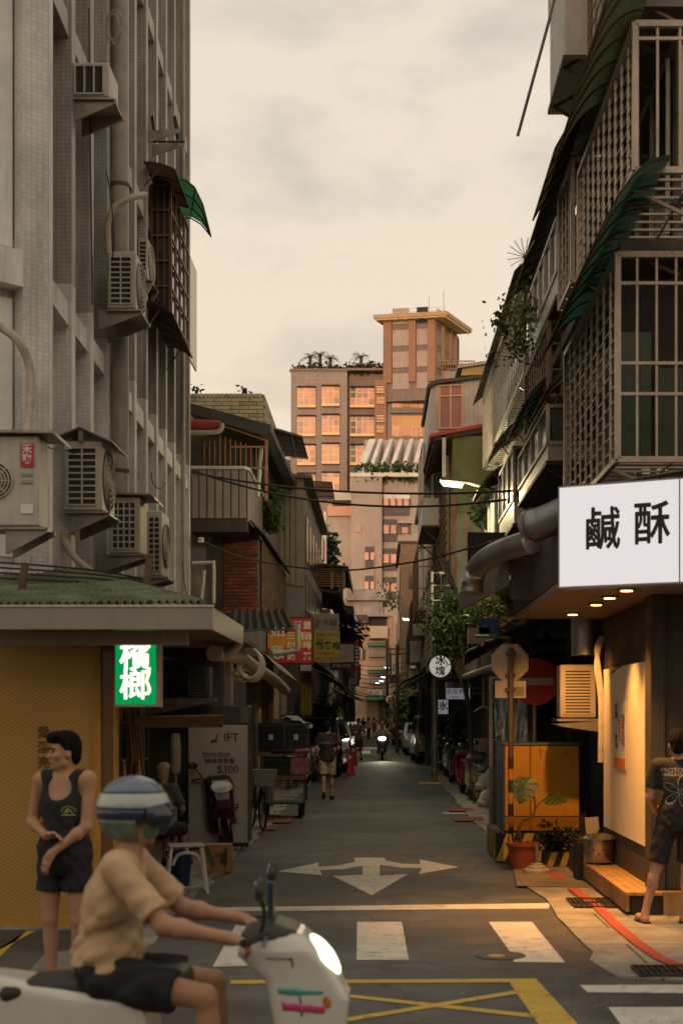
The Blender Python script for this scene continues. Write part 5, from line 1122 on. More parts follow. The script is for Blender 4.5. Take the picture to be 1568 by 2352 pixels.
# stair tower turned a little
th_ = R(-11); tcen = P(1000, 850, Yt2-1.5); ztb = tcen.z-3.5; pxm = F/(Yt2-1.5)
def TW(a, b, z):        # a along the front to the left of the corner, b back along the right side (metres)
 d1 = Vector((-math.cos(th_), -math.sin(th_), 0)); d1 = Vector((-math.cos(R(11)), math.sin(R(11)), 0)); d2 = Vector((math.sin(R(24)), math.cos(R(24)), 0)); q = tcen+d1*a+d2*b; return Vector((q.x, q.y, z))
def tbox(name, a0, a1, b0, b1, z0, z1, mat, parent): return MB().prism([TW(a0, b0, z0), TW(a1, b0, z0), TW(a1, b1, z0), TW(a0, b1, z0)], (0, 0, z1-z0)).build(name, mat, parent)
ztt = PZ(732, Yt2-1.5)
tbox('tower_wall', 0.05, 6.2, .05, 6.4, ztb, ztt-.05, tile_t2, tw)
for (a0, a1) in ((0, .9), (2.35, 3.2), (5.3, 6.3)): tbox('pillar', a0, a1, -.25, .5, ztb+2.2, ztt, terra, tw)
for (b0, b1) in ((2.0, 2.6), (4.4, 5.2), (6.0, 6.6)): tbox('pillar', -.22, .3, b0, b1, ztb+2.2, ztt, terra, tw)
for k in range(4):
 z = ztb+1.4+k*2.62
 for (a0, a1) in ((.95, 2.3), (3.25, 5.25)): tbox('tower_panel', a0, a1, -.04, .06, z, z+1.9, pan_t if not (k == 3 and a0 < 1) else inside_shade, tw)
 for (b0, b1) in ((.55, 1.95), (2.65, 4.35)): tbox('tower_panel', -.02, .06, b0, b1, z, z+1.8, terra if b0 > 1 else tile_t, tw)
rs = tbox('tower_roof', -1.7, 7.2, -1.0, 7.6, ztt+.15, ztt+.62, M('roof_trim_tan', (.42, .30, .19), .6, .15, .5, 0), tw)
tbox('roof_soffit', -1.55, 7.05, -.85, 7.5, ztt-.02, ztt+.15, M('glow_yellow_soffit', (.62, .43, .15), .6, .15, .5, 0), rs)  # yellow reflected glow under the roof put into the soffit colour
for i in range(8): piece('soffit_rib', rs, TW(-1.5+1.2*i, -.9, ztt-.06), TW(-1.5+1.2*i, 7.4, ztt-.06), .1, .1, ochre)
for i in range(9): piece('roof_rail', rs, TW(5.4-i*.8, .3, ztt+.62), TW(5.4-i*.8, .3, ztt+1.5), .05, .05, ochre)
for z in (1.1, 1.48): piece('roof_rail', rs, TW(5.4, .3, ztt+z), TW(-1, .3, ztt+z), .05, .05, ochre)
for (a_, h_) in ((1.2, 2.4), (-.6, 2.9)): piece('antenna', rs, TW(a_, 1, ztt+.6), TW(a_, 1, ztt+.6+h_), .05, .05, dk)
fbox('rear_stack', 1032, 1053, 772, 850, Yt2+8, 3, terra, tw); fbox('rear_stack', 1043, 1054, 778, 850, Yt2+7, 3, tile_t2, tw); fbox('rear_room', 1010, 1035, 790, 850, Yt2+7, 4, tile_t2, tw)
fbox('roof_house', 792, 850, 838, 850, Yt2+5, 5, terra, tw)
for i in range(14): piece('roof_rail', tw, P(1010+i*6, 848, Yt2), P(1010+i*6, 829, Yt2), .1, .1, terra)
for v in (829, 836): piece('roof_rail', tw, P(1008, v, Yt2), P(1090, v, Yt2), .14, .12, terra)
for i in range(10): piece('roof_rail', tw, P(812+i*7.4, 848, Yt2+1), P(812+i*7.4, 834, Yt2+1), .1, .1, terra)
piece('roof_rail', tw, P(810, 834, Yt2+1), P(882, 836, Yt2+1), .14, .12, terra)
def palm(label, u, v0, v1, r, seed):
 base = P(u, v0, Yt2+2); top = P(u, v1, Yt2+2); t = thing('palm_tree', label, 'palm', base, 0, 'rooftop palms', world=True); rr = random.Random(seed)
 MB().tube([base, base.lerp(top, .6), top], [.28, .2, .16], 7).build('trunk', bark, t, smooth=True); mb = MB()
 for i in range(26):
  a = rr.uniform(0, 2*PI); el = rr.uniform(-.1, 1.1); L_ = r*rr.uniform(.7, 1.1); d = Vector((math.cos(a)*math.cos(el), math.sin(a)*math.cos(el)*.8, math.sin(el)))
  pts = [top+d*L_*s-Vector((0, 0, L_*.5*s*s)) for s in (0, .25, .5, .75, 1)]
  for s in range(4):
   p_, q_ = pts[s], pts[s+1]; side = (q_-p_).cross(Vector((0, 0, 1))).normalized()*.28*(1-.2*s)
   for k in range(3):
    a0 = p_.lerp(q_, k/3); a1 = p_.lerp(q_, (k+.5)/3)
    for sg_ in (1, -1): mb.add([a0, a1, a0.lerp(q_, .5)+side*sg_-Vector((0, 0, .12))], [(0, 1, 2)])
 mb.build('crown', leaf_dark, t); return t
for i, (u, v1, r_) in enumerate(((712, 818, 1.5), (735, 815, 1.4), (758, 822, 1.35), (829, 818, 1.5), (852, 832, .9))): palm(['leftmost rooftop palm on the terracotta block', 'second rooftop palm, tallest of the left cluster', 'third rooftop palm of the left cluster', 'lone rooftop palm in the middle of the terracotta block', 'small rooftop palm next to the stair tower'][i], u, 850, v1, r_, 40+i)
for i, (ua, ub) in enumerate(((676, 790), (800, 880), (1012, 1045))): bush('rooftop_hedge', ['dark green and red hedge along the left roof edge below the palms', 'hedge along the middle roof edge of the terracotta block', 'small hedge on the roof right of the stair tower'][i], 'hedge', P((ua+ub)/2, 850, Yt2+1), [P(ua+(ub-ua)*k/24, 843+random.uniform(-4, 2), Yt2+.9) for k in range(25)], 9, .3, 60+i, .5, leaf_dark if i else translucent('leaf_purple', (.07, .05, .03), .3), stems=False)
tb = thing('apartment_building', 'distant grey slab block with thin balcony lines behind the tin awning', 'building', P(650, 1640, 320), world=True); tb.location.z = 0; WORLD[tb.name] = tb.location.copy()
fbox('wall', 560, 675, 1052, 1660, 320, 15, M('far_grey', (.3, .27, .26), .7, .1, .2, 0), tb)
for i in range(14): fbox('balcony_line', 560, 675, 1056+i*6, 1059+i*6, 319.2, .8, M('far_dark', (.16, .14, .14), .7, .1, .2, 0), tb)
# ================================================================ houses at the end of the alley, Y ~ 118 - 150
en = thing('apartment_building', 'old peach apartment block with green awnings closing the end of the alley', 'building', P(840, 1640, 140), world=True); en.location.z = 0; WORLD[en.name] = en.location.copy()
peach = M('peach_plaster', (.44, .32, .22), .8, .25, .6, .2, streak=.4); old = M('weathered_plaster', (.30, .28, .26), .85, .45, .7, .3, streak=.6)
Ye = 140.0
fbox('wall', 770, 960, 1410, 1700, Ye, 12, peach, en); fbox('upper_wall', 792, 878, 1372, 1412, Ye-.5, 10, old, en); fbox('parapet', 797, 890, 1353, 1378, Ye-1.2, 9, old, en); fbox('balcony', 790, 846, 1415, 1430, Ye-1.2, 1.2, dark_concrete, en); fbox('balcony', 846, 890, 1437, 1465, Ye-1.4, 1.4, M('cream_plaster', (.5, .40, .3), .8, .2, .6, .1, streak=.2), en)
fbox('balcony_opening', 848, 888, 1416, 1437, Ye-.2, .3, inside_shade, en); fbox('balcony_slab', 844, 891, 1410, 1415, Ye-1.4, 1.5, old, en)
for v in (1475, 1537):
 aw = fbox('awning', 844, 890, v, v+8, Ye-1.5, 1.4, M('green_tin_awning', (.06, .17, .08), .6, .25, 1, .1), en)
 w_ = fbox('window', 846, 888, v+9, v+32, Ye-.6, .5, inside_shade, en)
 for k in range(9): piece('window_bar', w_, P(846, v+10+k*2.7, Ye-.75), P(888, v+10+k*2.7, Ye-.75), .06, .06, M('pale_bar', (.4, .37, .32), .5, .2, 1, 0))
 for k in range(9): piece('window_bar', w_, P(846+k*5.2, v+9, Ye-.78), P(846+k*5.2, v+32, Ye-.78), .06, .06, MATS['pale_bar'])
fbox('awning', 838, 900, 1598, 1607, Ye-1.6, 1.5, MATS['green_tin_awning'], en); fbox('shutter', 842, 868, 1608, 1652, Ye-.3, .3, M('ochre_shutter', (.2, .13, .06), .7, .2, 1, 0), en); fbox('doorway', 868, 905, 1606, 1660, Ye-.3, .2, inside_shade, en)
for u in (800, 822): w_ = fbox('window', u, u+16, 1490, 1515, Ye-.2, .25, dark_glass, en); piece('window_frame', w_, P(u+8, 1490, Ye-.3), P(u+8, 1515, Ye-.3), .12, .1, MATS['pale_bar'])
for i, u in enumerate((845, 862)): ac_unit('%s of two outdoor units on the end block above the last green awning' % ('left' if i == 0 else 'right'), PX(u, Ye-1), PX(u+15, Ye-1), Ye-1, Ye-.4, PZ(1596, Ye-1), PZ(1583, Ye-1), rows=0, fan='-y', bracket=False)
# ================================================================ row houses down both sides
def row(side, y0, y1, h, x, mat, label, seed, awn=None, sign=None):
 rr = random.Random(seed); t = thing('row_house', label, 'building', (x, (y0+y1)/2, 0), 0, None, world=True); s = 1 if side > 0 else -1
 MB().box(min(x, x+s*8), max(x, x+s*8), y0, y1-.05, 3.0, h).build('wall', mat, t); xg_ = x+s*.9
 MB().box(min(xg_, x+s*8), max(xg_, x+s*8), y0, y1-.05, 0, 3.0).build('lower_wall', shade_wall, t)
 for f in range(int((h-3.2)//2.9)):
  z = 3.7+f*2.9; n = max(1, int((y1-y0)//3))
  for i in range(n):
   ya = y0+.5+i*(y1-y0)/n; w_ = MB().box(x-s*.05-.02, x-s*.05+.02, ya, ya+1.9, z, z+1.5).build('window', dark_glass, t)
   for k in range(3): piece('window_frame', w_, (x-s*.08, ya+k*.95, z), (x-s*.08, ya+k*.95, z+1.5), .06, .05, white_al)
  w_ = MB().box(x+s*.5 if s > 0 else x-1.6, x+1.6 if s > 0 else x-.5, y0-.03, y0+.02, z, z+1.4).build('window', dark_glass, t)
 pz = [rr.uniform(2.9, 3.3) for _ in range(3)]; n = max(1, int((y1-y0)//4.5))
 for i in range(n):
  ya = y0+(y1-y0)*i/n; yb_ = y0+(y1-y0)*(i+1)/n-.3; zz = rr.choice(pz); o_ = rr.uniform(.7, 1.1)
  MB().sheet((x, ya, zz+.35), (x, yb_, zz+.35), (x-s*o_, yb_, zz-.12), (x-s*o_, ya, zz-.12), max(8, int((yb_-ya)*5)), lambda a, b: .015*math.sin(a*80), .02).build('awning', rr.choice([tin_dark, tin_dark, teal_sheet, flap]), t)
  boxp('pillar', t, x-.1, x+.1, ya, ya+.25, 0, 3.0, plaster_grey)
  zc = rr.uniform(3.9, 5)
  if rr.random() < .8: 
   cgo = boxp('balcony_box', t, min(x, x-s*.55), max(x, x-s*.55), ya+.3, yb_-.3, zc, zc+1.3, rr.choice([cage_grey, white_al, cage_rust, pink_panel]))
   for k in range(7): piece('balcony_bar', t, (x-s*.57, ya+.3+(yb_-ya-.6)*k/6, zc), (x-s*.57, ya+.3+(yb_-ya-.6)*k/6, zc+1.3), .05, .05, tin_dark)
 MB().box(min(x-s*.15, x+s*8), max(x-s*.15, x+s*8), y0, y1-.05, h, h+.2).build('roof', tin_dark, t); return t
tan = M('tan_plaster', (.33, .27, .2), .8, .3, .8, .2, streak=.5); ltile = M('brown_tile_wall', (.30, .19, .13), .7, .2, .8, .1, tile=(.3, .12, .014, (.17, .12, .09), .5))
row(-1, 66, 80, 6.6, -2.45, tan, 'tan house beyond the barred roof terrace, left side', 1); row(-1, 80, 98, 6.0, -2.3, plaster_grey, 'grey house half way down the left side', 2)
row(-1, 98, 126, 6.6, -2.2, peach, 'peach house near the far left end of the alley', 3)
row(1, 44, 52, 10.5, 1.7, tan, 'tan house with boxed balconies, right of the second street lamp', 4); row(1, 52, 62, 9.0, 1.75, plaster_grey, 'grey house behind the ice sign', 5)
row(1, 62, 72, 11.5, 1.9, M('grey_white_tile', (.4, .37, .33), .7, .25, .8, .1, streak=.4), 'pale house with many pipes behind the second street lamp', 6)
row(1, 86, 100, 12.2, 1.25, ltile, 'brown tiled house end beside the third street lamp', 7); row(1, 72, 86, 8.2, 2.2, tan, 'tan house set back behind the round pawn signs', 8); row(1, 100, 132, 8.5, 1.7, plaster_grey, 'grey house at the far right end of the alley', 9)
# lattice, louvre and pipes on the near face of the right row
Yq = 43.4; X_ = 1.62
lt = thing('wall_lattice', 'brown lattice screen and ribbed panels on the upper wall, left of the bare concrete wall', 'screen', P(1000, 1330, Yq), world=True)
for i in range(16):
 y = 34+i*.6; piece('lattice_bar', lt, (X_, y, 5.6), (X_, y, 8.1), .05, .05, cage_rust)
for i in range(11): piece('lattice_bar', lt, (X_-.02, 34, 5.6+i*.25), (X_-.02, 43, 5.6+i*.25), .04, .04, cage_rust)
awning('black roof edge of the house with the lattice screen', (1.75, 33.2, 8.5), (1.75, 44, 8.5), (-.55, 0, 0), .35, tin_dark, 'awnings on the right side', strut=False)
cage('white caged window low on the house left of the bare concrete wall', 1.25, 1.66, 34, 37.5, 4.3, 5.3, cage_grey, sv=.3, sh=.2)
cage('tall grey caged window beyond it, above the ice sign', 1.2, 1.7, 45, 51, 5.2, 7.2, cage_rust, sv=.4, sh=.3)
bay('white caged balcony box left of the lattice, below the penthouse', 1.15, 1.66, 38.2, 42, 7.0, 9.2, n=3)
for i in range(7): cable(['thick','thin','loose','bent','slack','stray','frayed'][i]+' black cable on the wall above the bushy street tree', smooth_path([P(1000+i*5, 1250+i*9, 32.5), P(1010+i*6, 1290+i*10, 32.3), P(1025+i*4, 1320+i*8, 32.3), P(1040, 1330+i*9, 32.4)]), .018)
# ================================================================ overhead wires
cable('upper black wire crossing the alley below the penthouse', wavy(P(442, 1085, 30), P(1290, 1118, 24), 24, .25), .022); cable('second black wire crossing just beneath the upper one', wavy(P(442, 1080, 30), P(1290, 1125, 25), 24, .5), .022)
cable('lower black wire swooping from the balcony house to the shop roof', smooth_path([P(467, 1243, 29), P(560, 1280, 30), P(680, 1302, 30), P(800, 1309, 29), P(950, 1290, 26), P(1080, 1258, 24), P(1200, 1222, 21)], 8), .018)
cl = thing('wire_insulator', 'white porcelain insulator at the edge of the tiled building', 'insulator', P(462, 1243, 29), world=True); MB().lathe([(.03, 0), (.07, .02), (.05, .06), (.07, .1), (.03, .12)], 10, P(462, 1247, 29)).build('body', pvc_white, cl); piece('bracket', cl, P(440, 1243, 29.1), P(462, 1243, 29.1), .03, .03, black_iron)
for i in range(9):
 v = 1520+i*10; cable(['first', 'second', 'third', 'fourth', 'fifth', 'sixth', 'seventh', 'eighth', 'ninth'][i]+' of the thin far wires crossing between the street lamps, counted from above', wavy(P(800, v, 100), P(960, v+random.uniform(-18, 12), 80), 10, .4), .022, group='far wires')
# white bent pipes by the tiled building
cable('white plastic pipe bent over like a walking stick beside the tiled building', smooth_path([P(442, 1293, 28.8), P(485, 1292, 28.8), P(491, 1297, 28.8), P(491, 1385, 28.8)], 5), .035, pvc_white, 'plastic_pipe', 'pipe', n=8)
cable('thin white plastic pipe leaning beside the bent one', [P(462, 1390, 28.7), P(470, 1310, 28.7)], .03, pvc_white, 'plastic_pipe', 'pipe', n=8)
# ================================================================ street lamps
lamp_on = MEMIT('street_lamp_glow', (1.0, .86, .46), 2.6); lamp_cool = MEMIT('street_lamp_far_glow', (.95, .93, 1.0), 3.0); pole_m = M('lamp_pole', (.2, .18, .15), .6, .25, 3, .1)
def street_lamp(label, u, v, Y, arm, pole=True, mat=lamp_on, L_=.55, light=0):
 h = P(u, v, Y); t = thing('street_lamp', label, 'street lamp', (h.x+arm, Y, 0 if pole else h.z-.5), 0, 'street lamps', world=True)
 MB().prism([h+Vector((-L_/2, -.09, .03)), h+Vector((L_/2, -.09, -.02)), h+Vector((L_/2, -.09, .06)), h+Vector((-L_/2, -.09, .09))], (0, .18, 0)).build('head', pole_m, t, bevel=.015)
 MB().prism([h+Vector((-L_/2+.02, -.075, .025)), h+Vector((L_/2-.06, -.075, -.02)), h+Vector((L_/2-.1, -.075, -.10)), h+Vector((-L_/2+.08, -.075, -.06))], (0, .15, 0)).build('lamp', mat, t)
 MB().tube(smooth_path([h+Vector((L_/2-.05, 0, .03)), h+Vector((arm*.5, 0, -.12)), h+Vector((arm*.85, 0, -.3)), h+Vector((arm, 0, -.5 if pole else -.45))]), .04, 8).build('arm', pole_m, t, smooth=True)
 if pole: MB().tube([(h.x+arm, Y, 0), (h.x+arm, Y, h.z-.4)], [.075, .05], 10).build('pole', zinc, t, smooth=True)
 else: boxp('wall_plate', t, h.x+arm-.05, h.x+arm+.06, Y-.1, Y+.1, h.z-.65, h.z-.25, pole_m)
 if light:
  ld = bpy.data.lights.new('lamp', 'POINT'); lo_ = bpy.data.objects.new('street_lamp_light', ld); COL.objects.link(lo_); lo_.location = h+Vector((-.1, 0, -.3)); ld.energy = light; ld.color = (1, .8, .42); ld.shadow_soft_size = .12
 return t
street_lamp('nearest lit street lamp, its arm reaching out from the caged house', 1040, 1108, 28.5, 1.42, False, light=230)
street_lamp('second lit street lamp, in front of the brown tiled house end', 935, 1421, 72, 1.1, True, light=250)
for i, (u, v, Y) in enumerate(((903, 1506, 112), (888, 1532, 122), (880, 1554, 128), (876, 1563, 132), (867, 1568, 136))): street_lamp(['third lit street lamp down the alley', 'fourth lit street lamp down the alley', 'fifth lit street lamp, small and bluish', 'sixth lit street lamp, lowest but one', 'farthest and smallest lit street lamp'][i], u, v, Y, 1.0, True, lamp_cool, .5)
for i, (u, v0, v1, Y) in enumerate(((912, 1420, 1680, 70), (889, 1470, 1680, 90))):
 q = thing('utility_pole', ['dark rusty utility pole left of the ice sign', 'thinner dark utility pole beyond it'][i], 'pole', (PX(u, Y), Y, 0), world=True)
 MB().tube([(PX(u, Y), Y, 0), (PX(u, Y), Y, PZ(v0+60*(1-i), Y))], .09, 8).build('shaft', rust_iron, q, smooth=True)
 for k in range(2): piece('cross_arm', q, (PX(u, Y)-.5, Y, PZ(v0+70+k*12, Y)), (PX(u, Y)+.5, Y, PZ(v0+70+k*12, Y)), .07, .07, rust_iron)
# ================================================================ hanging signs
def sign(label, u0, u1, v0, v1, Y, frame, face, bands=(), texts=(), d=.12, name='shop_sign', hang='l', fw=.04):
 x0, x1, z0, z1 = PX(u0, Y), PX(u1, Y), PZ(v1, Y), PZ(v0, Y); t = thing(name, label, 'sign', ((x0+x1)/2, Y, z0), 0, 'shop signs', world=True)
 MB().box(x0, x1, Y, Y+d, z0, z1).build('case', frame, t); MB().box(x0+fw, x1-fw, Y-.008, Y, z0+fw, z1-fw).build('face', face, t)
 for (va, vb, m_) in bands: boxp('band', t, x0+fw, x1-fw, Y-.012, Y-.006, PZ(vb, Y), PZ(va, Y), m_)
 for tx in texts:
  s_, u, v, sz, m_ = tx[:5]; k = tx[5] if len(tx) > 5 else {}; text('lettering', t, s_, (PX(u, Y), Y-.018, PZ(v, Y)), sz*Y/F, m_, depth=.001, **k)
 xs = x0 if hang == 'l' else x1; e_ = -1 if hang == 'l' else 1
 for z in (z0+.15, z1-.15): piece('bracket', t, (xs, Y+d/2, z), (xs+e_*.7, Y+d/2, z), .03, .03, black_iron)
 return t
fr_dark = M('sign_frame_dark', (.05, .02, .025), .6, .2, 3, 0); s_red = M('sign_red', (.42, .03, .045), .5, .12, 3, 0); s_org = M('sign_orange', (.55, .22, .03), .5, .12, 3, 0); s_wht = M('sign_letter_white', (.62, .56, .45), .5, .1, 3, 0); s_cream = M('sign_cream', (.42, .37, .29), .5, .12, 3, 0); s_yel = M('sign_yellow', (.52, .45, .06), .5, .12, 3, 0); s_blk = M('sign_black', (.02, .02, .02), .5, 0, bump=0); s_pale = M('sign_pale', (.4, .39, .36), .5, .1, 3, 0)
k2 = {'bold': .006}
sign('red and orange breakfast sign with white characters hanging over the left side', 611, 720, 1416, 1526, 30.4, fr_dark, s_red, [(1455, 1487, s_org)],
     [('如', 637, 1450, 34, s_wht, k2), ('意', 637, 1500, 34, s_wht, k2), ('堡', 705, 1437, 19, s_wht, k2), ('漢', 684, 1437, 19, s_wht, k2), ('三明治', 688, 1461, 19, s_wht, k2), ('咖', 669, 1484, 19, s_wht, k2), ('啡', 705, 1484, 19, s_wht, k2), ('奶', 669, 1508, 19, s_wht, k2), ('茶', 705, 1508, 19, s_wht, k2)])
sign('pale card shop sign with thin dark lettering, above the yellow notice', 713, 778, 1409, 1450, 44, s_cream, M('card_face', (.34, .29, .23), .5, .1, 3, 0), (), [('JJ', 727, 1430, 22, s_blk, {'italic': .3}), ('卡舖', 757, 1430, 17, s_blk)])
sign('yellow notice with red number hanging under the card shop sign', 719, 780, 1449, 1521, 43.8, s_pale, s_yel, (), [('安區臨江里里長', 752, 1458, 7.6, s_red), ('梁錦', 733, 1470, 7, s_blk), ('劉勇雄', 753, 1484, 19, s_blk, k2), ('服務電話', 751, 1501, 9, s_red), ('932029070', 751, 1513, 12.5, s_red)])
sign('white sign with a black number band seen from behind, beyond the yellow notice', 757, 814, 1477, 1538, 50, fr_dark, s_pale, [(1520, 1537, s_blk)], [('時代', 790, 1490, 15, s_org, {'sx': -1}), ('設計', 790, 1510, 13, s_org, {'sx': -1}), ('2738-3733', 784, 1529, 10, s_wht)])
bp_ = thing('barber_pole', 'red white and blue barber pole at the end of the number sign', 'barber pole', P(819, 1538, 50), world=True)
p0, p1 = P(819, 1536, 50), P(819, 1478, 50)
for i in range(12): MB().tube([p0.lerp(p1, .08+.84*i/12), p0.lerp(p1, .08+.84*(i+1)/12)], .085, 12).build('stripe', (M('barber_red', (.45, .04, .04), .4, .1, 5, 0), M('barber_white', (.6, .57, .5), .4, .1, 5, 0), M('barber_blue', (.05, .09, .3), .4, .1, 5, 0), MATS['barber_white'])[i % 4], bp_, smooth=True)
for q in (p0, p1): MB().lathe([(.1, -.08), (.1, .08)], 12, q).build('cap', s_red, bp_)
piece('bracket', bp_, p1+Vector((0, .05, .05)), p1+Vector((-1.0, .05, .05)), .03, .03, black_iron)
ci = thing('shop_sign', 'round white ice sign with blue characters on a grey pole', 'sign', (PX(998, 41), 41, 0), world=True)
cc = P(1010, 1530, 41); MB().lathe([(.33, -.06), (.33, .06)], 28, cc, 'y').build('rim', M('sign_rim', (.08, .06, .07), .5, .1, 3, 0), ci, smooth=True); MB().lathe([(.31, -.07), (.31, -.05)], 28, cc, 'y').build('face', MEMIT('ice_sign_added_glow', (.62, .56, .47), .42), ci)  # face emission added so the sign shows under the dark overhang
s_blu = M('sign_blue', (.02, .06, .3), .5, .1, 3, 0)
for i, ch_ in enumerate('冰塊'): text('lettering', ci, ch_, (cc.x+.0, 40.92, cc.z+.14-.29*i), .29, s_blu, 0, thick=.006)
MB().tube([(PX(998, 41), 41.12, 0), (PX(998, 41), 41.12, 4.05)], .075, 10).build('pole', zinc, ci, smooth=True)
s_pur = M('sign_purple', (.10, .03, .11), .5, .2, 3, 0); s_lil = MEMIT('sign_lilac_added_glow', (.34, .31, .36), .3)  # lilac emission added to brighten the salon sign and the banner
sign('nail salon sign with a purple top and dark characters, right of the ice sign', 1023, 1079, 1566, 1606, 36, s_pale, s_lil, [(1566, 1580, s_pur)], [('金容美甲', 1051, 1588, 13.5, s_blk), ('預約電話', 1045, 1600, 5, s_blk)], hang='r', fw=.015)
sign('pale banner with a red ice character below the round ice sign', 1005, 1029, 1606, 1640, 44, s_pale, s_lil, (), [('氷', 1017, 1622, 22, s_red, k2)], hang='r', fw=.01, d=.03)
for i, (u, v, r_) in enumerate(((895, 1606, .22), (911, 1601, .3))):
 q = thing('shop_sign', ['small', 'larger'][i]+' round pawn sign with blue rim and red character', 'sign', (PX(u, 78), 78, 0), world=True); c_ = P(u, v, 78)
 MB().lathe([(r_*1.2, -.05), (r_*1.2, .05)], 20, c_, 'y').build('rim', s_blu, q); MB().lathe([(r_, -.06), (r_, -.04)], 20, c_, 'y').build('face', s_wht, q); text('lettering', q, '當', (c_.x, 77.93, c_.z), r_*1.3, s_red, .01); piece('pole', q, (c_.x+.05, 78.05, 0), (c_.x+.05, 78.05, c_.z), .05, .05, zinc)
# ================================================================ people
from mathutils.bvhtree import BVHTree
skin = M('skin', (.42, .235, .14), .5, .12, 9, .05, spec=.35); skin_pale = M('skin_pale', (.5, .30, .2), .5, .12, 9, .05); hair_m = M('black_hair', (.008, .007, .0065), .85, .3, 60, .8, fine=220, spec=.15); hair_grey = M('grey_hair', (.42, .36, .28), .7, .3, 60, .5, fine=180)
cloth_black = M('black_cotton', (.017, .017, .019), .85, .3, 7, .4, fine=35); cloth_char = M('charcoal_cotton', (.028, .027, .027), .85, .3, 7, .4, fine=35); khaki = M('khaki_cotton', (.40, .33, .25), .85, .2, 7, .4, fine=35); tan_shirt = M('tan_cotton', (.50, .35, .20), .85, .2, 5, .5, fine=25); grey_tee = M('grey_cotton', (.2, .19, .165), .85, .2, 7, .3); rubber = M('black_rubber', (.02, .019, .018), .7, .2, 9, .1); eye_m = M('dark_eye', (.012, .01, .01), .2, 0, bump=0); lip_m = M('lips', (.30, .11, .08), .5, .1, 9, 0)
def hand(pr, w, d, n, side, s=1.0, curl=.5, tight=False):
 """palm and five bent fingers from wrist w, pointing along d, palm facing n, thumb on side"""
 w, d, n, side = (Vector(a) for a in (w, d, n, side)); d.normalize(); n = (n-d*n.dot(d)).normalized(); side = (side-d*side.dot(d)-n*side.dot(n)).normalized()
 c = w+d*.048*s; pr.append(('c', tuple(w), tuple(w+d*.03*s), .026*s, .028*s)); 
 for o in (-.024, -.008, .010, .026): pr.append(('c', tuple(w+d*.02*s+side*o*.7*s), tuple(w+d*.085*s+side*o*s), .015*s, .0125*s, {'k': .012}))
 for o, ln in ((.028, .066), (.0095, .078), (-.009, .073), (-.026, .056)):
  a = w+d*.085*s+side*o*s; c1 = math.cos(curl*.7); s1 = math.sin(curl*.7); b = a+(d*c1+n*s1)*ln*.55*s; c2 = math.cos(curl*1.7); s2 = math.sin(curl*1.7); e = b+(d*c2+n*s2)*ln*.5*s
  pr.append(('c', tuple(a), tuple(b), .0095*s, .0088*s, {'k': .003})); pr.append(('c', tuple(b), tuple(e), .0088*s, .0075*s, {'k': .003}))
 a = w+d*.028*s+side*.026*s; b = a+(d*.6+side*.62+n*.35)*.045*s; e = b+(d*.85+side*.15+n*.45)*.036*s
 pr.append(('c', tuple(a), tuple(b), .0135*s, .0105*s, {'k': .008})); pr.append(('c', tuple(b), tuple(e), .0105*s, .0085*s, {'k': .003}))
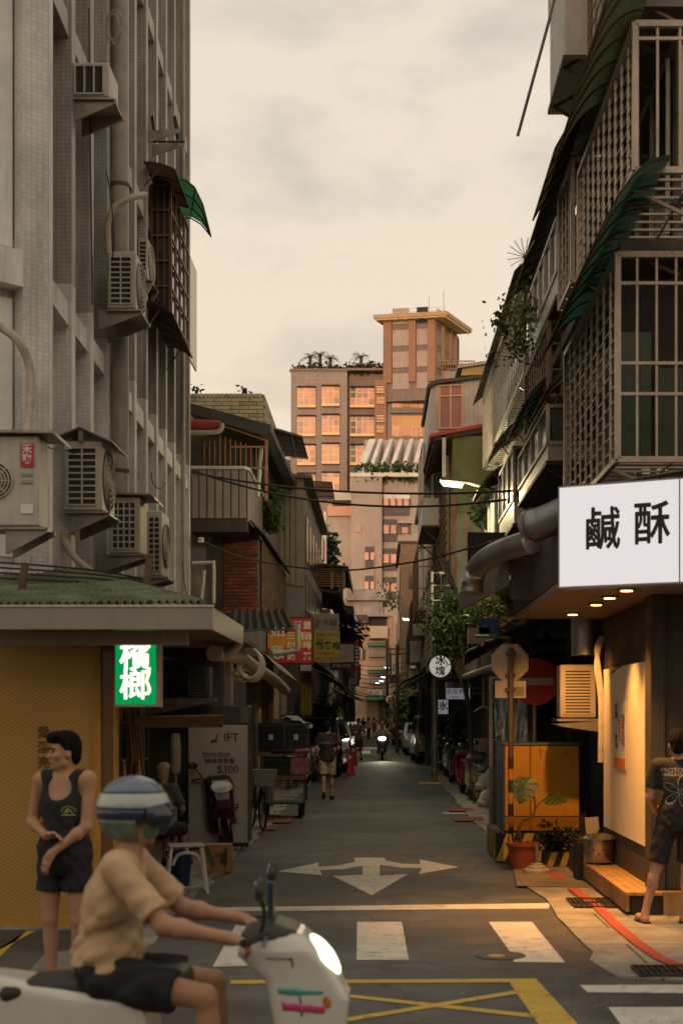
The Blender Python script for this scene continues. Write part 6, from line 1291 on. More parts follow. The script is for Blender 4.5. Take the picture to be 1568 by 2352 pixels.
def person(label, loc, rz, h=1.75, J=None, top=None, bottom=None, shoes=None, hair=hair_m, sk=None, res=.012, yaw=0.0, pitch=0.0, hands=True, face=True, group=None, hairlow=-.015, grip=None, mask=None, fold=.006, hair_long=False, hatless=True, handdir=None):
 sk = sk or skin; k = h/1.75; t = thing('person', label, 'person', loc, rz, group)
 D = {'hipL': (.095, 0, .93), 'hipR': (-.095, 0, .93), 'kneeL': (.105, -.015, .50), 'kneeR': (-.105, -.015, .50), 'ankL': (.10, .02, .085), 'ankR': (-.10, .02, .085), 'toeL': (.125, -.15, .03), 'toeR': (-.125, -.15, .03), 'chest': (0, 0, 1.27), 'shL': (.175, .0, 1.435), 'shR': (-.175, .0, 1.435), 'elL': (.235, .03, 1.14), 'elR': (-.235, .03, 1.14), 'wrL': (.245, -.05, .90), 'wrR': (-.245, -.05, .90), 'neck': (0, .005, 1.45), 'head': (0, -.012, 1.625)}
 D.update(J or {}); j = {a: Vector(b)*k for a, b in D.items()}; pel = (j['hipL']+j['hipR'])/2; up = (j['chest']-pel).normalized()
 sx = (j['shL']-j['shR']).normalized(); fw = sx.cross(up).normalized()*1.0         # towards the front
 fw = -fw if fw.y > 0.3 and not J else fw
 m = Matrix((sx, up.cross(sx).normalized(), up)).transposed(); mm = [list(r) for r in m]
 T = lambda v: tuple(v)
 pr = []
 for s in 'LR':
  pr += [('c', T(j['hip'+s]), T(j['knee'+s]), .082*k, .054*k), ('c', T(j['knee'+s]), T(j['ank'+s]), .050*k, .034*k)]
  kv = j['knee'+s].lerp(j['ank'+s], .3); back = Vector((0, .02*k, 0)) if not J or 'calf' not in D else Vector((0, 0, 0))
  pr.append(('e', T(kv+back), (.048*k, .05*k, .1*k)))
  heel = j['ank'+s]+Vector((0, .025, -.05))*k if abs(j['toe'+s].z-j['ank'+s].z) < .2 else j['ank'+s]
  pr += [('c', T(j['ank'+s]), T(heel), .034*k, .032*k), ('c', T(heel), T(j['toe'+s]+Vector((0, .04*k, .008*k))), .032*k, .034*k), ('c', T(j['toe'+s]+Vector((0, .05*k, .008*k))), T(j['toe'+s]), .036*k, .02*k)]
  pr += [('c', T(j['sh'+s]), T(j['el'+s]), .050*k, .040*k), ('c', T(j['el'+s]), T(j['wr'+s]), .040*k, .026*k), ('e', T(j['el'+s].lerp(j['wr'+s], .28)), (.044*k,)*3)]
  if hands:
   dd = (j['wr'+s]-j['el'+s]).normalized(); sgn = 1 if s == 'L' else -1
   hd = (handdir or {}).get(s); 
   if hd: hand(pr, j['wr'+s], hd[0], hd[1], hd[2], k, hd[3] if len(hd) > 3 else .5)
   else: hand(pr, j['wr'+s], dd, -sx*sgn, fw, k, .45)
 pr += [('e', T(j['chest']), (.165*k, .105*k, .2*k), mm), ('c', T(pel+up*.12*k), T(j['chest']), .125*k, .12*k), ('e', T(pel+up*.03*k), (.16*k, .115*k, .13*k), mm), ('c', T(j['shL']*.9+j['shR']*.1), T(j['shR']*.9+j['shL']*.1), .062*k, .062*k, {'k': .05}), ('c', T(j['neck']-up*.02), T(j['head']-Vector((0, 0, .07*k))), .058*k, .052*k)]
 hr = Euler((pitch, 0, yaw)).to_matrix(); hm = [list(r) for r in hr]; hc = j['head']
 def hp(x, y, z): return tuple(hc+hr @ Vector((x, y, z))*k)
 pr += [('e', hp(0, .012, .035), (.074*k, .092*k, .095*k), hm), ('e', hp(0, -.012, -.03), (.064*k, .078*k, .082*k), hm), ('e', hp(0, -.045, -.085), (.036*k, .035*k, .03*k), hm), ('c', hp(-.045, -.01, -.075), hp(0, -.058, -.095), .022*k, .018*k), ('c', hp(.045, -.01, -.075), hp(0, -.058, -.095), .022*k, .018*k)]
 if face:
  pr += [('c', hp(0, -.082, .012), hp(0, -.104, -.030), .010*k, .014*k, {'k': .012}), ('c', hp(-.04, -.072, .03), hp(.04, -.072, .03), .011*k, .011*k, {'k': .012}), ('e', hp(0, -.083, -.062), (.026*k, .014*k, .012*k), hm, {'k': .01})]
  for sx_ in (-1, 1): pr += [('e', hp(sx_*.076, .012, -.012), (.010*k, .022*k, .034*k), hm, {'k': .008}), ('e', hp(sx_*.042, -.058, -.022), (.025*k, .022*k, .022*k), hm, {'k': .02}), ('e', hp(sx_*.032, -.094, .008), (.016*k, .016*k, .011*k), hm, {'k': .008, 'sub': True})]
 bd = body('body', pr, sk, t, res, k=.022*k)
 if face and res < .02:
  for sx_ in (-1, 1):
   e_ = MB().ball(hp(sx_*.031, -.080, .007), (.0135*k, .0095*k, .0055*k), 5, 8); e_.build('eye', eye_m, t, smooth=True)
   MB().tube([hp(sx_*.016, -.089, .026), hp(sx_*.034, -.087, .031), hp(sx_*.052, -.074, .026)], .0045*k, 5).build('eyebrow', hair_m, t)
  MB().tube([hp(-.022, -.088, -.063), hp(0, -.099, -.061), hp(.022, -.088, -.063)], [.003*k, .006*k, .003*k], 6).build('mouth', lip_m, t, smooth=True)
 if hair:
  hpz = [('e', hp(0, .018, .042), (.085*k, .103*k, .106*k), hm), ('e', hp(.01, -.052, .105), (.066*k, .06*k, .04*k), hm), ('e', hp(-.02, -.08, .095), (.05*k, .03*k, .024*k), hm), ('e', hp(0, .065, -.02), (.068*k, .048*k, .07*k), hm)]
  if hair_long: hpz += [('e', hp(0, .07, -.1), (.085*k, .06*k, .14*k), hm)]
  iv = np.array(hr.transposed())
  def post(Dd, X, Y, Z):
   x, y, z = X-hc.x, Y-hc.y, Z-hc.z
   ly = iv[1][0]*x+iv[1][1]*y+iv[1][2]*z; lz = iv[2][0]*x+iv[2][1]*y+iv[2][2]*z; lx = iv[0][0]*x+iv[0][1]*y+iv[0][2]*z
   nz = .005*np.sin(lx*150+lz*60)*np.sin(ly*130+lx*40)+.004*np.sin(ly*260+lz*190)*np.sin(lx*230)
   return np.maximum(Dd+nz, -(np.maximum(ly*.80+lz*.62-.002*k, (lz-.062*k)*1.0)))
  body('hair', hpz, hair, t, min(res, .012), post, k=.02*k)
 if mask: body('face_mask', [('e', hp(0, -.052, -.058), (.058*k, .05*k, .048*k), hm)], mask, t, min(res, .014))
 sh = so = None
 if top:
  a = .016*k; hem = top.get('hem', .86)*k
  tp = [('e', T(j['chest']), (.165*k+a, .112*k+a, .2*k+a), mm), ('c', T(pel+up*.1*k), T(j['chest']), .138*k, .14*k), ('e', T(pel+up*.03*k), (.165*k+a*1.6, .122*k+a*1.6, .22*k), mm), ('c', T(j['shL']*.92+j['shR']*.08), T(j['shR']*.92+j['shL']*.08), .064*k+a*.6, .064*k+a*.6, {'k': .05})]
  sl = top.get('sleeve', .62)
  if sl:
   for s in 'LR':
    e = j['sh'+s].lerp(j['el'+s], sl); tp.append(('c', T(j['sh'+s]), T(e), .066*k, .070*k, {'k': .03}))
  cuts = [(j['neck']+up*.022*k+fw*.03*k, .066*k)]
  if not sl:
   for s in 'LR': cuts.append((j['sh'+s].lerp(j['el'+s], .1)+sx*(1 if s == 'L' else -1)*.045*k, .118*k))
   cuts += [(j['neck']+fw*.10*k-up*.06*k, .088*k), (j['neck']+up*.03*k, .085*k)]
  hp0 = pel+up*(hem-pel.z) if up.z > .9 else pel-up*top.get('below', .06)*k
  ends = [(j['sh'+s].lerp(j['el'+s], sl), (j['el'+s]-j['sh'+s]).normalized()) for s in 'LR'] if sl else []
  def post(Dd, X, Y, Z):
   fo = fold*(np.sin(Z*38+X*16+np.sin(X*23)*1.5)*np.sin(X*31+Z*9+Y*20)+.6*np.sin(Z*75+Y*30)*np.sin(X*60))
   Dd = Dd+fo*np.clip((j['chest'].z+.12-Z)*4, .25, 1)
   Dd = np.maximum(Dd, -((X-hp0.x)*up.x+(Y-hp0.y)*up.y+(Z-hp0.z)*up.z))
   for c_, r_ in cuts: Dd = -smin(-Dd, np.sqrt((X-c_.x)**2+(Y-c_.y)**2+(Z-c_.z)**2)-r_, .015)
   for e_, d_ in ends:
    near = np.sqrt((X-e_.x)**2+(Y-e_.y)**2+(Z-e_.z)**2) < .12*k
    Dd = np.where(near, np.maximum(Dd, (X-e_.x)*d_.x+(Y-e_.y)*d_.y+(Z-e_.z)*d_.z), Dd)
   return Dd
  sh = body(top.get('name', 'shirt'), tp, top['mat'], t, res, post, k=.03*k)
 if bottom:
  ln = bottom.get('len', .75); bp = [('e', T(pel+up*.02*k), (.172*k, .13*k, .14*k), mm)]
  for s in 'LR': e = j['hip'+s].lerp(j['knee'+s], ln); bp.append(('c', T(j['hip'+s]), T(e), .102*k, .096*k if ln < 1.1 else .075*k, {'k': .03}))
  if ln > 1.1:
   for s in 'LR': bp.append(('c', T(j['knee'+s]), T(j['ank'+s]), .075*k, .06*k))
  ends2 = [(j['hip'+s].lerp(j['knee'+s], ln), (j['knee'+s]-j['hip'+s]).normalized()) for s in 'LR'] if ln < 1.1 else []
  wz = pel+up*.11*k
  def post2(Dd, X, Y, Z):
   Dd = Dd+fold*np.sin(Z*45+X*30)*np.sin(X*40+Y*25)
   Dd = np.maximum(Dd, (X-wz.x)*up.x+(Y-wz.y)*up.y+(Z-wz.z)*up.z)
   for e_, d_ in ends2:
    near = np.sqrt((X-e_.x)**2+(Y-e_.y)**2+(Z-e_.z)**2) < .16*k
    Dd = np.where(near, np.maximum(Dd, (X-e_.x)*d_.x+(Y-e_.y)*d_.y+(Z-e_.z)*d_.z), Dd)
   return Dd
  so = body('shorts' if ln < 1.1 else 'trousers', bp, bottom['mat'], t, res, post2, k=.03*k)
 if shoes:
  for s in 'LR':
   a = j['ank'+s]; to = j['toe'+s]
   if shoes == 'flip':
    f_ = to-a; f_.z = 0; f_.normalize(); o_ = Vector((-f_.y, f_.x, 0)); c_ = Vector((a.x, a.y, .0)); hl = c_-f_*.055*k
    MB().prism([hl+o_*.035*k, hl+f_*.13*k+o_*.04*k, hl+f_*.23*k+o_*.042*k, hl+f_*.272*k, hl+f_*.23*k-o_*.042*k, hl+f_*.13*k-o_*.036*k, hl-o_*.035*k], (0, 0, .016)).build('sandal', rubber, t)
    MB().tube(smooth_path([hl+f_*.11*k+o_*.045*k+Vector((0, 0, .012)), hl+f_*.18*k+o_*.02*k+Vector((0, 0, .068*k)), hl+f_*.225*k+Vector((0, 0, .03)), hl+f_*.18*k-o_*.02*k+Vector((0, 0, .068*k)), hl+f_*.11*k-o_*.045*k+Vector((0, 0, .012))]), .008, 5).build('sandal_strap', rubber, t)
   else:
    body('shoe', [('c', T(a+Vector((0, .03, -.035))*k), T(to+Vector((0, .03, .018))*k), .045*k, .044*k), ('c', T(to+Vector((0, .04, .016))*k), T(to+Vector((0, -.01, .012))*k), .046*k, .034*k), ('c', T(a), T(a+Vector((0, .02, -.04))*k), .042*k, .044*k)], shoes, t, res, lambda Dd, X, Y, Z: np.maximum(Dd, -(Z-.002)))
 t_info[t.name] = dict(j=j, shirt=sh, shorts=so, body=bd, hp=hp, fw=fw, up=up, sx=sx)
 return t
t_info = {}
def decal(name, parent, target, polys, d, mat, lift=.004, half=.0):
 """print lying on cloth: strips in the plane across d are dropped onto the garment"""
 me = target.data; bv = BVHTree.FromPolygons([v.co.copy() for v in me.vertices], [tuple(p.vertices) for p in me.polygons]); d = Vector(d).normalized(); mb = MB()
 for vs, fs in polys:
  out = []; ok = True
  for v in vs:
   hit = bv.ray_cast(Vector(v)-d*.6, d)
   if hit[0] is None: ok = False; break
   out.append(hit[0]-d*lift)
  if ok: mb.add(out, fs)
 return mb.build(name, mat, parent)
def strip(pts, w, plane='xz', y=0):
 out = []
 for i in range(len(pts)-1):
  a, b = Vector((*pts[i], 0)), Vector((*pts[i+1], 0)); n = (b-a); n = Vector((-n.y, n.x, 0)).normalized()*w/2
  q = [a+n, b+n, b-n, a-n]; out.append(([(v.x, y, v.y) for v in q], [(0, 1, 2, 3)]))
 return out
def text_polys(s, size, cx, cz, flip=1, bold=0.0, y=0):
 me = text_mesh(s, size, bold, depth=0); r = []
 for p in me.polygons: r.append(([(cx+flip*me.vertices[i].co.x, y, cz+me.vertices[i].co.y) for i in p.vertices], [list(range(len(p.vertices)))]))
 return r
# ---- man in black tank top waiting in front of the booth
gp = G(150, 2292)
man = person('man in black tank top and shorts standing before the amber booth, gripping his arm', (gp.x, gp.y, .03), R(-14), 1.76,
 {'shL': (.18, -.0, 1.44), 'shR': (-.18, .0, 1.435), 'elR': (-.235, .0, 1.15), 'wrR': (-.055, -.165, 1.075), 'elL': (.185, -.06, 1.13), 'wrL': (.005, -.20, .965), 'hipL': (.09, 0, .93), 'hipR': (-.09, 0, .93), 'ankL': (.085, .03, .085), 'ankR': (-.095, .0, .085), 'toeL': (.10, -.14, .03), 'toeR': (-.15, -.15, .03)},
 top=dict(mat=cloth_black, sleeve=0, hem=.80, name='tank_top'), bottom=dict(mat=cloth_black, len=.55), shoes='flip', res=.009, yaw=R(-52), pitch=R(2),
 handdir={'R': ((1, -.25, .12), (.2, -.6, -.8), (.3, -.3, .9), .55), 'L': ((-.45, -.2, -1), (.3, .9, -.1), (-.9, 0, .3), .45)})
ti = t_info[man.name]; lime = M('lime_print', (.42, .5, .16), .8, .1, 9, 0)
ec = (.085, 1.235); pol = []
for i in range(9):
 a = R(15+i*18.7); pol += strip([(ec[0]+math.cos(a)*.038, ec[1]+math.sin(a)*.038), (ec[0]+math.cos(a)*.047, ec[1]+math.sin(a)*.047)], .006)
pol += strip([(ec[0]-.026, ec[1]-.004), (ec[0], ec[1]+.028)], .006)+strip([(ec[0]+.026, ec[1]-.004), (ec[0], ec[1]+.028)], .006)+strip([(ec[0]-.01, ec[1]-.004), (ec[0]+.002, ec[1]+.016)], .008)+strip([(ec[0]-.04, ec[1]-.016), (ec[0]+.04, ec[1]-.016)], .006)
decal('chest_print', man, ti['shirt'], pol, (0, 1, 0), lime)
# ---- man in black T-shirt seen from behind at the right edge
gp = G(1556, 2126)
man2 = person('man in black printed T-shirt and black shorts seen from behind at the right edge', (gp.x-.0, gp.y, .03), R(172), 1.74,
 {'ankL': (.30, .06, .085), 'ankR': (-.05, .0, .085), 'toeL': (.35, -.1, .03), 'toeR': (-.08, -.15, .03), 'kneeL': (.2, -.0, .5), 'kneeR': (-.08, -.03, .5), 'elL': (.25, .0, 1.15), 'elR': (-.25, .0, 1.15), 'wrL': (.2, -.2, 1.02), 'wrR': (-.2, -.2, 1.02), 'shL': (.19, 0, 1.43), 'shR': (-.19, 0, 1.43)},
 top=dict(mat=cloth_black, sleeve=.72, hem=.84), bottom=dict(mat=cloth_black, len=.88), shoes='flip', res=.0105, yaw=0)
ti = t_info[man2.name]; prn = M('grey_print', (.26, .26, .24), .8, .1, 9, 0)
decal('back_print', man2, ti['shirt'], text_polys('PROTOTYPE', .058, 0, 1.385, -1, .001)+text_polys('HONGKONG TOP', .036, 0, 1.345, -1, .0005), (0, -1, 0), prn)
pol = []
for i in range(5):
 a = R(90+i*72+12); loop = []
 for s in range(15):
  q = s/14; r_ = .03+.11*math.sin(PI*q)**.8 if False else .135*math.sin(PI*min(q, .999))**.9+.015; aa = a+(q-.5)*1.05; loop.append((math.cos(aa)*r_, 1.19+math.sin(aa)*r_))
 pol += strip(loop, .006)+strip([(0, 1.19), (math.cos(a)*.09, 1.19+math.sin(a)*.09)], .004)
decal('back_emblem', man2, ti['shirt'], pol, (0, -1, 0), prn)
# ---- man walking away down the alley
gp = G(752, 1838)
wk = person('man in black T-shirt and khaki shorts walking away down the alley', (gp.x, gp.y, .012), R(183), 1.74,
 {'kneeL': (.09, .04, .52), 'ankL': (.085, .20, .17), 'toeL': (.09, .10, .05), 'kneeR': (-.09, -.06, .5), 'ankR': (-.09, -.06, .085), 'toeR': (-.11, -.22, .03), 'elL': (.25, .06, 1.15), 'wrL': (.29, -.06, .93), 'elR': (-.24, -.02, 1.15), 'wrR': (-.2, -.22, 1.0), 'head': (.0, -.035, 1.62)},
 top=dict(mat=cloth_char, sleeve=.7, hem=.86), bottom=dict(mat=khaki, len=.86), shoes=rubber, res=.014, yaw=R(-25), pitch=R(-14))
ti = t_info[wk.name]
decal('back_print', wk, ti['shirt'], text_polys('DENIS', .075, .06, 1.27, -1, .001), (0, -1, 0), prn); decal('back_print', wk, ti['shirt'], text_polys('RD', .09, -.1, 1.27, -1, .002), (0, -1, 0), M('red_print', (.3, .04, .03), .8, .1, 9, 0))
ph_ = boxp('phone', wk, .285, .33, -.12, -.04, .80, .83, rubber)
# ---- far pedestrians
gp = G(823, 1746)
gm = person('masked man in grey T-shirt and dark shorts walking towards the camera past the cones', (gp.x, gp.y, .012), R(4), 1.72, {'kneeL': (.1, -.06, .5), 'ankL': (.1, -.02, .085), 'ankR': (-.1, .08, .085)}, top=dict(mat=grey_tee, sleeve=.7, hem=.84), bottom=dict(mat=M('olive_cotton', (.07, .062, .05), .85, .2, 7, .3), len=.9), shoes=rubber, res=.02, face=False, mask=M('mask_white', (.5, .5, .48), .8, .1, 9, 0))
ti = t_info[gm.name]; MB().tube([ti['j']['shL']+Vector((-.06, -.1, .06)), Vector((.02, -.165, 1.25)), Vector((-.15, -.12, 1.0))], .016, 5).build('bag_strap', rubber, gm)
for (lab, u, v, m_, bm_, rz, lg) in (('far woman in white top walking with a pale bag', 846, 1697, M('white_cotton', (.55, .5, .42), .85, .1, 7, .2), cloth_black, R(150), True), ('far person in red top and shorts wearing a mask', 859, 1694, M('red_cotton', (.45, .06, .05), .85, .1, 7, .2), M('pinkish_cotton', (.3, .16, .13), .85, .1, 7, .2), R(10), False), ('far person in dark clothes left of the woman in white', 834, 1697, cloth_char, cloth_black, R(170), True)):
 gp = G(u, v); person(lab, (gp.x, gp.y, .012), rz, 1.62, {'ankL': (.1, -.12, .085), 'ankR': (-.1, .14, .085)}, top=dict(mat=m_, sleeve=.6 if 'red' not in lab else 0, hem=.82), bottom=dict(mat=bm_, len=.9 if 'red' in lab else 1.2), shoes=rubber, res=.028, face=False, hands=False, hair_long=lg, sk=skin_pale)
# ---- old man sitting behind the passing rider
gp = P(372, 1640, 17.4)
om = person('grey-haired person in grey shirt seated with back turned, beside the dark red scooter', (gp.x, 17.4, .03), R(160), 1.62, {'hipL': (.1, .05, .52), 'hipR': (-.1, .05, .52), 'chest': (0, .02, .90), 'shL': (.18, .0, 1.06), 'shR': (-.18, .0, 1.06), 'neck': (0, -.0, 1.09), 'head': (0, -.04, 1.26), 'kneeL': (.14, -.38, .52), 'kneeR': (-.14, -.38, .52), 'ankL': (.14, -.36, .085), 'ankR': (-.14, -.36, .085), 'toeL': (.15, -.52, .03), 'toeR': (-.15, -.52, .03), 'elL': (.25, -.1, .80), 'elR': (-.25, -.1, .80), 'wrL': (.12, -.3, .70), 'wrR': (-.12, -.3, .70)}, top=dict(mat=M('slate_cotton', (.11, .12, .125), .85, .2, 7, .3), sleeve=.8, hem=.45), bottom=dict(mat=cloth_char, len=.9), shoes=rubber, hair=hair_grey, res=.014, face=False, hands=False)
# ================================================================ scooters and cars
CACHE = {}
def cached(name, fn, mat, parent):
 if name not in CACHE: o = fn(); CACHE[name] = o.data; o.parent = parent; 
 else: o = link(name, CACHE[name], parent)
 o.name = name.split('#')[0].rstrip('-0123456789')
 if o.data.materials[0] != mat: o.material_slots[0].link = 'OBJECT'; o.material_slots[0].material = mat
 return o
sc_black = M('scooter_black_plastic', (.03, .03, .03), .5, .2, 6, .05); chrome = M('chrome', (.55, .54, .52), .15, .1, 5, 0, metal=1.0); tyre_m = M('tyre', (.016, .015, .014), .85, .2, 12, .3); lens_clear = M('clear_lens', (.5, .48, .44), .08, .1, 5, 0, spec=.8, coat=.5); lens_amber = M('amber_lens', (.5, .17, .02), .1, .1, 5, 0, spec=.8); lens_red = M('red_lens', (.35, .012, .012), .1, .1, 5, 0, spec=.8); mirror_m = M('mirror_glass', (.5, .52, .55), .04, 0, metal=1.0, bump=0); plate_m = M('plate_white', (.62, .62, .58), .5, .1, 5, 0); plate_ink = M('plate_ink', (.03, .03, .05), .5, 0, bump=0)
def paint(name, rgb, rough=.25): return M(name, rgb, rough, .12, 3, 0, spec=.5, coat=.6)
SCF = [(.20, .99), (.34, 1.035), (.47, .985), (.57, .88), (.655, .72), (.64, .60), (.56, .47), (.42, .36), (.30, .33), (.345, .60), (.31, .80), (.19, .91)]
SCR = [(-1.0, .79), (-.85, .82), (-.2, .72), (-.13, .42), (.02, .335), (.36, .335), (.36, .24), (-.18, .24), (-.42, .40), (-.74, .50), (-1.02, .70)]
def sc_field(X, Y, Z):
 a = poly2(X, Z, SCF)+.03; wf = .205-.38*np.clip(X-.40, 0, 1)**1.15-.5*np.clip(Z-.93, 0, 1)+.0*Z; a = -smin(-a, -(np.abs(Y)-wf+.03), .05)-.03
 b = poly2(X, Z, SCR)+.035; wr = .17-.16*np.clip(-.55-X, 0, 1); b = -smin(-b, -(np.abs(Y)-wr+.035), .06)-.035
 return smin(a, b, .04)
def scooter(label, loc, rz, pm, lean=0.0, lamp=None, plate=None, group='scooters', seat=None, name='scooter', steer=.0, cat='scooter', box=None):
 t = thing(name, label, cat, loc, rz, group); t.rotation_euler = (lean, 0, rz); seat = seat or sc_black
 cached('fairing#', lambda: body('fairing', None, pm, None, .012, field=sc_field, lo=(-1.1, -.3, .15), hi=(.8, .3, 1.12)), pm, t)
 cached('cowl_trim#', lambda: body('cowl_trim', None, sc_black, None, .012, field=lambda X, Y, Z: np.maximum(sc_field(X, Y, Z)-.006, np.maximum(poly2(X, Z, [(.2, .985), (.2, 1.1), (.46, 1.1), (.44, 1.0), (.3, .965)]), -9)), lo=(-1.1, -.3, .15), hi=(.8, .3, 1.12)), sc_black, t)
 cached('apron_seam#', lambda: body('apron_seam', None, sc_black, None, .012, field=lambda X, Y, Z: np.maximum(sc_field(X, Y, Z)-.004, np.abs(poly2(X, Z, [(.40, .2), (.47, .62), (.42, .9), (.1, .9), (.1, .2)]))-.007), lo=(.3, -.3, .4), hi=(.8, .3, .95)), sc_black, t)
 cached('fender#', lambda: body('fender', [('e', (.64, 0, .34), (.26, .075, .15)), ('e', (.64, 0, .20), (.235, .2, .235), {'sub': True, 'k': .005})], pm, None, .012), pm, t)
 cached('seat#', lambda: body('seat', [('b', (-.42, 0, .765), (.40, .145, .05), .05, rotm(0, R(-4), 0)), ('e', (-.18, 0, .75), (.16, .13, .06))], seat, None, .014, k=.05), seat, t)
 cached('engine#', lambda: body('engine', [('b', (-.42, 0, .33), (.24, .1, .09), .04), ('c', (-.35, .1, .28), (-.85, .13, .34), .05, .07), ('b', (-.6, -.12, .3), (.2, .04, .06), .03)], sc_black, None, .016, k=.03), sc_black, t)
 for x in (-.62, .64):
  w_ = cached('wheel#', lambda: MB().lathe([(.13, -.045), (.20, -.055), (.228, -.03), (.235, 0), (.228, .03), (.20, .055), (.13, .045), (.13, -.045)], 22, (0, 0, 0), 'y', cap=False).build('wheel', tyre_m, None, smooth=True), tyre_m, t); w_.location = (x, 0, .235)
  cached('rim#', lambda: MB().lathe([(.04, -.05), (.06, -.03), (.13, -.04), (.132, .04), (.06, .03), (.04, .05)], 16, (0, 0, 0), 'y').build('rim', zinc, None, smooth=True), zinc, w_)
 for s in (-1, 1): cached('fork#%d' % s, lambda: MB().tube([(.46, s*.06, .6), (.64, s*.075, .235)], .022, 7).build('fork', zinc, None, smooth=True), zinc, t)
 hb = cached('handlebar#', lambda: MB().tube(smooth_path([(.24, -.34, .99), (.30, -.2, 1.0), (.34, 0, .97), (.30, .2, 1.0), (.24, .34, .99)]), .014, 7).build('handlebar', sc_black, None, smooth=True), sc_black, t)
 for s in (-1, 1):
  cached('grip#%d' % s, lambda: MB().tube([(.235, s*.35, .988), (.285, s*.235, .998)], .02, 8).build('grip', rubber, None, smooth=True), rubber, hb)
  cached('brake_lever#%d' % s, lambda: MB().tube([(.31, s*.2, .99), (.315, s*.33, .975)], .008, 5).build('brake_lever', zinc, None), zinc, hb)
  mr = cached('mirror#%d' % s, lambda: MB().tube(smooth_path([(.29, s*.2, 1.0), (.31, s*.25, 1.09), (.30, s*.31, 1.17)]), .009, 6).ball((.30, s*.335, 1.2), (.022, .075, .05), 8, 12).build('mirror', sc_black, None, smooth=True), sc_black, t)
  cached('mirror_glass#%d' % s, lambda: MB().ball((.285, s*.335, 1.2), (.011, .066, .042), 6, 12).build('mirror_glass', mirror_m, None, smooth=True), mirror_m, mr)
  cached('turn_signal#%d' % s, lambda: body('turn_signal', [('e', (.545, s*.135, .72), (.04, .03, .06), rotm(0, R(-20), 0))], lens_amber, None, .01), lens_amber, t)
 lm = lamp or lens_clear
 cached('headlight#', lambda: body('headlight', None, lens_clear, None, .009, field=lambda X, Y, Z: np.maximum(sc_field(X, Y, Z)-.010, _ell(X, Y, Z, (.555, 0, .89), (.12, .16, .052), rotm(0, R(35), 0))), lo=(.35, -.3, .75), hi=(.8, .3, 1.05)), lm, t)
 cached('tail_light#', lambda: body('tail_light', [('e', (-.975, 0, .715), (.035, .10, .035))], lens_red, None, .01), lens_red, t)
 cached('exhaust#', lambda: MB().tube([(-.3, -.14, .24), (-.5, -.17, .26), (-.55, -.175, .27), (-.95, -.18, .34), (-.97, -.18, .345)], [.02, .025, .055, .06, .03], 10).build('exhaust', zinc, None, smooth=True), zinc, t)
 cached('stand#', lambda: MB().tube([(-.2, .12, .22), (-.28, .2, .012)], .012, 5).build('stand', black_iron, None), black_iron, t)
 pt = cached('plate#', lambda: MB().box(-1.02, -1.012, -.13, .13, .50, .64).build('plate', plate_m, None), plate_m, t); piece('plate_holder', t, (-.93, 0, .66), (-1.012, 0, .58), .05, .04, sc_black)
 if plate:
  o = text('lettering', pt, plate, (-1.022, 0, .588), .07, plate_ink, .001, rz=-PI/2); text('lettering', pt, '臺灣', (-1.022, 0, .53), .035, plate_ink, 0, rz=-PI/2)
 if box:
  MB().box(-1.0, -.62, -.2, .2, .82, 1.16).build('top_box', box, t, bevel=.02); boxp('box_lid', t, -1.01, -.61, -.21, .21, 1.16, 1.2, box)
 return t
wine = paint('wine_red_paint', (.055, .008, .012)); s_blackp = paint('black_paint', (.075, .075, .078)); s_redp = paint('red_paint', (.36, .02, .03)); s_white = paint('white_paint', (.62, .63, .58)); s_grey = paint('grey_paint', (.2, .205, .21)); s_mag = paint('magenta_paint', (.22, .02, .05)); s_dblue = paint('dark_blue_paint', (.02, .03, .05))
# ---- passing rider in the foreground
RX, RY = -.78, 6.05
rd = scooter('white scooter with its headlight on crossing in the foreground', (RX, RY, .012), 0, s_white, lamp=MEMIT('headlight_glow', (1, .95, .66), 1.7), group=None)
bm_tq = paint('turquoise_paint', (.05, .3, .3)); bm_pk = paint('pink_paint', (.5, .05, .16))
for m_, pl_ in ((bm_tq, [(.36, .79), (.55, .765), (.55, .745), (.36, .755)]), (bm_pk, [(.37, .73), (.56, .70), (.55, .665), (.38, .69)])): body('side_stripe', None, m_, rd, .009, field=lambda X, Y, Z: np.maximum(np.maximum(sc_field(X, Y, Z)-.005, poly2(X, Z, pl_)), Y+.05), lo=(.3, -.3, .6), hi=(.7, .0, .9))
ph_ = boxp('phone_holder', rd, .31, .335, -.09, -.01, 1.05, 1.2, M('phone_blue', (.03, .045, .09), .2, .1, 5, 0))
rider = person('scooter rider in tan T-shirt, black shorts and blue grey helmet passing in the foreground', (RX, RY, .012), PI/2, 1.70,
 {'hipL': (.10, .40, .83), 'hipR': (-.10, .40, .83), 'kneeL': (.17, -.06, .76), 'kneeR': (-.17, -.06, .76), 'ankL': (.14, -.10, .38), 'ankR': (-.14, -.10, .38), 'toeL': (.15, -.27, .35), 'toeR': (-.15, -.27, .35), 'chest': (0, .35, 1.15), 'shL': (.19, .31, 1.31), 'shR': (-.19, .31, 1.31), 'neck': (0, .30, 1.34), 'head': (0, .265, 1.515), 'elL': (.28, .10, 1.08), 'elR': (-.28, .10, 1.08), 'wrL': (.285, -.16, 1.03), 'wrR': (-.285, -.16, 1.03), 'calf': 0 and (0, 0, 0) or (0, 0, 0)},
 top=dict(mat=tan_shirt, sleeve=.82, below=.10), bottom=dict(mat=cloth_black, len=.72), shoes=rubber, hair=hair_m, res=.0095, fold=.012, mask=M('mask_green', (.12, .2, .15), .8, .1, 9, 0),
 handdir={'L': ((.05, -1, -.25), (0, -.3, -1), (-1, 0, .1), 1.15), 'R': ((-.05, -1, -.25), (0, -.3, -1), (1, 0, .1), 1.15)})
hp = t_info[rider.name]['hp']; hm_ = thing('helmet', 'open-face helmet striped in blue, white and dark navy worn by the passing rider', 'helmet', rider.location, PI/2)
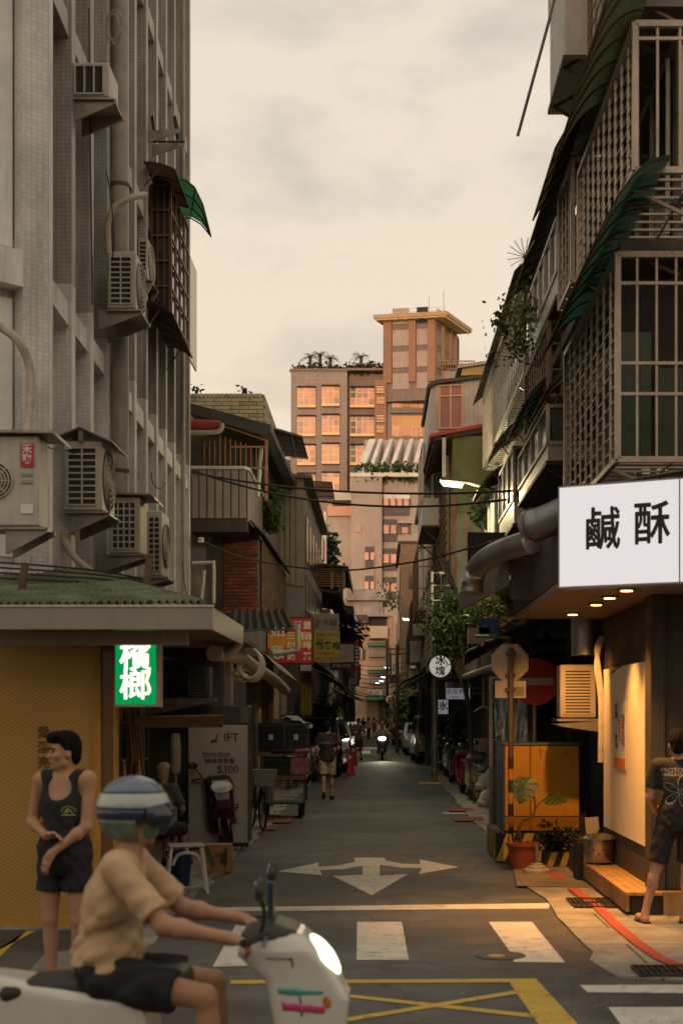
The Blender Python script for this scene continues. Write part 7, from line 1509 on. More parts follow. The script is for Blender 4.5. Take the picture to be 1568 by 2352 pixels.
hel_w, hel_b, hel_n = paint('helmet_white', (.42, .47, .44)), paint('helmet_blue', (.10, .14, .22)), paint('helmet_navy', (.02, .025, .06))
hc_ = Vector(hp(0, .01, .03))
def hcut(z0, z1, front):
 def f(D, X, Y, Z):
  D = np.maximum(D, np.maximum(z0-(Z-hc_.z), (Z-hc_.z)-z1)); 
  return np.maximum(D, -(Y-hc_.y)-front) if front is not None else D
 return f
hs = [('e', tuple(hc_), (.128, .158, .148))]
body('shell_top', hs, hel_b, hm_, .009, hcut(.075, .3, None)); body('shell_band', hs, hel_w, hm_, .009, hcut(.01, .074, None)); body('shell_stripe', hs, hel_n, hm_, .009, hcut(-.035, .009, .07)); body('shell_rim', hs, paint('helmet_green', (.13, .18, .14)), hm_, .009, hcut(-.135, -.036, .03))
body('visor', [('e', tuple(hc_+Vector((0, -.03, -.02))), (.126, .15, .10))], M('visor_smoke', (.02, .022, .04), .08, .1, 5, 0, spec=.7), hm_, .009, lambda D, X, Y, Z: np.maximum(np.maximum(D, (Y-hc_.y)+.075), np.maximum(-.06-(Z-hc_.z), (Z-hc_.z)-.035)))
# ---- parked and moving scooters further down
def at_ground(u, v): g = G(u, v); return (g.x, g.y, .03)
g1 = at_ground(500, 1950); scooter('dark wine red scooter parked facing the street before the haircut sign', (PX(497, 20.0), 20.2, .03), R(-72), wine, lean=R(4), group='parked scooters', plate=None)
hg = G(877, 1745); hl = scooter('oncoming scooter with bright headlight far down the alley', (hg.x, hg.y+.6, .012), R(-90), s_grey, lamp=MEMIT('far_headlight_glow', (1, .98, .8), 12.0), group=None)
ld = bpy.data.lights.new('headlight', 'SPOT'); lo_ = bpy.data.objects.new('headlight_beam', ld); COL.objects.link(lo_); lo_.location = (hg.x, hg.y-.1, .95); lo_.rotation_euler = (R(78), 0, PI); ld.energy = 130; ld.color = (1, .95, .65); ld.spot_size = R(34); ld.spot_blend = .8; ld.shadow_soft_size = .05
person('rider in pale shirt and helmet on the oncoming scooter', (hg.x, hg.y+.6, .012), 0, 1.66, {'hipL': (.10, .40, .83), 'hipR': (-.10, .40, .83), 'kneeL': (.17, -.06, .76), 'kneeR': (-.17, -.06, .76), 'ankL': (.14, -.10, .38), 'ankR': (-.14, -.10, .38), 'toeL': (.15, -.27, .35), 'toeR': (-.15, -.27, .35), 'chest': (0, .35, 1.15), 'shL': (.19, .31, 1.31), 'shR': (-.19, .31, 1.31), 'neck': (0, .30, 1.34), 'head': (0, .265, 1.515), 'elL': (.28, .10, 1.08), 'elR': (-.28, .10, 1.08), 'wrL': (.285, -.16, 1.03), 'wrR': (-.285, -.16, 1.03)}, top=dict(mat=M('white_cotton', (.55, .5, .42), .85, .1, 7, .2), sleeve=.8, below=.1), bottom=dict(mat=cloth_char, len=.8), shoes=rubber, hair=M('helmet_dark', (.05, .05, .055), .3, .1, 5, 0), res=.022, face=False, hands=False)
R0 = [(1047, 1790, 99, s_white, 'pale scooter between the plated black one and the half hidden one', 'KPF-88', None, 4), (1108, 1846, 94, s_grey, 'grey scooter nearest the yellow cabinet on the right', 'MTR-06', None, 3), (1062, 1806, 100, s_blackp, 'black scooter with white number plate parked on the right, nose to the wall', 'CNB-077', None, 4), (1088, 1830, 96, s_redp, 'red tailed scooter parked next to the plated black one', 'MKE-52', None, -3), (1030, 1775, 97, s_blackp, 'black scooter beyond the plated one, half hidden', 'NPT-31', None, 4), (1012, 1762, 94, s_mag, 'magenta scooter with a pale blue cloth over its seat', None, None, 3), (1003, 1757, -80, s_grey, 'grey scooter between the magenta one and the gold van', None, None, 2), (921, 1717, 95, s_blackp, 'black scooter parked beyond the silver car', None, None, 3), (914, 1713, 96, s_dblue, 'dark blue scooter in the far row left of the silver car', None, None, 3), (907, 1709, 92, s_blackp, 'farthest black scooter of the right row', None, None, 3)]
for (u, v, rz, pm, lab, pl_, bx_, ln) in R0:
 g_ = G(u, v); scooter(lab, (g_.x-.12, g_.y+.75, .03), R(rz), pm, R(ln), None, pl_, 'parked scooters', box=bx_)
L0 = [(700, 1802, -84, s_grey, 'grey scooter parked beside the hand cart', 3), (722, 1795, -86, s_blackp, 'black scooter between the cart and the dark van', 3), (668, 1815, -95, s_redp, 'red and white scooter hidden behind the hand cart', -3)]
for (u, v, rz, pm, lab, ln) in L0:
 g_ = G(u, v); scooter(lab, (g_.x, g_.y+.6, .03), R(rz), pm, R(ln), None, None, 'parked scooters')
# ---------------------------------------------------------------- cars
car_glass = M('car_glass', (.02, .024, .026), .05, 0, spec=.8, bump=0, coat=.5)
def car(label, loc, rz, pm, L_=4.3, W_=1.75, Hh=1.65, kind='suv', group='parked cars', plate='3527-QF', res=.028):
 t = thing('car', label, 'car', loc, rz, group); a = L_/2; w_ = W_/2
 if kind == 'suv': prof = [(-a+.05, .32), (-a, .6), (-a+.06, .86), (-a+.25, .98), (-a+1.05, 1.08), (-a+1.7, Hh-.06), (-a+2.1, Hh), (a-.5, Hh-.02), (a-.12, Hh-.2), (a, 1.0), (a, .4), (a-.1, .3)]
 elif kind == 'van': prof = [(-a+.05, .3), (-a, .55), (-a+.05, .85), (-a+.35, 1.02), (-a+.6, 1.12), (-a+1.25, Hh-.05), (-a+1.6, Hh), (a-.25, Hh), (a-.05, Hh-.25), (a, 1.0), (a, .4), (a-.1, .3)]
 else: prof = [(-a+.06, .28), (-a, .5), (-a+.06, .72), (-a+.3, .85), (-a+1.15, .96), (-a+1.85, Hh-.05), (-a+2.2, Hh), (a-1.2, Hh-.04), (a-.5, 1.05), (a-.08, .98), (a, .6), (a-.08, .3)]
 i_bonnet, i_ws = prof[4], prof[5]; belt = i_bonnet[1]-.0; wr = .31; fy, ry = -a+.82, a-.80
 def fld(X, Y, Z):
  d = poly2(Y, Z, prof); hw = w_-np.clip(Z-belt, 0, 2)*.26-.05*np.clip(.55-Z, 0, 1)-.16*np.clip((-Y-a+.55)/.55, 0, 1)**2-.10*np.clip((Y-a+.5)/.5, 0, 1)**2+.02*np.exp(-((Z-.72)/.12)**2)
  d = -smin(-d, -(np.abs(X)-hw), .09)
  for yy in (fy, ry): d = np.maximum(d, -np.maximum(np.sqrt((Y-yy)**2+(Z-wr)**2)-(wr+.06), .52*w_-np.abs(X)))
  return d
 key = '%s%.2f%.2f' % (kind, L_, Hh); lo, hi = (-w_-.1, -a-.1, .15), (w_+.1, a+.1, Hh+.1)
 P_ = lambda nm, f, mt: cached(nm+'#'+key, lambda: body(nm, None, mt, None, res, field=f, lo=lo, hi=hi), mt, t)
 P_('car_body', fld, pm); ws0, ws1 = i_bonnet, i_ws
 P_('windscreen', lambda X, Y, Z: np.maximum(fld(X, Y, Z)-.010, np.maximum(np.maximum(np.abs(X)-(w_-.16-.16*np.clip(Z-belt, 0, 1)), belt+.05-Z), np.maximum(Y-(ws1[0]+.12), Z-(Hh-.09)))), car_glass)
 P_('rear_window', lambda X, Y, Z: np.maximum(fld(X, Y, Z)-.010, np.maximum(np.maximum(np.abs(X)-(w_-.22), belt+.06-Z), np.maximum((a-.62)-Y, Z-(Hh-.12)))), car_glass)
 sp = [(ws0[0]+.35, belt+.05), (ws1[0]+.18, Hh-.14), (a-.75, Hh-.15), (a-.42, belt+.08)]
 for s in (-1, 1):
  for q, (c0, c1) in enumerate(((-9, .085), (.155, 9))): cached('side_window%d%d#' % (s, q)+key, lambda: body('side_window', None, car_glass, None, res, field=lambda X, Y, Z: np.maximum(np.maximum(fld(X, Y, Z)-.008, poly2(Y, Z, sp)), np.maximum(.55*w_-X*s, np.maximum(c0-Y, Y-c1))), lo=lo, hi=hi), car_glass, t).name = 'side_window'
 P_('grille', lambda X, Y, Z: np.maximum(fld(X, Y, Z)-.012, np.maximum(np.maximum(np.abs(X)-w_*.5, np.abs(Z-.66)-.09), Y+a-.3)), sc_black)
 for s in (-1, 1): cached('bumper%d#' % s+key, lambda: body('bumper', None, sc_black, None, res, field=lambda X, Y, Z: np.maximum(fld(X, Y, Z)-.014, np.maximum(np.abs(Z-.40)-.07, a-.25-Y*s)), lo=lo, hi=hi), sc_black if kind != 'sedan' else pm, t).name = 'bumper'
 for s in (-1, 1):
  hlx = s*w_*.74; P_('headlight', lambda X, Y, Z: np.maximum(fld(X, Y, Z)-.014, _ell(X, Y, Z, (hlx, -a+.16, .80 if kind != 'sedan' else .68), (.2, .3, .1))), lens_clear) if s < 0 else cached('headlight2#'+key, lambda: body('headlight', None, lens_clear, None, res, field=lambda X, Y, Z: np.maximum(fld(X, Y, Z)-.014, _ell(X, Y, Z, (hlx, -a+.16, .80 if kind != 'sedan' else .68), (.2, .3, .1))), lo=lo, hi=hi), lens_clear, t)
  cached('tail_light%d#' % s+key, lambda: body('tail_light', None, lens_red, None, res, field=lambda X, Y, Z: np.maximum(fld(X, Y, Z)-.014, _ell(X, Y, Z, (s*w_*.88, a-.08, .98), (.13, .2, .2))), lo=lo, hi=hi), lens_red, t)
  cached('wing_mirror%d#' % s+key, lambda: body('wing_mirror', [('e', (s*(w_+.1), ws0[0]+.5, belt+.1), (.11, .06, .075)), ('c', (s*(w_-.08), ws0[0]+.52, belt+.02), (s*(w_+.08), ws0[0]+.5, belt+.08), .02, .02)], pm, None, .016), pm, t)
  for yy in (fy, ry):
   wl_ = cached('car_wheel#', lambda: MB().lathe([(.19, -.09), (.27, -.1), (.305, -.07), (.31, 0), (.305, .07), (.27, .1), (.19, .09), (.19, -.09)], 24, (0, 0, 0), 'x', cap=False).build('wheel', tyre_m, None, smooth=True), tyre_m, t); wl_.location = (s*(w_-.13), yy, .31); wl_.name = 'wheel'
   cached('car_rim#', lambda: MB().lathe([(.05, -.085), (.09, -.06), (.185, -.085), (.192, .085), (.09, .06), (.05, .085)], 12, (0, 0, 0), 'x').build('rim', zinc, None, smooth=False), zinc, wl_).name = 'rim'
 boxp('plate', t, -.18, .18, -a-.02, -a+.03, .44, .56, plate_m); text('lettering', t, plate, (0, -a-.024, .5), .1, plate_ink, .001)
 return t
champagne = paint('champagne_paint', (.56, .43, .27), .3); silver_p = paint('silver_paint', (.6, .6, .58), .3); black_car = paint('black_car_paint', (.014, .013, .013), .18)
car('gold van parked on the right behind the ice sign pole', (2.18, 56.4, .03), R(2), champagne, 4.5, 1.78, 1.85, 'van', plate='7051-HK')
car('silver car parked just beyond the gold van', (1.95, 68.2, .03), R(1), silver_p, 4.3, 1.72, 1.5, 'sedan', plate='AFT-2210')
car('dark van parked on the left beside the walking man', (-2.0, 45.2, .02), R(-2), black_car, 4.6, 1.8, 1.8, 'van', plate='RBE-3091')
car('dark car parked behind the dark van, its edge glinting', (-1.9, 54.5, .02), R(-1), s_grey, 4.4, 1.75, 1.6, 'suv', plate='ASJ-7733')
car('pale car far down the left side with a bright windscreen', (-1.75, 76, .02), 0, silver_p, 4.3, 1.72, 1.5, 'sedan', plate='BKM-0619')
# ================================================================ things on the right pavement
yel_box = M('transformer_yellow', (.52, .25, .02), .5, .14, 3, .03, streak=.12); yel_low = M('transformer_brown_yellow', (.34, .15, .015), .5, .14, 3, .03); blue_grey = M('transformer_blue_grey', (.13, .15, .17), .5, .15, 3, .03, streak=.2); warn_y = M('warning_yellow', (.5, .32, .04), .6, .3, 6, .1); warn_k = M('warning_black', (.022, .02, .018), .7, .3, 6, .1); pale_steel = M('sign_back', (.40, .34, .26), .5, .2, 3, .03)
tf = thing('transformer_box', 'yellow roadside transformer cabinet with grey-blue side on a striped kerb', 'cabinet', (2.1, 18.4, 0), world=True)
tx0, tx1, ty0, ty1, tz0, tz1 = PX(1157, 18.4), PX(1330, 18.4), 18.4, 19.7, .40, PZ(1710, 18.4)
MB().box(tx0, tx1, ty0+.02, ty1, tz0, tz1).build('casing', blue_grey, tf, bevel=.01)
xm = PX(1217, 18.4)
for (a, b) in ((tx0+.012, xm-.006), (xm+.006, tx1-.004)):
 MB().box(a, b, ty0, ty0+.018, tz0+.2, tz1-.015).build('door', yel_box, tf, bevel=.006); MB().box(a, b, ty0, ty0+.018, tz0+.01, tz0+.19).build('lower_door', yel_low, tf, bevel=.006)
MB().box(tx0-.004, tx1+.01, ty0-.01, ty1+.01, tz1, tz1+.02).build('lid', blue_grey, tf)
for x in (PX(1240, 18.4), PX(1300, 18.4)): boxp('hinge_mark', tf, x-.015, x+.015, ty0-.012, ty0, tz1-.16, tz1-.05, yel_low)
kb = MB().box(tx0-.12, tx1+.02, ty0-.12, ty1+.05, .03, .39).build('kerb', warn_k, tf)
for i in range(6):
 x = tx0-.12+i*.24; poly = [(x, 0), (x+.12, 0), (x+.26, .36), (x+.14, .36)]; poly = [(min(p[0], tx1), p[1]) for p in poly]
 MB().prism([(p[0], ty0-.124, .032+p[1]) for p in poly], (0, .003, 0)).build('stripe', warn_y, kb)
for i in range(5):
 y = ty0-.1+i*.28; MB().prism([(tx0-.124, y, .032), (tx0-.124, y+.12, .032), (tx0-.124, y+.2, .388), (tx0-.124, y+.08, .388)], (.003, 0, 0)).build('stripe', warn_y, kb)
# sign pole with octagon (seen from behind)
sp_ = thing('sign_post', 'black and yellow striped post carrying the back of an octagonal sign', 'road sign', (PX(1172, 17.9), 17.9, 0), world=True); X_ = PX(1172, 17.9)
zt_ = PZ(1487, 17.9); MB().tube([(X_, 17.9, .03), (X_, 17.9, zt_)], .034, 10).build('post', M('post_rust', (.10, .075, .055), .6, .3, 5, .1, rust=.3), sp_, smooth=True)
for i in range(7):
 z = .35+i*.15; MB().tube([(X_, 17.9, z), (X_, 17.9, z+.13)], .0365, 10).build('stripe', M('post_orange', (.5, .2, .03), .6, .25, 6, .1) if i % 2 else warn_k, sp_, smooth=True)
c = P(1170, 1521, 17.94); r_ = .25
MB().prism([(c.x+r_*math.cos(PI/8+i*PI/4), 17.94, c.z+r_*math.sin(PI/8+i*PI/4)) for i in range(8)], (0, .012, 0)).build('octagon', pale_steel, sp_)
MB().box(PX(1136, 17.93), PX(1207, 17.93), 17.93, 17.942, PZ(1603, 17.93), PZ(1563, 17.93)).build('sub_plate', pale_steel, sp_, bevel=.004)
boxp('plate_label', sp_, PX(1182, 17.92), PX(1203, 17.92), 17.922, 17.929, PZ(1597, 17.92), PZ(1577, 17.92), M('label_dark', (.2, .17, .13), .6, .2, 20, 0))
for v in (1500, 1550, 1583): boxp('clamp', sp_, X_-.06, X_+.06, 17.87, 17.93, PZ(v, 17.9)-.02, PZ(v, 17.9)+.02, rust_iron)
ne = thing('no_entry_sign', 'red round no-entry sign with white bar behind the octagonal one', 'road sign', (PX(1205, 19.9), 20.0, 0), world=True); c = P(1228, 1565, 19.9)
MB().lathe([(.335, -.01), (.335, .01)], 32, c, 'y').build('disc', M('sign_disc_red', (.34, .02, .03), .45, .15, 3, 0), ne); boxp('bar', ne, c.x-.26, c.x+.255, 19.885, 19.889, c.z-.052, c.z+.052, M('sign_bar_white', (.42, .36, .27), .5, .1, 3, 0))
MB().tube([(c.x, 19.98, .03), (c.x, 19.98, c.z+.3)], .03, 8).build('post', zinc, ne, smooth=True); boxp('clamp', ne, c.x-.05, c.x+.05, 19.9, 20.02, c.z-.03, c.z+.03, zinc)
# grey utility post, meter box
up_ = thing('utility_post', 'thick grey post behind the no-entry sign', 'post', (PX(1217, 21.5), 21.5, 0), world=True); MB().tube([(PX(1217, 21.5), 21.5, .03), (PX(1217, 21.5), 21.5, 3.7)], .085, 12).build('shaft', plaster_grey, up_, smooth=True)
MB().box(PX(1187, 21.2), PX(1246, 21.2), 21.2, 21.36, PZ(1605, 21.2), PZ(1570, 21.2)).build('meter_box', M('meter_cream', (.36, .33, .26), .6, .2, 4, .05), up_, bevel=.01); boxp('meter_window', up_, PX(1210, 21.2), PX(1240, 21.2), 21.185, 21.199, PZ(1598, 21.2), PZ(1580, 21.2), dark_glass)
# plastic-covered stall
stl = thing('covered_stall', 'stall hung with blue-white plastic sheeting behind the sign post', 'stall', (PX(1165, 20.6), 20.6, 0), world=True)
def plastic():
 m = bpy.data.materials.new('blue_plastic_sheet'); m.use_nodes = True; t = m.node_tree; n = t.nodes.new; l = t.links.new; b = t.nodes['Principled BSDF']; g = n('ShaderNodeNewGeometry'); mp_ = n('ShaderNodeMapping'); mp_.inputs['Scale'].default_value = (3, 3, 1.2); mp_.inputs['Rotation'].default_value = (0, .5, 0); no = n('ShaderNodeTexNoise'); no.inputs['Scale'].default_value = 2.4; no.inputs['Detail'].default_value = 7; no.inputs['Distortion'].default_value = 1.2
 l(g.outputs['Position'], mp_.inputs[0]); l(mp_.outputs[0], no.inputs['Vector']); rp = n('ShaderNodeValToRGB'); l(no.outputs[0], rp.inputs[0]); e = rp.color_ramp.elements; e[0].position = .42; e[0].color = (.05, .12, .15, 1); e[1].position = .62; e[1].color = (.38, .4, .38, 1); l(rp.outputs[0], b.inputs['Base Color']); b.inputs['Roughness'].default_value = .22; return m
Y_ = 20.6; MB().sheet(P(1130, 1560, Y_), P(1205, 1562, Y_), P(1212, 1706, Y_-.05), P(1140, 1706, Y_-.05), 14, lambda x, y: .05*math.sin(x*9+y*3)+.05*math.sin(PI*y), .008, 10).build('plastic_sheet', plastic(), stl, smooth=True)
MB().box(PX(1140, Y_), PX(1210, Y_), Y_+.15, Y_+.9, .03, PZ(1700, Y_)).build('counter', shop_dark, stl)
for u in (1126, 1208): piece('frame_post', stl, P(u, 1706, Y_+.1)*1, P(u, 1556, Y_+.1), .05, .04, zinc); 
for u in (1126, 1208): q = P(u, 1706, Y_+.1); piece('frame_post', stl, (q.x, q.y, .03), q, .05, .04, zinc)
piece('frame_rail', stl, P(1124, 1556, Y_+.1), P(1210, 1558, Y_+.1), .05, .04, zinc)
# outdoor unit in the passage, pipes, boards
a_ = ac_unit('outdoor unit on a shelf bracket left of the cream panel', PX(1285, 17.4), PX(1368, 17.4), 17.4, 17.75, PZ(1648, 17.4), PZ(1526, 17.4), rows=14, cols=1, fan=None, bracket=False, mat=M('ac_beige', (.42, .36, .28), .5, .2, 3, .03))
MB().prism([P(1275, 1662, 17.35), P(1385, 1655, 17.35), P(1385, 1682, 17.35), P(1290, 1668, 17.35)], (0, .5, 0)).build('bracket', zinc, a_); MB().box(PX(1278, 17.4), 2.8, 17.36, 17.9, PZ(1656, 17.4), PZ(1650, 17.4)).build('tray', zinc, a_)
pw = thing('passage_wall', 'dark passage wall with pipes between the cabinet and the cream panel', 'wall', (2.9, 18.2, 0), world=True); MB().box(2.72, 3.6, 17.05, 17.2, 0.02, 3.04).build('wall', shop_dark, pw); MB().box(2.3, 3.3, 21.8, 21.95, .02, 3.1).build('back_wall', inside_shade, pw); boxp('hatch', pw, 2.42, 2.7, 18.6, 18.66, .03, 1.4, inside_shade)
for i in range(2): cable(['pale', 'second pale'][i]+' lagged pipe dropping beside the outdoor unit, left of the cream panel', smooth_path([P(1386-i*7, 1462, 16.9), P(1375-i*6, 1490, 16.85), P(1368+i*6, 1530, 16.8), P(1376+i*4, 1590, 16.8), P(1378+i*3, 1650, 16.8), P(1377+i*3, 1750, 16.8)]), .028, foam_wrap, 'lagged_pipe', 'pipe', n=8)
dv = thing('duct', 'vertical silver duct hanging behind the downlights', 'duct', P(1345, 1440, 17.6), world=True); q = [P(1345, 1400+i*3.2, 17.6) for i in range(34)]; MB().tube(q, [.19*(1 if i % 2 else .95) for i in range(34)], 16).build('hose', silver, dv, smooth=True, ang=70)
bd_ = boxp('leaning_board', None, 0, 1, 0, 1, 0, 1, pale_steel); bd_.scale = (.16, .02, .36); bd_.location = (PX(1360, 17.0), 17.0, .51); bd_.rotation_euler = (R(-8), R(-4), 0); tag(bd_, 'pale board leaning in the dark passage behind the steel roaster', 'board')
bx_ = MB().box(2.3, 2.75, 16.95, 17.3, .03, .35).build('plinth', shop_dark, None); tag(bx_, 'low dark plinth under the leaning board', 'plinth')
# steel roaster drum on the step
rb = thing('steel_drum', 'round steel roasting drum with domed lid standing on the wooden step', 'drum', (PX(1375, 15.9), 15.9, .25), world=True); steel = M('brushed_steel', (.42, .36, .28), .3, .25, 8, .03, metal=.9); C_ = (PX(1375, 15.9), 15.9, -.055)
MB().lathe([(.165, .33), (.172, .34), (.172, .56), (.178, .565), (.178, .58)], 24, C_).build('drum', steel, rb, smooth=True); MB().lathe([(.195, .58), (.195, .592), (.15, .625), (.06, .645), (.02, .65)], 24, C_).build('lid', steel, rb, smooth=True); MB().ball((C_[0], C_[1], .61), .02).build('knob', rubber, rb, smooth=True)
for i in range(4): a = PI/4+i*PI/2; piece('foot', rb, (C_[0]+.14*math.cos(a), C_[1]+.14*math.sin(a), .25), (C_[0]+.13*math.cos(a), C_[1]+.13*math.sin(a), .28), .03, .03, rubber)
for i in range(10): a = PI+PI*i/9; mbh = MB().ball((C_[0]+.172*math.cos(a), C_[1]+.172*math.sin(a), .37+.05*(i % 2)), .011, 4, 6).build('vent_hole', rubber, rb)
gb = thing('gas_burner', 'small dark gas ring beside the roasting drum', 'stove', (PX(1325, 16.3), 16.25, .03), world=True); MB().box(PX(1318, 16.3), PX(1352, 16.3), 16.15, 16.4, .03, .46).build('stand', rubber, gb); MB().tube([Vector((PX(1335, 16.3)+.09*math.cos(a), 16.27+.09*math.sin(a), .49)) for a in [2*PI*i/16 for i in range(16)]], .012, 6, closed=True).build('ring', black_iron, gb)
# terracotta pot with monstera
pot = thing('potted_plant', 'terracotta plastic pot with a two-leaved monstera before the yellow cabinet', 'plant', (PX(1199, 17.45), 17.45, .03), world=True); terrac = M('terracotta_plastic', (.33, .075, .03), .5, .18, 4, .05); C_ = (PX(1199, 17.45), 17.45, 0)
MB().lathe([(.145, .03), (.185, .30), (.205, .31), (.208, .35), (.192, .352), (.18, .30), (.0, .29)], 26, C_, cap=False).build('pot', terrac, pot, smooth=True); MB().lathe([(.0, .31), (.18, .305)], 20, C_, cap=False).build('soil', M('soil', (.03, .02, .013), .95, .4, 20, .6), pot)
def monstera(parent, base, tip, n, s, mat=leaf_green):
 base, tip, n = Vector(base), Vector(tip), Vector(n); d = (tip-base).normalized(); sd_ = d.cross(n).normalized(); nn = sd_.cross(d); L_ = (tip-base).length; mb = MB(); prof = [(0, .02), (.08, .30), (.22, .46), (.4, .50), (.6, .44), (.78, .32), (.92, .15), (1, .01)]
 for sg_ in (-1, 1):
  for i in range(len(prof)-1):
   (a0, w0), (a1, w1) = prof[i], prof[i+1]; a1_ = a0+(a1-a0)*.7      # slits between the lobes
   f = lambda a, w: base+d*L_*(a-w*.12*(1 if a < .3 else -.25))+sd_*sg_*L_*w*s+nn*(-.35*L_*w*w-.16*L_*a*a)
   m0 = base+d*L_*a0+nn*(-.16*L_*a0*a0); m1 = base+d*L_*a1+nn*(-.16*L_*a1*a1)
   mb.add([m0, m1, f(a1_, w1 if i < 5 else w1), f(a0, w0)], [(0, 1, 2, 3) if sg_ > 0 else (3, 2, 1, 0)])
 return mb.build('leaf', mat, parent)
st1, st2 = P(1190, 1795, 17.4), P(1235, 1850, 17.35)
MB().tube(smooth_path([Vector(C_)+Vector((-.02, 0, .3)), P(1192, 1895, 17.4), P(1222, 1872, 17.4), P(1228, 1850, 17.4), P(1222, 1815, 17.4), P(1215, 1785, 17.4)]), [.02]*7+[.016]*7+[.01]*12+[.008]*5, 7).build('stem', bark, pot, smooth=True)
MB().tube(smooth_path([P(1228, 1855, 17.4), P(1245, 1838, 17.4), P(1262, 1825, 17.38), P(1275, 1822, 17.36)]), .008, 6).build('stem', leaf_dark, pot, smooth=True)
monstera(pot, P(1216, 1786, 17.4), P(1188, 1838, 17.25), (-.3, -1, .2), 1.0); monstera(pot, P(1256, 1826, 17.4), P(1300, 1836, 17.2), (.1, -.75, .9), 1.05); monstera(pot, P(1210, 1800, 17.45), P(1196, 1845, 17.3), (.5, -1, .1), .7, leaf_green)
piece('bamboo_stake', pot, (C_[0]-.13, C_[1]-.03, .28), (C_[0]-.16, C_[1]-.03, .45), .03, .015, plank); 
# planter with bushy plant
pb_ = thing('potted_plant', 'leafy dark plant in a low striped trough between the pot and the drum', 'plant', (PX(1290, 17.9), 17.8, .03), world=True); MB().box(PX(1245, 17.8), PX(1328, 17.8), 17.62, 17.95, .03, .22).build('trough', warn_k, pb_)
for i in range(3): x = PX(1250, 17.8)+i*.16; MB().prism([(x, 17.615, .035), (x+.08, 17.615, .035), (x+.14, 17.615, .21), (x+.06, 17.615, .21)], (0, .004, 0)).build('stripe', warn_y, pb_)
leaf_mesh([P(1255+random.uniform(0, 62), 1900+random.uniform(0, 58), 17.75) for i in range(26)], 12, .05, 31, .11, droop=.2).build('foliage', leaf_dark, pb_)
# umbrella stand base
ub = thing('umbrella_stand', 'round stepped concrete parasol base with steel tube on the pavement', 'parasol base', (PX(1232, 16.95), 16.95, .03), world=True); C_ = (PX(1232, 16.95), 16.95, .03)
MB().lathe([(.155, 0), (.16, .03), (.15, .05), (.115, .055), (.11, .085), (.075, .09), (.07, .115), (.03, .12)], 24, C_).build('base', M('base_concrete', (.4, .35, .26), .8, .25, 6, .2), ub, smooth=True); MB().tube([Vector(C_)+Vector((0, 0, .11)), Vector(C_)+Vector((0, 0, .34))], .022, 10).build('tube', zinc, ub, smooth=True)
sd2 = sheet_obj('cement_patch', [(1.5, 15.6), (2.3, 15.5), (2.32, 17.2), (1.62, 17.3)], .038, M('wet_cement', (.26, .22, .16), .4, .5, 3, .3), pr)
# striped post, board with a bird-like number, sacks near the scooters
nb = thing('notice_board', 'small ochre board with a black scrawl on a folding stand by the red scooter', 'board', (PX(1098, 30), 30, .03), world=True); MB().box(PX(1085, 30), PX(1116, 30), 30, 30.03, PZ(1832, 30), PZ(1782, 30)).build('board', M('ochre_board', (.33, .25, .10), .7, .25, 5, .1), nb); text('lettering', nb, '3', (PX(1100, 30), 29.985, PZ(1806, 30)), .36, s_blk, .004)
for u in (1087, 1112): piece('leg', nb, (PX(u, 30), 29.95, .03), (PX(u, 30), 30.02, PZ(1790, 30)), .03, .03, black_iron)
for i, (u, v, Y_) in enumerate(((1118, 1815, 29.8), (1122, 1845, 29.0))):
 body_o = body('plastic_sack', [('e', (0, 0, .17), (.2, .16, .2)), ('e', (.06, .02, .33), (.09, .08, .12)), ('e', (-.08, 0, .1), (.16, .15, .12))], M('sack_white', (.5, .49, .46), .6, .15, 5, .3), None, .018, lambda D, X, Y, Z: np.maximum(D+.012*np.sin(X*40+Z*30)*np.sin(Y*35+Z*20), -(Z-.002)))
 body_o.location = (PX(u, Y_), Y_, .03+(.30 if i == 0 else 0)); tag(body_o, ['white plastic sack resting on top of the other by the ochre board', 'lower white plastic sack on the pavement by the ochre board'][i], 'sack')
wbx = thing('white_cabinet', 'small white cabinet standing among the parked scooters on the right', 'cabinet', (PX(1103, 35.5), 35.5, .03), world=True); MB().box(PX(1086, 35.5), PX(1120, 35.5), 35.5, 35.9, .6, PZ(1696, 35.5)).build('body', white_al, wbx, bevel=.01); boxp('opening', wbx, PX(1092, 35.5), PX(1114, 35.5), 35.48, 35.52, .75, .98, inside_shade)
for dx in (0, .36): boxp('leg', wbx, PX(1087, 35.5)+dx-.02, PX(1087, 35.5)+dx+.03, 35.55, 35.6, .03, .6, white_al)
cz = MB().sheet(P(990, 1700, 50.5), P(1002, 1698, 50.5), P(1006, 1735, 50.2), P(982, 1738, 50.2), 8, lambda x, y: .03*math.sin(x*12), .01, 6).build('cloth_cover', M('pale_blue_cloth', (.26, .3, .34), .8, .2, 6, .3), None, smooth=True); tag(cz, 'pale blue cloth hung over the magenta scooter', 'cloth')
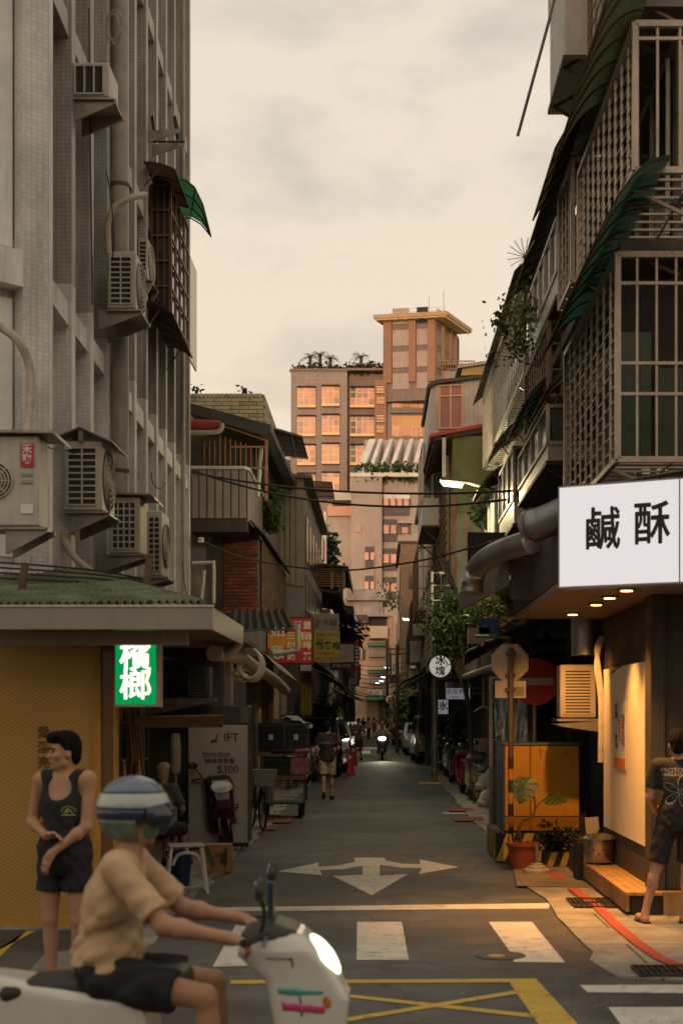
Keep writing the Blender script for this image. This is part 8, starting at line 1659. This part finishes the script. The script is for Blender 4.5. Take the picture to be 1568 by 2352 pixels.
# shed roofs, posts and pipes over the right pavement
sh_ = thing('lean_to_roof', 'ragged dark tin lean-to roof over the right pavement beyond the sign post', 'roof', (2.2, 25, 2.6), world=True)
for i in range(6):
 ya = 20.2+i*2.1; MB().sheet((3.1, ya, 3.55+.02*i), (3.1, ya+2.15, 3.55+.02*i), (1.8+.04*(i % 3), ya+2.15, 3.12+.03*i), (1.8+.05*(i % 2), ya, 3.1+.03*i), 24, lambda x, y: .02*math.sin(x*PI*14), .008).build('roof_sheet', tin_dark if i % 2 else M('rusty_tin', (.11, .065, .045), .75, .4, 4, .3, rust=.4), sh_)
for i in range(5): y = 20.6+i*2.9; MB().tube([(2.75, y, .03), (2.75, y, 3.3)], .045, 8).build('post', M('brown_post', (.10, .07, .05), .7, .3, 4, .1), sh_, smooth=True)
MB().tube([(1.85, 20, 2.66), (1.85, 24.5, 2.7), (1.85, 32, 2.75)], .06, 10).build('gutter', pvc, sh_, smooth=True); MB().tube([(1.85, 20.4, 3.02), (1.75, 26, 3.35)], .03, 8).build('green_pole', M('green_pole', (.08, .14, .06), .6, .3, 5, .1), sh_, smooth=True)
for i in range(3): boxp('beam', sh_, 1.85, 3.0, 21+i*4, 21.08+i*4, 2.85, 2.95, rust_iron)
for i in range(4): boxp('hanging_valance', sh_, 1.84, 1.87, 20.4+i*3, 22.9+i*3, 2.75, 2.98, flap)
for i, (u, v) in enumerate(((1098, 1442), (1122, 1420))): q = P(u, v, 27); t = thing('flower_pot', ['cream box planter', 'blue basin planter'][i]+' with dry grass on the lean-to roof', 'plant', q, world=True); MB().box(q.x-.2, q.x+.2, q.y-.15, q.y+.15, q.z-.3, q.z).build('pot', M('cream_pot', (.4, .32, .22), .7, .2, 4, .1) if i == 0 else M('blue_basin', (.03, .1, .22), .5, .2, 4, .1), t); leaf_mesh([q+Vector((random.uniform(-.25, .25), 0, .15+random.uniform(0, .25))) for k in range(8)], 10, .05, 70+i, .14, droop=-.3, long=4).build('foliage', leaf_lime if i else leaf_green, t)
hgc = thing('coat_hanger', 'white coat hanger dangling under the lean-to roof', 'hanger', P(1109, 1632, 27), world=True); q = P(1109, 1625, 27); MB().tube(smooth_path([q+Vector((-.17, 0, -.07)), q+Vector((0, 0, .02)), q+Vector((.17, 0, -.07))]), .012, 6).tube([q+Vector((0, 0, .02)), q+Vector((0, 0, .58))], .012, 6).build('frame', pvc_white, hgc)
# street tree and greenery
def tree(label, base, top, centres, n, size, spread, seed, mat, name='street_tree'):
 t = thing(name, label, 'tree', base, 0, None, world=True); base, top = Vector(base), Vector(top); rr = random.Random(seed)
 MB().tube(smooth_path([base, base.lerp(top, .4)+Vector((.08, 0, 0)), base.lerp(top, .75)+Vector((-.05, 0, 0)), top]), [.045]*6+[.04]*6+[.03]*6+[.02], 7).build('trunk', bark, t, smooth=True)
 for c in centres[::3]: c = Vector(c); s0 = base.lerp(top, rr.uniform(.5, .95)); MB().tube([s0, s0.lerp(c, .5)+Vector((0, 0, .08)), c], [.025, .015, .006], 5).build('limb', bark, t)
 leaf_mesh(centres, n, size, seed, spread).build('crown', mat, t); return t
tree('bushy street tree with small leaves growing up past the bare concrete wall', (PX(1082, 31.5), 31.5, .03), P(1058, 1400, 31.3), [P(1030+random.gauss(0, 26), 1432+random.gauss(0, 34), 31.2+random.uniform(-.4, .4)) for i in range(60)]+[P(1052+random.gauss(0, 12), 1395+random.gauss(0, 14), 31.2) for i in range(12)]+[P(1085+random.gauss(0, 14), 1425+random.gauss(0, 14), 31) for i in range(12)], 22, .055, .2, 80, leaf_green)
tree('dark evergreen creeper on the wall behind the gold van', (PX(1045, 40), 40, .03), P(1045, 1640, 40), [P(1045+random.gauss(0, 7), 1675+random.gauss(0, 32), 39.8) for i in range(40)], 22, .06, .2, 81, leaf_dark, 'wall_creeper')
tree('round leafy bush under the round pawn signs', (PX(925, 76), 76, .03), P(925, 1600, 76), [P(925+random.gauss(0, 13), 1640+random.gauss(0, 26), 75.5+random.uniform(-.5, .5)) for i in range(60)], 18, .13, .45, 82, leaf_green, 'street_bush')
tree('leafy tree above the far left signs, over the awnings', (PX(790, 60), 60, .03), P(796, 1460, 60), [P(800+random.gauss(0, 16), 1455+random.gauss(0, 14), 59.8) for i in range(34)], 14, .16, .4, 83, leaf_dark, 'street_tree')
bush('potted_shrub', 'potted shrub in front of the yellow wall behind the dark van', 'plant', (PX(745, 48), 48.2, .03), [P(745+random.gauss(0, 14), 1632+random.gauss(0, 10), 48) for i in range(26)], 16, .09, 84, .25, leaf_dark)
bush('red_flowers', 'red and yellow blossoms hanging beside the ice sign', 'flowers', P(1048, 1590, 46), [P(1047+random.gauss(0, 8), 1575+random.gauss(0, 14), 45.8) for i in range(7)], 7, .06, 85, .16, M('blossom_red', (.5, .07, .03), .7, .3, 9, 0))
bush('wall_plant', 'spiky plant tuft on the roofs left of the second street lamp', 'plant', P(895, 1390, 84), [P(893+random.gauss(0, 9), 1370+random.gauss(0, 18), 83.8) for i in range(14)], 12, .1, 86, .4, leaf_green)
# ================================================================ things on the left
LB = 19.9; lift = thing('haircut_sign_board', 'tall white haircut price board standing on the left pavement', 'sign board', (PX(500, LB), LB, .03), world=True); lx0, lx1, lz1 = PX(433, LB), PX(568, LB), PZ(1665, LB)
MB().box(lx0, lx1, LB, LB+.1, .12, lz1).build('board', M('board_white', (.50, .47, .41), .6, .12, 2, .03, streak=.15), lift, bevel=.006); MB().box(lx0-.01, lx1+.01, LB-.02, LB+.12, .07, .119).build('base', rubber, lift)
for x in (lx0+.08, lx1-.08): MB().lathe([(.035, -.012), (.035, .012)], 12, (x, LB+.05, .066), 'x').build('castor', rubber, lift)
dkt = M('board_ink', (.05, .045, .04), .6, 0, bump=0); pl_t = lambda s, u, v, px, al='RIGHT', b=0, **k: text('lettering', lift, s, (PX(u, LB), LB-.006, PZ(v, LB)), px*LB/F, dkt, b, al, **k)
pl_t('IFT', 549, 1694, 27, b=.001); pl_t('Precision Haircut', 529, 1730, 9); pl_t('精緻單剪髮', 541, 1748, 14); pl_t('$300', 549, 1767, 25); pl_t('Short Hairstyle', 516, 1791, 9); pl_t('Hair Coloring', 512, 1800, 9); pl_t('$1,499', 549, 1855, 25); pl_t('創意設計', 548, 1884, 9)
MB().tube(smooth_path([P(501, 1684, LB-.006), P(497, 1697, LB-.006), P(488, 1704, LB-.006), P(487, 1700, LB-.006), P(500, 1702, LB-.006)]), .008, 4).build('logo_stroke', dkt, lift)
for (v, a, b) in ((1736, 465, 527), (1806, 490, 545), (1891, 520, 550)): boxp('rule', lift, PX(a, LB), PX(b, LB), LB-.006, LB-.003, PZ(v, LB)-.004, PZ(v, LB)+.004, dkt)
cbx = thing('metal_cabinet', 'dark green cabinet box behind the haircut board', 'cabinet', (PX(530, 21), 21.2, .03), world=True); MB().box(PX(455, 21), PX(572, 21), 21, 21.5, .03, PZ(1620, 21)).build('body', M('green_grey_box', (.085, .095, .08), .6, .25, 3, .05), cbx, bevel=.01); boxp('label_panel', cbx, PX(553, 20.98), PX(571, 20.98), 20.97, 20.995, PZ(1660, 21), PZ(1624, 21), M('panel_pink', (.2, .17, .15), .6, .2, 5, 0))
# hand cart with crates
CYc = 26.0; ct = thing('hand_cart', 'wooden-decked hand cart loaded with crates on the left', 'cart', (PX(640, CYc), CYc+.4, .012), world=True); cw = M('cart_wood', (.24, .12, .04), .6, .3, 4, .1); cx0, cx1 = PX(596, CYc), PX(702, CYc); cg = M('cart_green', (.05, .07, .05), .6, .3, 4, .1)
for (z, e) in ((1.18, .12), (.745, 0)):
 for i in range(5): MB().box(cx0-e, cx1, CYc+.02+i*.18, CYc+.185+i*.18, z, z+.035).build('deck_board', cw, ct)
 boxp('deck_edge', ct, cx0-e-.01, cx1+.01, CYc-.01, CYc+.015, z-.02, z+.05, cw)
for x in (cx0+.03, cx1-.03):
 for y in (CYc+.05, CYc+.85): boxp('post', ct, x-.02, x+.02, y-.02, y+.02, .3, 1.18, cg)
MB().box(cx0, cx1, CYc+.03, CYc+.88, .27, .3).build('tray', cg, ct)
for i in range(8): z = .32+i*.05; piece('mesh_wire', ct, (cx0+.03, CYc+.02, z), (cx1-.03, CYc+.02, z), .008, .008, zinc)
for i in range(16): x = cx0+.03+(cx1-cx0-.06)*i/15; piece('mesh_wire', ct, (x, CYc+.018, .30), (x, CYc+.018, .70), .008, .008, zinc)
for x in (cx0+.08, cx1-.1):
 for y in (CYc+.15, CYc+.75):
  w_ = MB().lathe([(.08, -.035), (.13, -.04), (.15, -.02), (.15, .02), (.13, .04), (.08, .035)], 16, (x, y, .164), 'x').build('wheel', tyre_m, ct, smooth=True); MB().lathe([(.02, -.04), (.08, -.03), (.08, .03), (.02, .04)], 10, (x, y, .164), 'x').build('rim', zinc, w_)
def crate(label, x0, x1, y0, y1, z0, z1, mat, group='crates on the hand cart', rows=4, cols=9, name='crate', tagm=None):
 t = thing(name, label, 'crate', ((x0+x1)/2, (y0+y1)/2, z0), 0, group, world=True); MB().box(x0+.02, x1-.02, y0+.02, y1-.02, z0, z0+.02).build('floor', mat, t); MB().box(x0+.025, x1-.025, y0+.03, y1-.03, z0+.02, z1-.06).build('contents', inside_shade, t)
 for (z, h_) in ((z0, .04), (z1-.05, .05)): 
  for (p, q) in (((x0, y0, z), (x1, y0, z)), ((x0, y1, z), (x1, y1, z)), ((x0, y0, z), (x0, y1, z)), ((x1, y0, z), (x1, y1, z))): piece('rim', t, Vector(p)+Vector((0, 0, h_/2)), Vector(q)+Vector((0, 0, h_/2)), .03, h_, mat)
 for i in range(cols+1): x = x0+(x1-x0)*i/cols; piece('slat', t, (x, y0, z0), (x, y0, z1), .014 if 0 < i < cols else .03, .014, mat)
 for i in range(rows): z = z0+(z1-z0)*(i+1)/(rows+1); piece('slat', t, (x0, y0, z), (x1, y0, z), .014, .014, mat)
 for s_x in (x0, x1):
  for i in range(4): y = y0+(y1-y0)*i/3; piece('slat', t, (s_x, y, z0), (s_x, y, z1), .02, .02, mat)
 if tagm: boxp('tag', t, (x0+x1)/2-.04, (x0+x1)/2+.04, y0-.02, y0-.01, (z0+z1)/2-.04, (z0+z1)/2+.06, tagm)
 return t
blk_cr = M('crate_black', (.025, .025, .026), .6, .2, 5, .05); gry_cr = M('crate_grey', (.07, .072, .078), .6, .2, 5, .05); grn_cr = M('crate_green', (.02, .06, .03), .6, .25, 5, .05)
crate('black plastic crate, left of the two on top of the cart', cx0-.02, PX(650, CYc), CYc+.08, CYc+.75, 1.22, 1.76, blk_cr, tagm=plate_m); crate('grey plastic crate under a cloth, right of the two on the cart', PX(652, CYc), cx1+.04, CYc+.06, CYc+.75, 1.22, 1.76, gry_cr, tagm=plate_m)
crate('green plastic crate on the lower deck of the cart', PX(606, CYc), PX(690, CYc), CYc+.06, CYc+.8, .785, 1.12, grn_cr, rows=3)
clo = MB().sheet((PX(650, CYc)-.02, CYc+.03, 1.80), (cx1+.12, CYc+.03, 1.74), (cx1+.1, CYc+.8, 1.78), (PX(650, CYc), CYc+.8, 1.84), 16, lambda x, y: .06*math.sin(x*4.2+.5)+.025*math.sin(x*13+y*9)-.10*max(0, x-.8)*5*.2, .012, 10).build('cloth', M('grey_cloth', (.22, .23, .21), .9, .25, 6, .4), None, smooth=True); tag(clo, 'crumpled pale grey cloth thrown over the grey crate', 'cloth')
sb_ = body('shopping_bag', [('b', (0, 0, .18), (.16, .1, .18), .05)], M('striped_bag', (.4, .16, .16), .7, .5, 9, .1), None, .018); sb_.location = (cx1-.13, CYc+.12, .785); tag(sb_, 'red and white striped bag beside the green crate', 'bag')
# string of dark cloths on the cart edge
for i, (u, m_) in enumerate(((632, rubber), (655, M('dark_blue_cloth', (.03, .04, .07), .8, .2, 5, .2)), (688, M('salmon_cloth', (.36, .14, .12), .8, .2, 5, .2)))):
 q = P(u, 1728, CYc-.03); o = body('shoe_pair', [('e', (0, 0, .02), (.14, .09, .055)), ('e', (.1, -.02, .03), (.1, .08, .05))], m_, None, .016); o.location = (q.x, CYc+.05, 1.22); tag(o, ['pile of black slippers on the left of the cart edge', 'dark blue slippers in the middle of the cart edge', 'salmon pink slippers at the right of the cart edge'][i], 'slippers')
# cones
def cone(label, u, v):
 g = G(u, v); t = thing('traffic_cone', label, 'traffic cone', (g.x, g.y, .012), 0, 'traffic cones'); cr_ = M('cone_red', (.55, .045, .03), .5, .12, 5, .03); cwt = M('cone_white', (.62, .58, .5), .5, .1, 5, 0)
 MB().prism([(.2*math.cos(PI/4+i*PI/2)*1.3, .2*math.sin(PI/4+i*PI/2)*1.3, 0) for i in range(4)], (0, 0, .035)).build('base', cr_, t); MB().lathe([(.155, .03), (.075, .52)], 18).build('lower_cone', cr_, t, smooth=True); MB().lathe([(.0755, .52), (.058, .64)], 18).build('white_band', cwt, t, smooth=True); MB().lathe([(.058, .64), (.028, .82), (.02, .83)], 18).build('tip', cr_, t, smooth=True)
cone('nearer orange-red traffic cone beside the dark van', 803, 1781); cone('farther traffic cone just behind the nearer one', 811, 1759)
# stools, bucket, box
ws_ = thing('metal_stool', 'white four-legged metal stool on the left pavement', 'stool', (PX(428, 15.1), 15.1, .03), R(12)); wm = M('stool_white', (.52, .5, .45), .5, .25, 5, .05, rust=.06)
MB().box(-.19, .19, -.15, .15, .49, .515).build('seat', wm, ws_, bevel=.008)
for sx_ in (-1, 1):
 for sy in (-1, 1): piece('leg', ws_, (sx_*.16, sy*.12, .49), (sx_*.215, sy*.17, 0), .03, .025, wm)
MB().tube(smooth_path([(-.15, -.1, .30), (-.1, -.1, .40), (0, -.1, .43), (.1, -.1, .40), (.15, -.1, .30)]), .02, 8).build('arch_brace', wm, ws_, smooth=True); MB().tube([(0, -.1, .43), (0, -.1, .49)], .02, 8).build('arch_brace', wm, ws_)
MB().tube(wavy((-.19, -.15, .14), (.19, -.15, .12), 8, .06), .006, 5).build('wire', wm, ws_)
bk_ = thing('bucket', 'dark blue plastic bucket behind the white stool', 'bucket', (PX(412, 15.7), 15.7, .03), 0); MB().lathe([(.11, 0), (.145, .36), (.155, .365), (.155, .39), (.14, .385), (.11, .02)], 24, cap=False).build('pail', M('bucket_blue', (.012, .022, .075), .45, .15, 5, .03), bk_, smooth=True); MB().lathe([(.0, .33), (.135, .33)], 18, cap=False).build('contents', M('pink_rags', (.25, .16, .15), .9, .4, 9, .4), bk_); MB().lathe([(0, .004), (.11, .004)], 18, cap=False).build('bottom', M('bucket_blue', (.012, .022, .075)), bk_)
def pstool(label, u, v, m_, rz, h_=.42, w_=.28):
 g = G(u, v); t = thing('plastic_stool', label, 'stool', (g.x, g.y, .03), rz, 'plastic stools'); b = w_/2
 MB().box(-b*.85, b*.85, -b*.85, b*.85, h_-.03, h_).build('seat', m_, t, bevel=.01)
 for sx_ in (-1, 1):
  for sy in (-1, 1): piece('leg', t, (sx_*b*.72, sy*b*.72, h_-.03), (sx_*b, sy*b, 0), .055, .05, m_)
 for sy in (-1, 1): piece('brace', t, (-b*.85, sy*b*.85, h_*.3), (b*.85, sy*b*.85, h_*.3), .03, .03, m_); piece('brace', t, (sy*b*.85, -b*.85, h_*.3), (sy*b*.85, b*.85, h_*.3), .03, .03, m_)
 MB().tube(smooth_path([(-b*.7, -b*.8, .2), (-b*.62, -b*.8, h_-.09), (0, -b*.8, h_-.05), (b*.62, -b*.8, h_-.09), (b*.7, -b*.8, .2)]), .012, 6).build('arch', m_, t)
pstool('maroon plastic stool behind the passing rider', 345, 2092, M('maroon_plastic', (.16, .035, .04), .5, .15, 5, .03), .2); pstool('mint green plastic stool next to the maroon one', 318, 2068, M('mint_plastic', (.2, .36, .28), .5, .15, 5, .03), -.1)
cbd = thing('cardboard_box', 'printed cardboard box in front of the dark red scooter', 'box', (PX(499, 17.1), 17.15, .03), R(-4)); card = M('cardboard', (.36, .22, .09), .8, .2, 5, .1)
MB().box(-.165, .165, -.12, .12, 0, .33).build('carton', card, cbd, bevel=.004); MB().prism([(-.15, -.123, .3), (-.09, -.123, .31), (.0, -.123, .08), (-.05, -.123, .06)], (0, .002, 0)).build('print', M('print_green', (.09, .13, .04), .8, .3, 9, 0), cbd); MB().prism([(.04, -.123, .12), (.12, -.123, .3), (.14, -.123, .28), (.13, -.123, .06)], (0, .002, 0)).build('print', M('print_brown', (.1, .05, .02), .8, .3, 9, 0), cbd); text('lettering', cbd, '檳榔', (.05, -.124, .2), .06, MATS['print_green'], 0)
# table with bottles behind the booth corner
tbl = thing('side_table', 'small dark table behind the booth corner', 'table', (PX(305, 14.6), 14.6, .03), world=True); tzz = PZ(1790, 14.6); MB().box(PX(270, 14.6), PX(345, 14.6), 14.45, 14.9, tzz-.03, tzz).build('top', cw, tbl)
for u in (274, 340): 
 for y in (14.5, 14.85): piece('leg', tbl, (PX(u, 14.6), y, .03), (PX(u, 14.6), y, tzz-.03), .04, .04, cw)
for i in range(3):
 bo = thing('drink_bottle', ['left', 'middle', 'right'][i]+' tea bottle with pale cap on the side table', 'bottle', (PX(284+i*17, 14.6), 14.6+.05*(i % 2), tzz), 0, 'bottles on the side table'); MB().lathe([(.04, 0), (.042, .08), (.036, .1), (.042, .12), (.03, .16), (.014, .175), (.014, .19)], 14).build('bottle', M('tea_plastic', (.2, .09, .04), .15, .2, 9, 0, spec=.7), bo, smooth=True); MB().lathe([(.017, .185), (.017, .205)], 12).build('cap', terrac if i else M('cap_cream', (.5, .4, .25), .5, .1, 5, 0), bo)
# poles and clutter in the arcade
bmb = M('bamboo', (.22, .15, .07), .6, .3, 6, .1)
for i in range(4): tag(MB().tube([P(312, 1648+i*6, 16.4+.05*i), P(512, 1645+i*7, 16.6+.05*i)], .022, 8).build('bamboo_pole', bmb, None, smooth=True), ['topmost', 'second', 'third', 'lowest'][i]+' bamboo pole hung level under the canopy', 'pole', 'bamboo poles')
for i in range(4): g = P(325+i*9, 1830, 16.9+.05*i); tag(MB().tube([(g.x, g.y, .03), P(298+i*7, 1652+i*5, 17.3)], .02, 8).build('bamboo_pole', bmb, None, smooth=True), ['leftmost', 'second', 'third', 'rightmost'][i]+' bamboo pole leaning behind the booth', 'pole', 'leaning poles')
cable('thin chain holding the hung bamboo poles', [P(505, 1490, 16.4), P(508, 1650, 16.45)], .007, rust_iron, 'chain', 'chain')
wf = thing('covered_fan', 'pale plastic covered fan on a post left of the haircut board', 'fan', (PX(403, 18.8), 18.8, .03), world=True); C_ = (PX(403, 18.8), 18.8, 0); MB().lathe([(.06, PZ(1775, 18.8)), (.075, PZ(1760, 18.8)), (.07, PZ(1700, 18.8)), (.05, PZ(1684, 18.8))], 16, C_).build('cover', M('yellowed_plastic', (.4, .36, .27), .5, .25, 5, .05), wf, smooth=True); MB().tube([(C_[0], C_[1], .06), (C_[0], C_[1], PZ(1775, 18.8))], .03, 8).build('post', zinc, wf, smooth=True); MB().lathe([(.14, .03), (.14, .06)], 16, C_).build('foot', zinc, wf)
ac_unit('dark outdoor unit hung inside the arcade above the haircut board', PX(428, 20.4), PX(482, 20.4), 20.4, 20.8, PZ(1602, 20.4), PZ(1530, 20.4), rows=10, cols=1, fan=None, mat=M('ac_dark', (.12, .11, .09), .6, .2, 3, .05), wall=-3.4)
shf = thing('shelf_rack', 'cluttered shelf rack with pink bags behind the booth corner', 'shelf', (PX(290, 17.5), 17.6, .03), world=True)
for k, z in enumerate((.9, 1.35, 1.8)):
 boxp('shelf', shf, PX(262, 17.5), PX(330, 17.5), 17.5, 17.9, z, z+.03, zinc)
 for i in range(3): boxp('carton', shf, PX(266+i*20, 17.5), PX(282+i*20, 17.5), 17.55, 17.85, z+.031, z+.2+.06*((i+k) % 3), random.choice([M('carton_pink', (.3, .2, .19), .8, .3, 6, .1), card, M('carton_grey', (.16, .16, .15), .8, .3, 6, .1)]))
for u in (263, 329): boxp('upright', shf, PX(u, 17.5)-.015, PX(u, 17.5)+.015, 17.5, 17.54, .03, 2.1, zinc)
# lagged pipe bundle and hose coil at the canopy corner
cable('thick beige lagged pipe bundle running from the canopy corner into the alley', smooth_path([P(492, 1500, 14.6), P(520, 1502, 15.2), P(555, 1512, 16.2), P(590, 1535, 18), P(628, 1560, 20.4), P(655, 1585, 23)]), [.085]*6+[.08]*25, foam_wrap, 'pipe_bundle', 'pipe', n=10)
q = P(572, 1522, 16.0); mb = MB()
for i in range(4): mb.tube([q+Vector((.13*math.cos(a)+.01*i, .04*i, .17*math.sin(a)-.01*i)) for a in [2*PI*j/24 for j in range(24)]], .018, 7, closed=True)
tag(mb.build('hose_coil', pvc_white, None, smooth=True), 'coil of white hose looped over the lagged pipe bundle', 'hose')
gp_ = thing('gutter_elbow', 'grey gutter downpipe elbow under the canopy end', 'pipe', P(535, 1480, 14.4), world=True); MB().tube(smooth_path([P(548, 1452, 14.3), P(545, 1478, 14.3), P(532, 1495, 14.3), P(515, 1500, 14.3)]), .055, 10).build('pipe', pvc, gp_, smooth=True)
for i, (u, v) in enumerate(((548, 1548), (562, 1552))): q = P(u, v, 19.5); t = thing('work_lamp', ['left', 'right'][i]+' of two yellow-lensed work lamps hung under the pipe bundle', 'lamp', q, 0, 'work lamps', world=True); MB().tube([q+Vector((.085*math.cos(a), 0, .085*math.sin(a))) for a in [2*PI*j/18 for j in range(18)]], .009, 6, closed=True).build('ring', zinc, t); MB().ball(q, (.06, .03, .035)).build('lens', M('yellow_lens', (.55, .4, .04), .2, .2, 9, 0), t, smooth=True); piece('stem', t, q+Vector((0, 0, .085)), q+Vector((0, 0, .3)), .015, .015, zinc)
# corrugated dark awning, gutter, ladder wall above the cart
dc = thing('tin_awning', 'dark corrugated tin awning in front of the red breakfast sign', 'awning', P(600, 1420, 26), world=True)
tar = M('tarred_tin', (.022, .02, .018), .9, .3, 4, .2)
MB().sheet(P(528, 1402, 27.5), P(655, 1400, 27.5), P(676, 1442, 26.2), P(520, 1446, 26.2), 60, lambda x, y: .03*math.sin(x*PI*16), .01).build('sheet', tar, dc, smooth=True, ang=80); MB().prism([P(520, 1446, 26.2), P(676, 1442, 26.2), P(676, 1447, 26.2), P(520, 1451, 26.2)], (0, .03, 0)).build('edge', M('green_edge', (.05, .2, .15), .6, .2, 4, 0), dc)
for u in (530, 660): piece('strut', dc, P(u, 1445, 26.3), P(u-5, 1450, 28.9), .04, .04, rust_iron)
cable('grey gutter pipe elbowing down in front of the red breakfast sign', smooth_path([P(590, 1503, 30), P(640, 1500, 30), P(678, 1494, 30), P(684, 1488, 30), P(684, 1450, 30), P(684, 1432, 30)], 5), .055, pvc, 'gutter_pipe', 'pipe', n=10); 
# ground-floor front on the left between the cart and the dark van
gf = thing('dim_shop', 'dim shop front with brick pier coloured as warm lamplight and hanging goods behind the cart', 'shop front', (-2.4, 30, 0), world=True)
obk = M('lamplit_brick', (.44, .22, .07), .7, .25, 6, .2); pier = MB().box(PX(596, 29), PX(626, 29), 29.02, 29.3, .03, 3.2).build('brick_pier', M('pier_mortar', (.12, .07, .03), .9, .2, 5, .2), gf)  # warm lamplight on the pier put into the brick colour
for r_ in range(22):
 z = .9+r_*.095; xa = PX(597, 29); xb = PX(615, 29); o = .08 if r_ % 2 else 0
 for (a, b) in ((xa, xa+.08+o), (xa+.09+o, xb)): 
  if b-a > .02: boxp('brick', pier, a, b, 28.99, 29.03, z, z+.083, obk)
MB().box(PX(615, 29)+.01, PX(627, 29), 28.98, 29.02, .03, 3.2).build('pier_trim', M('grey_trim', (.2, .18, .15), .7, .2, 5, .1), gf)
MB().tube([(PX(587, 28), 28, .03), (PX(587, 28), 28, 3.0)], .11, 12).build('pillar', M('cream_steel', (.3, .28, .2), .5, .2, 4, .05), gf, smooth=True); boxp('notice', gf, PX(583, 27.85), PX(590, 27.85), 27.86, 27.885, PZ(1665, 28), PZ(1615, 28), plate_m)
for i, (u, w_, v0, v1, m_) in enumerate(((630, 8, 1560, 1650, tan), (645, 10, 1570, 1640, M('hanging_grey', (.2, .19, .19), .8, .3, 4, .1)), (660, 12, 1560, 1650, dark_concrete), (690, 20, 1545, 1640, M('yellow_shutter', (.36, .26, .05), .6, .25, 3, .1, tile=(.1, 3, .01, (.15, .1, .02), 0))))): boxp('panel', gf, PX(u, 33+i*3), PX(u+w_*1.3, 33+i*3), 33+i*3, 33.1+i*3, PZ(v1, 33+i*3), PZ(v0, 33+i*3), m_)
boxp('fuse_box', gf, PX(690, 36), PX(715, 36), 36, 36.2, PZ(1500, 36), PZ(1540, 36), M('fuse_grey', (.3, .29, .29), .6, .2, 4, .05))
awning('long brown canvas awning on the left beyond the red sign', (-2.2, 40, 3.55), (-2.2, 50, 3.5), (1.1, 0, 0), .75, M('brown_canvas', (.12, .075, .05)), None, bow=.8, name='canvas_awning')
awning('sagging grey plastic awning below the lagged pipe bundle', (-2.45, 25, 3.2), (-2.45, 31, 3.1), (.65, 0, 0), .45, M('grey_plastic', (.2, .19, .16), .6, .3, 4, .1), None, bow=.7, name='plastic_awning')
awning('dark green far awning on the left beneath the number sign', (-2.3, 52, 3.5), (-2.3, 62, 3.4), (1.0, 0, 0), .6, tin_dark, None, bow=.8)
# bicycle by the haircut board
bi = thing('bicycle', 'old bicycle with a pale front basket beside the haircut board', 'bicycle', (PX(586, 23), 23.4, .03), R(-75)); bk2 = M('bicycle_black', (.03, .03, .03), .5, .2, 5, 0)
for x in (-.5, .5):
 w_ = MB().tube([Vector((x+.31*math.cos(a), 0, .33+.31*math.sin(a))) for a in [2*PI*i/28 for i in range(28)]], .018, 6, closed=True).build('wheel', tyre_m, bi, smooth=True)
 for i in range(7): a = PI*i/7; piece('spoke', w_, (x-.3*math.cos(a), 0, .33-.3*math.sin(a)), (x+.3*math.cos(a), 0, .33+.3*math.sin(a)), .005, .005, zinc)
MB().tube([(-.5, 0, .33), (-.1, 0, .32), (.35, 0, .72), (-.2, 0, .68), (-.1, 0, .32)], .016, 7).tube([(-.5, 0, .33), (-.2, 0, .68), (-.24, 0, .85)], .014, 7).tube([(.5, 0, .33), (.36, 0, .7), (.32, 0, .95)], .016, 7).build('frame', bk2, bi, smooth=True)
MB().tube(smooth_path([(.22, -.28, .98), (.33, -.15, .99), (.33, .15, .99), (.22, .28, .98)]), .012, 6).build('handlebar', zinc, bi, smooth=True); body('saddle', [('e', (-.26, 0, .88), (.14, .08, .04))], rubber, bi, .014)
MB().prism([(.42, -.18, .98), (.42, .18, .98), (.72, .2, 1.0), (.72, -.2, 1.0)], (0, 0, -.0)).build('basket_rim', zinc, bi)
mbk = MB(); 
for (p, q) in (((.42, -.18), (.42, .18)), ((.42, .18), (.72, .2)), ((.72, .2), (.72, -.2)), ((.72, -.2), (.42, -.18))): mbk.sheet((p[0], p[1], .99), (q[0], q[1], .99), (.45+(q[0]-.42)*.7, q[1]*.75, .74), (.45+(p[0]-.42)*.7, p[1]*.75, .74), 2, None, .01)
mbk.build('basket', M('basket_pale', (.34, .34, .28), .7, .25, 30, .3), bi)
MB().tube([(-.1, -.1, .32), (-.1, .1, .32)], .012, 6).tube([(-.2, .1, .32), (-.3, .18, .0)], .01, 5).build('pedal_crank', zinc, bi)
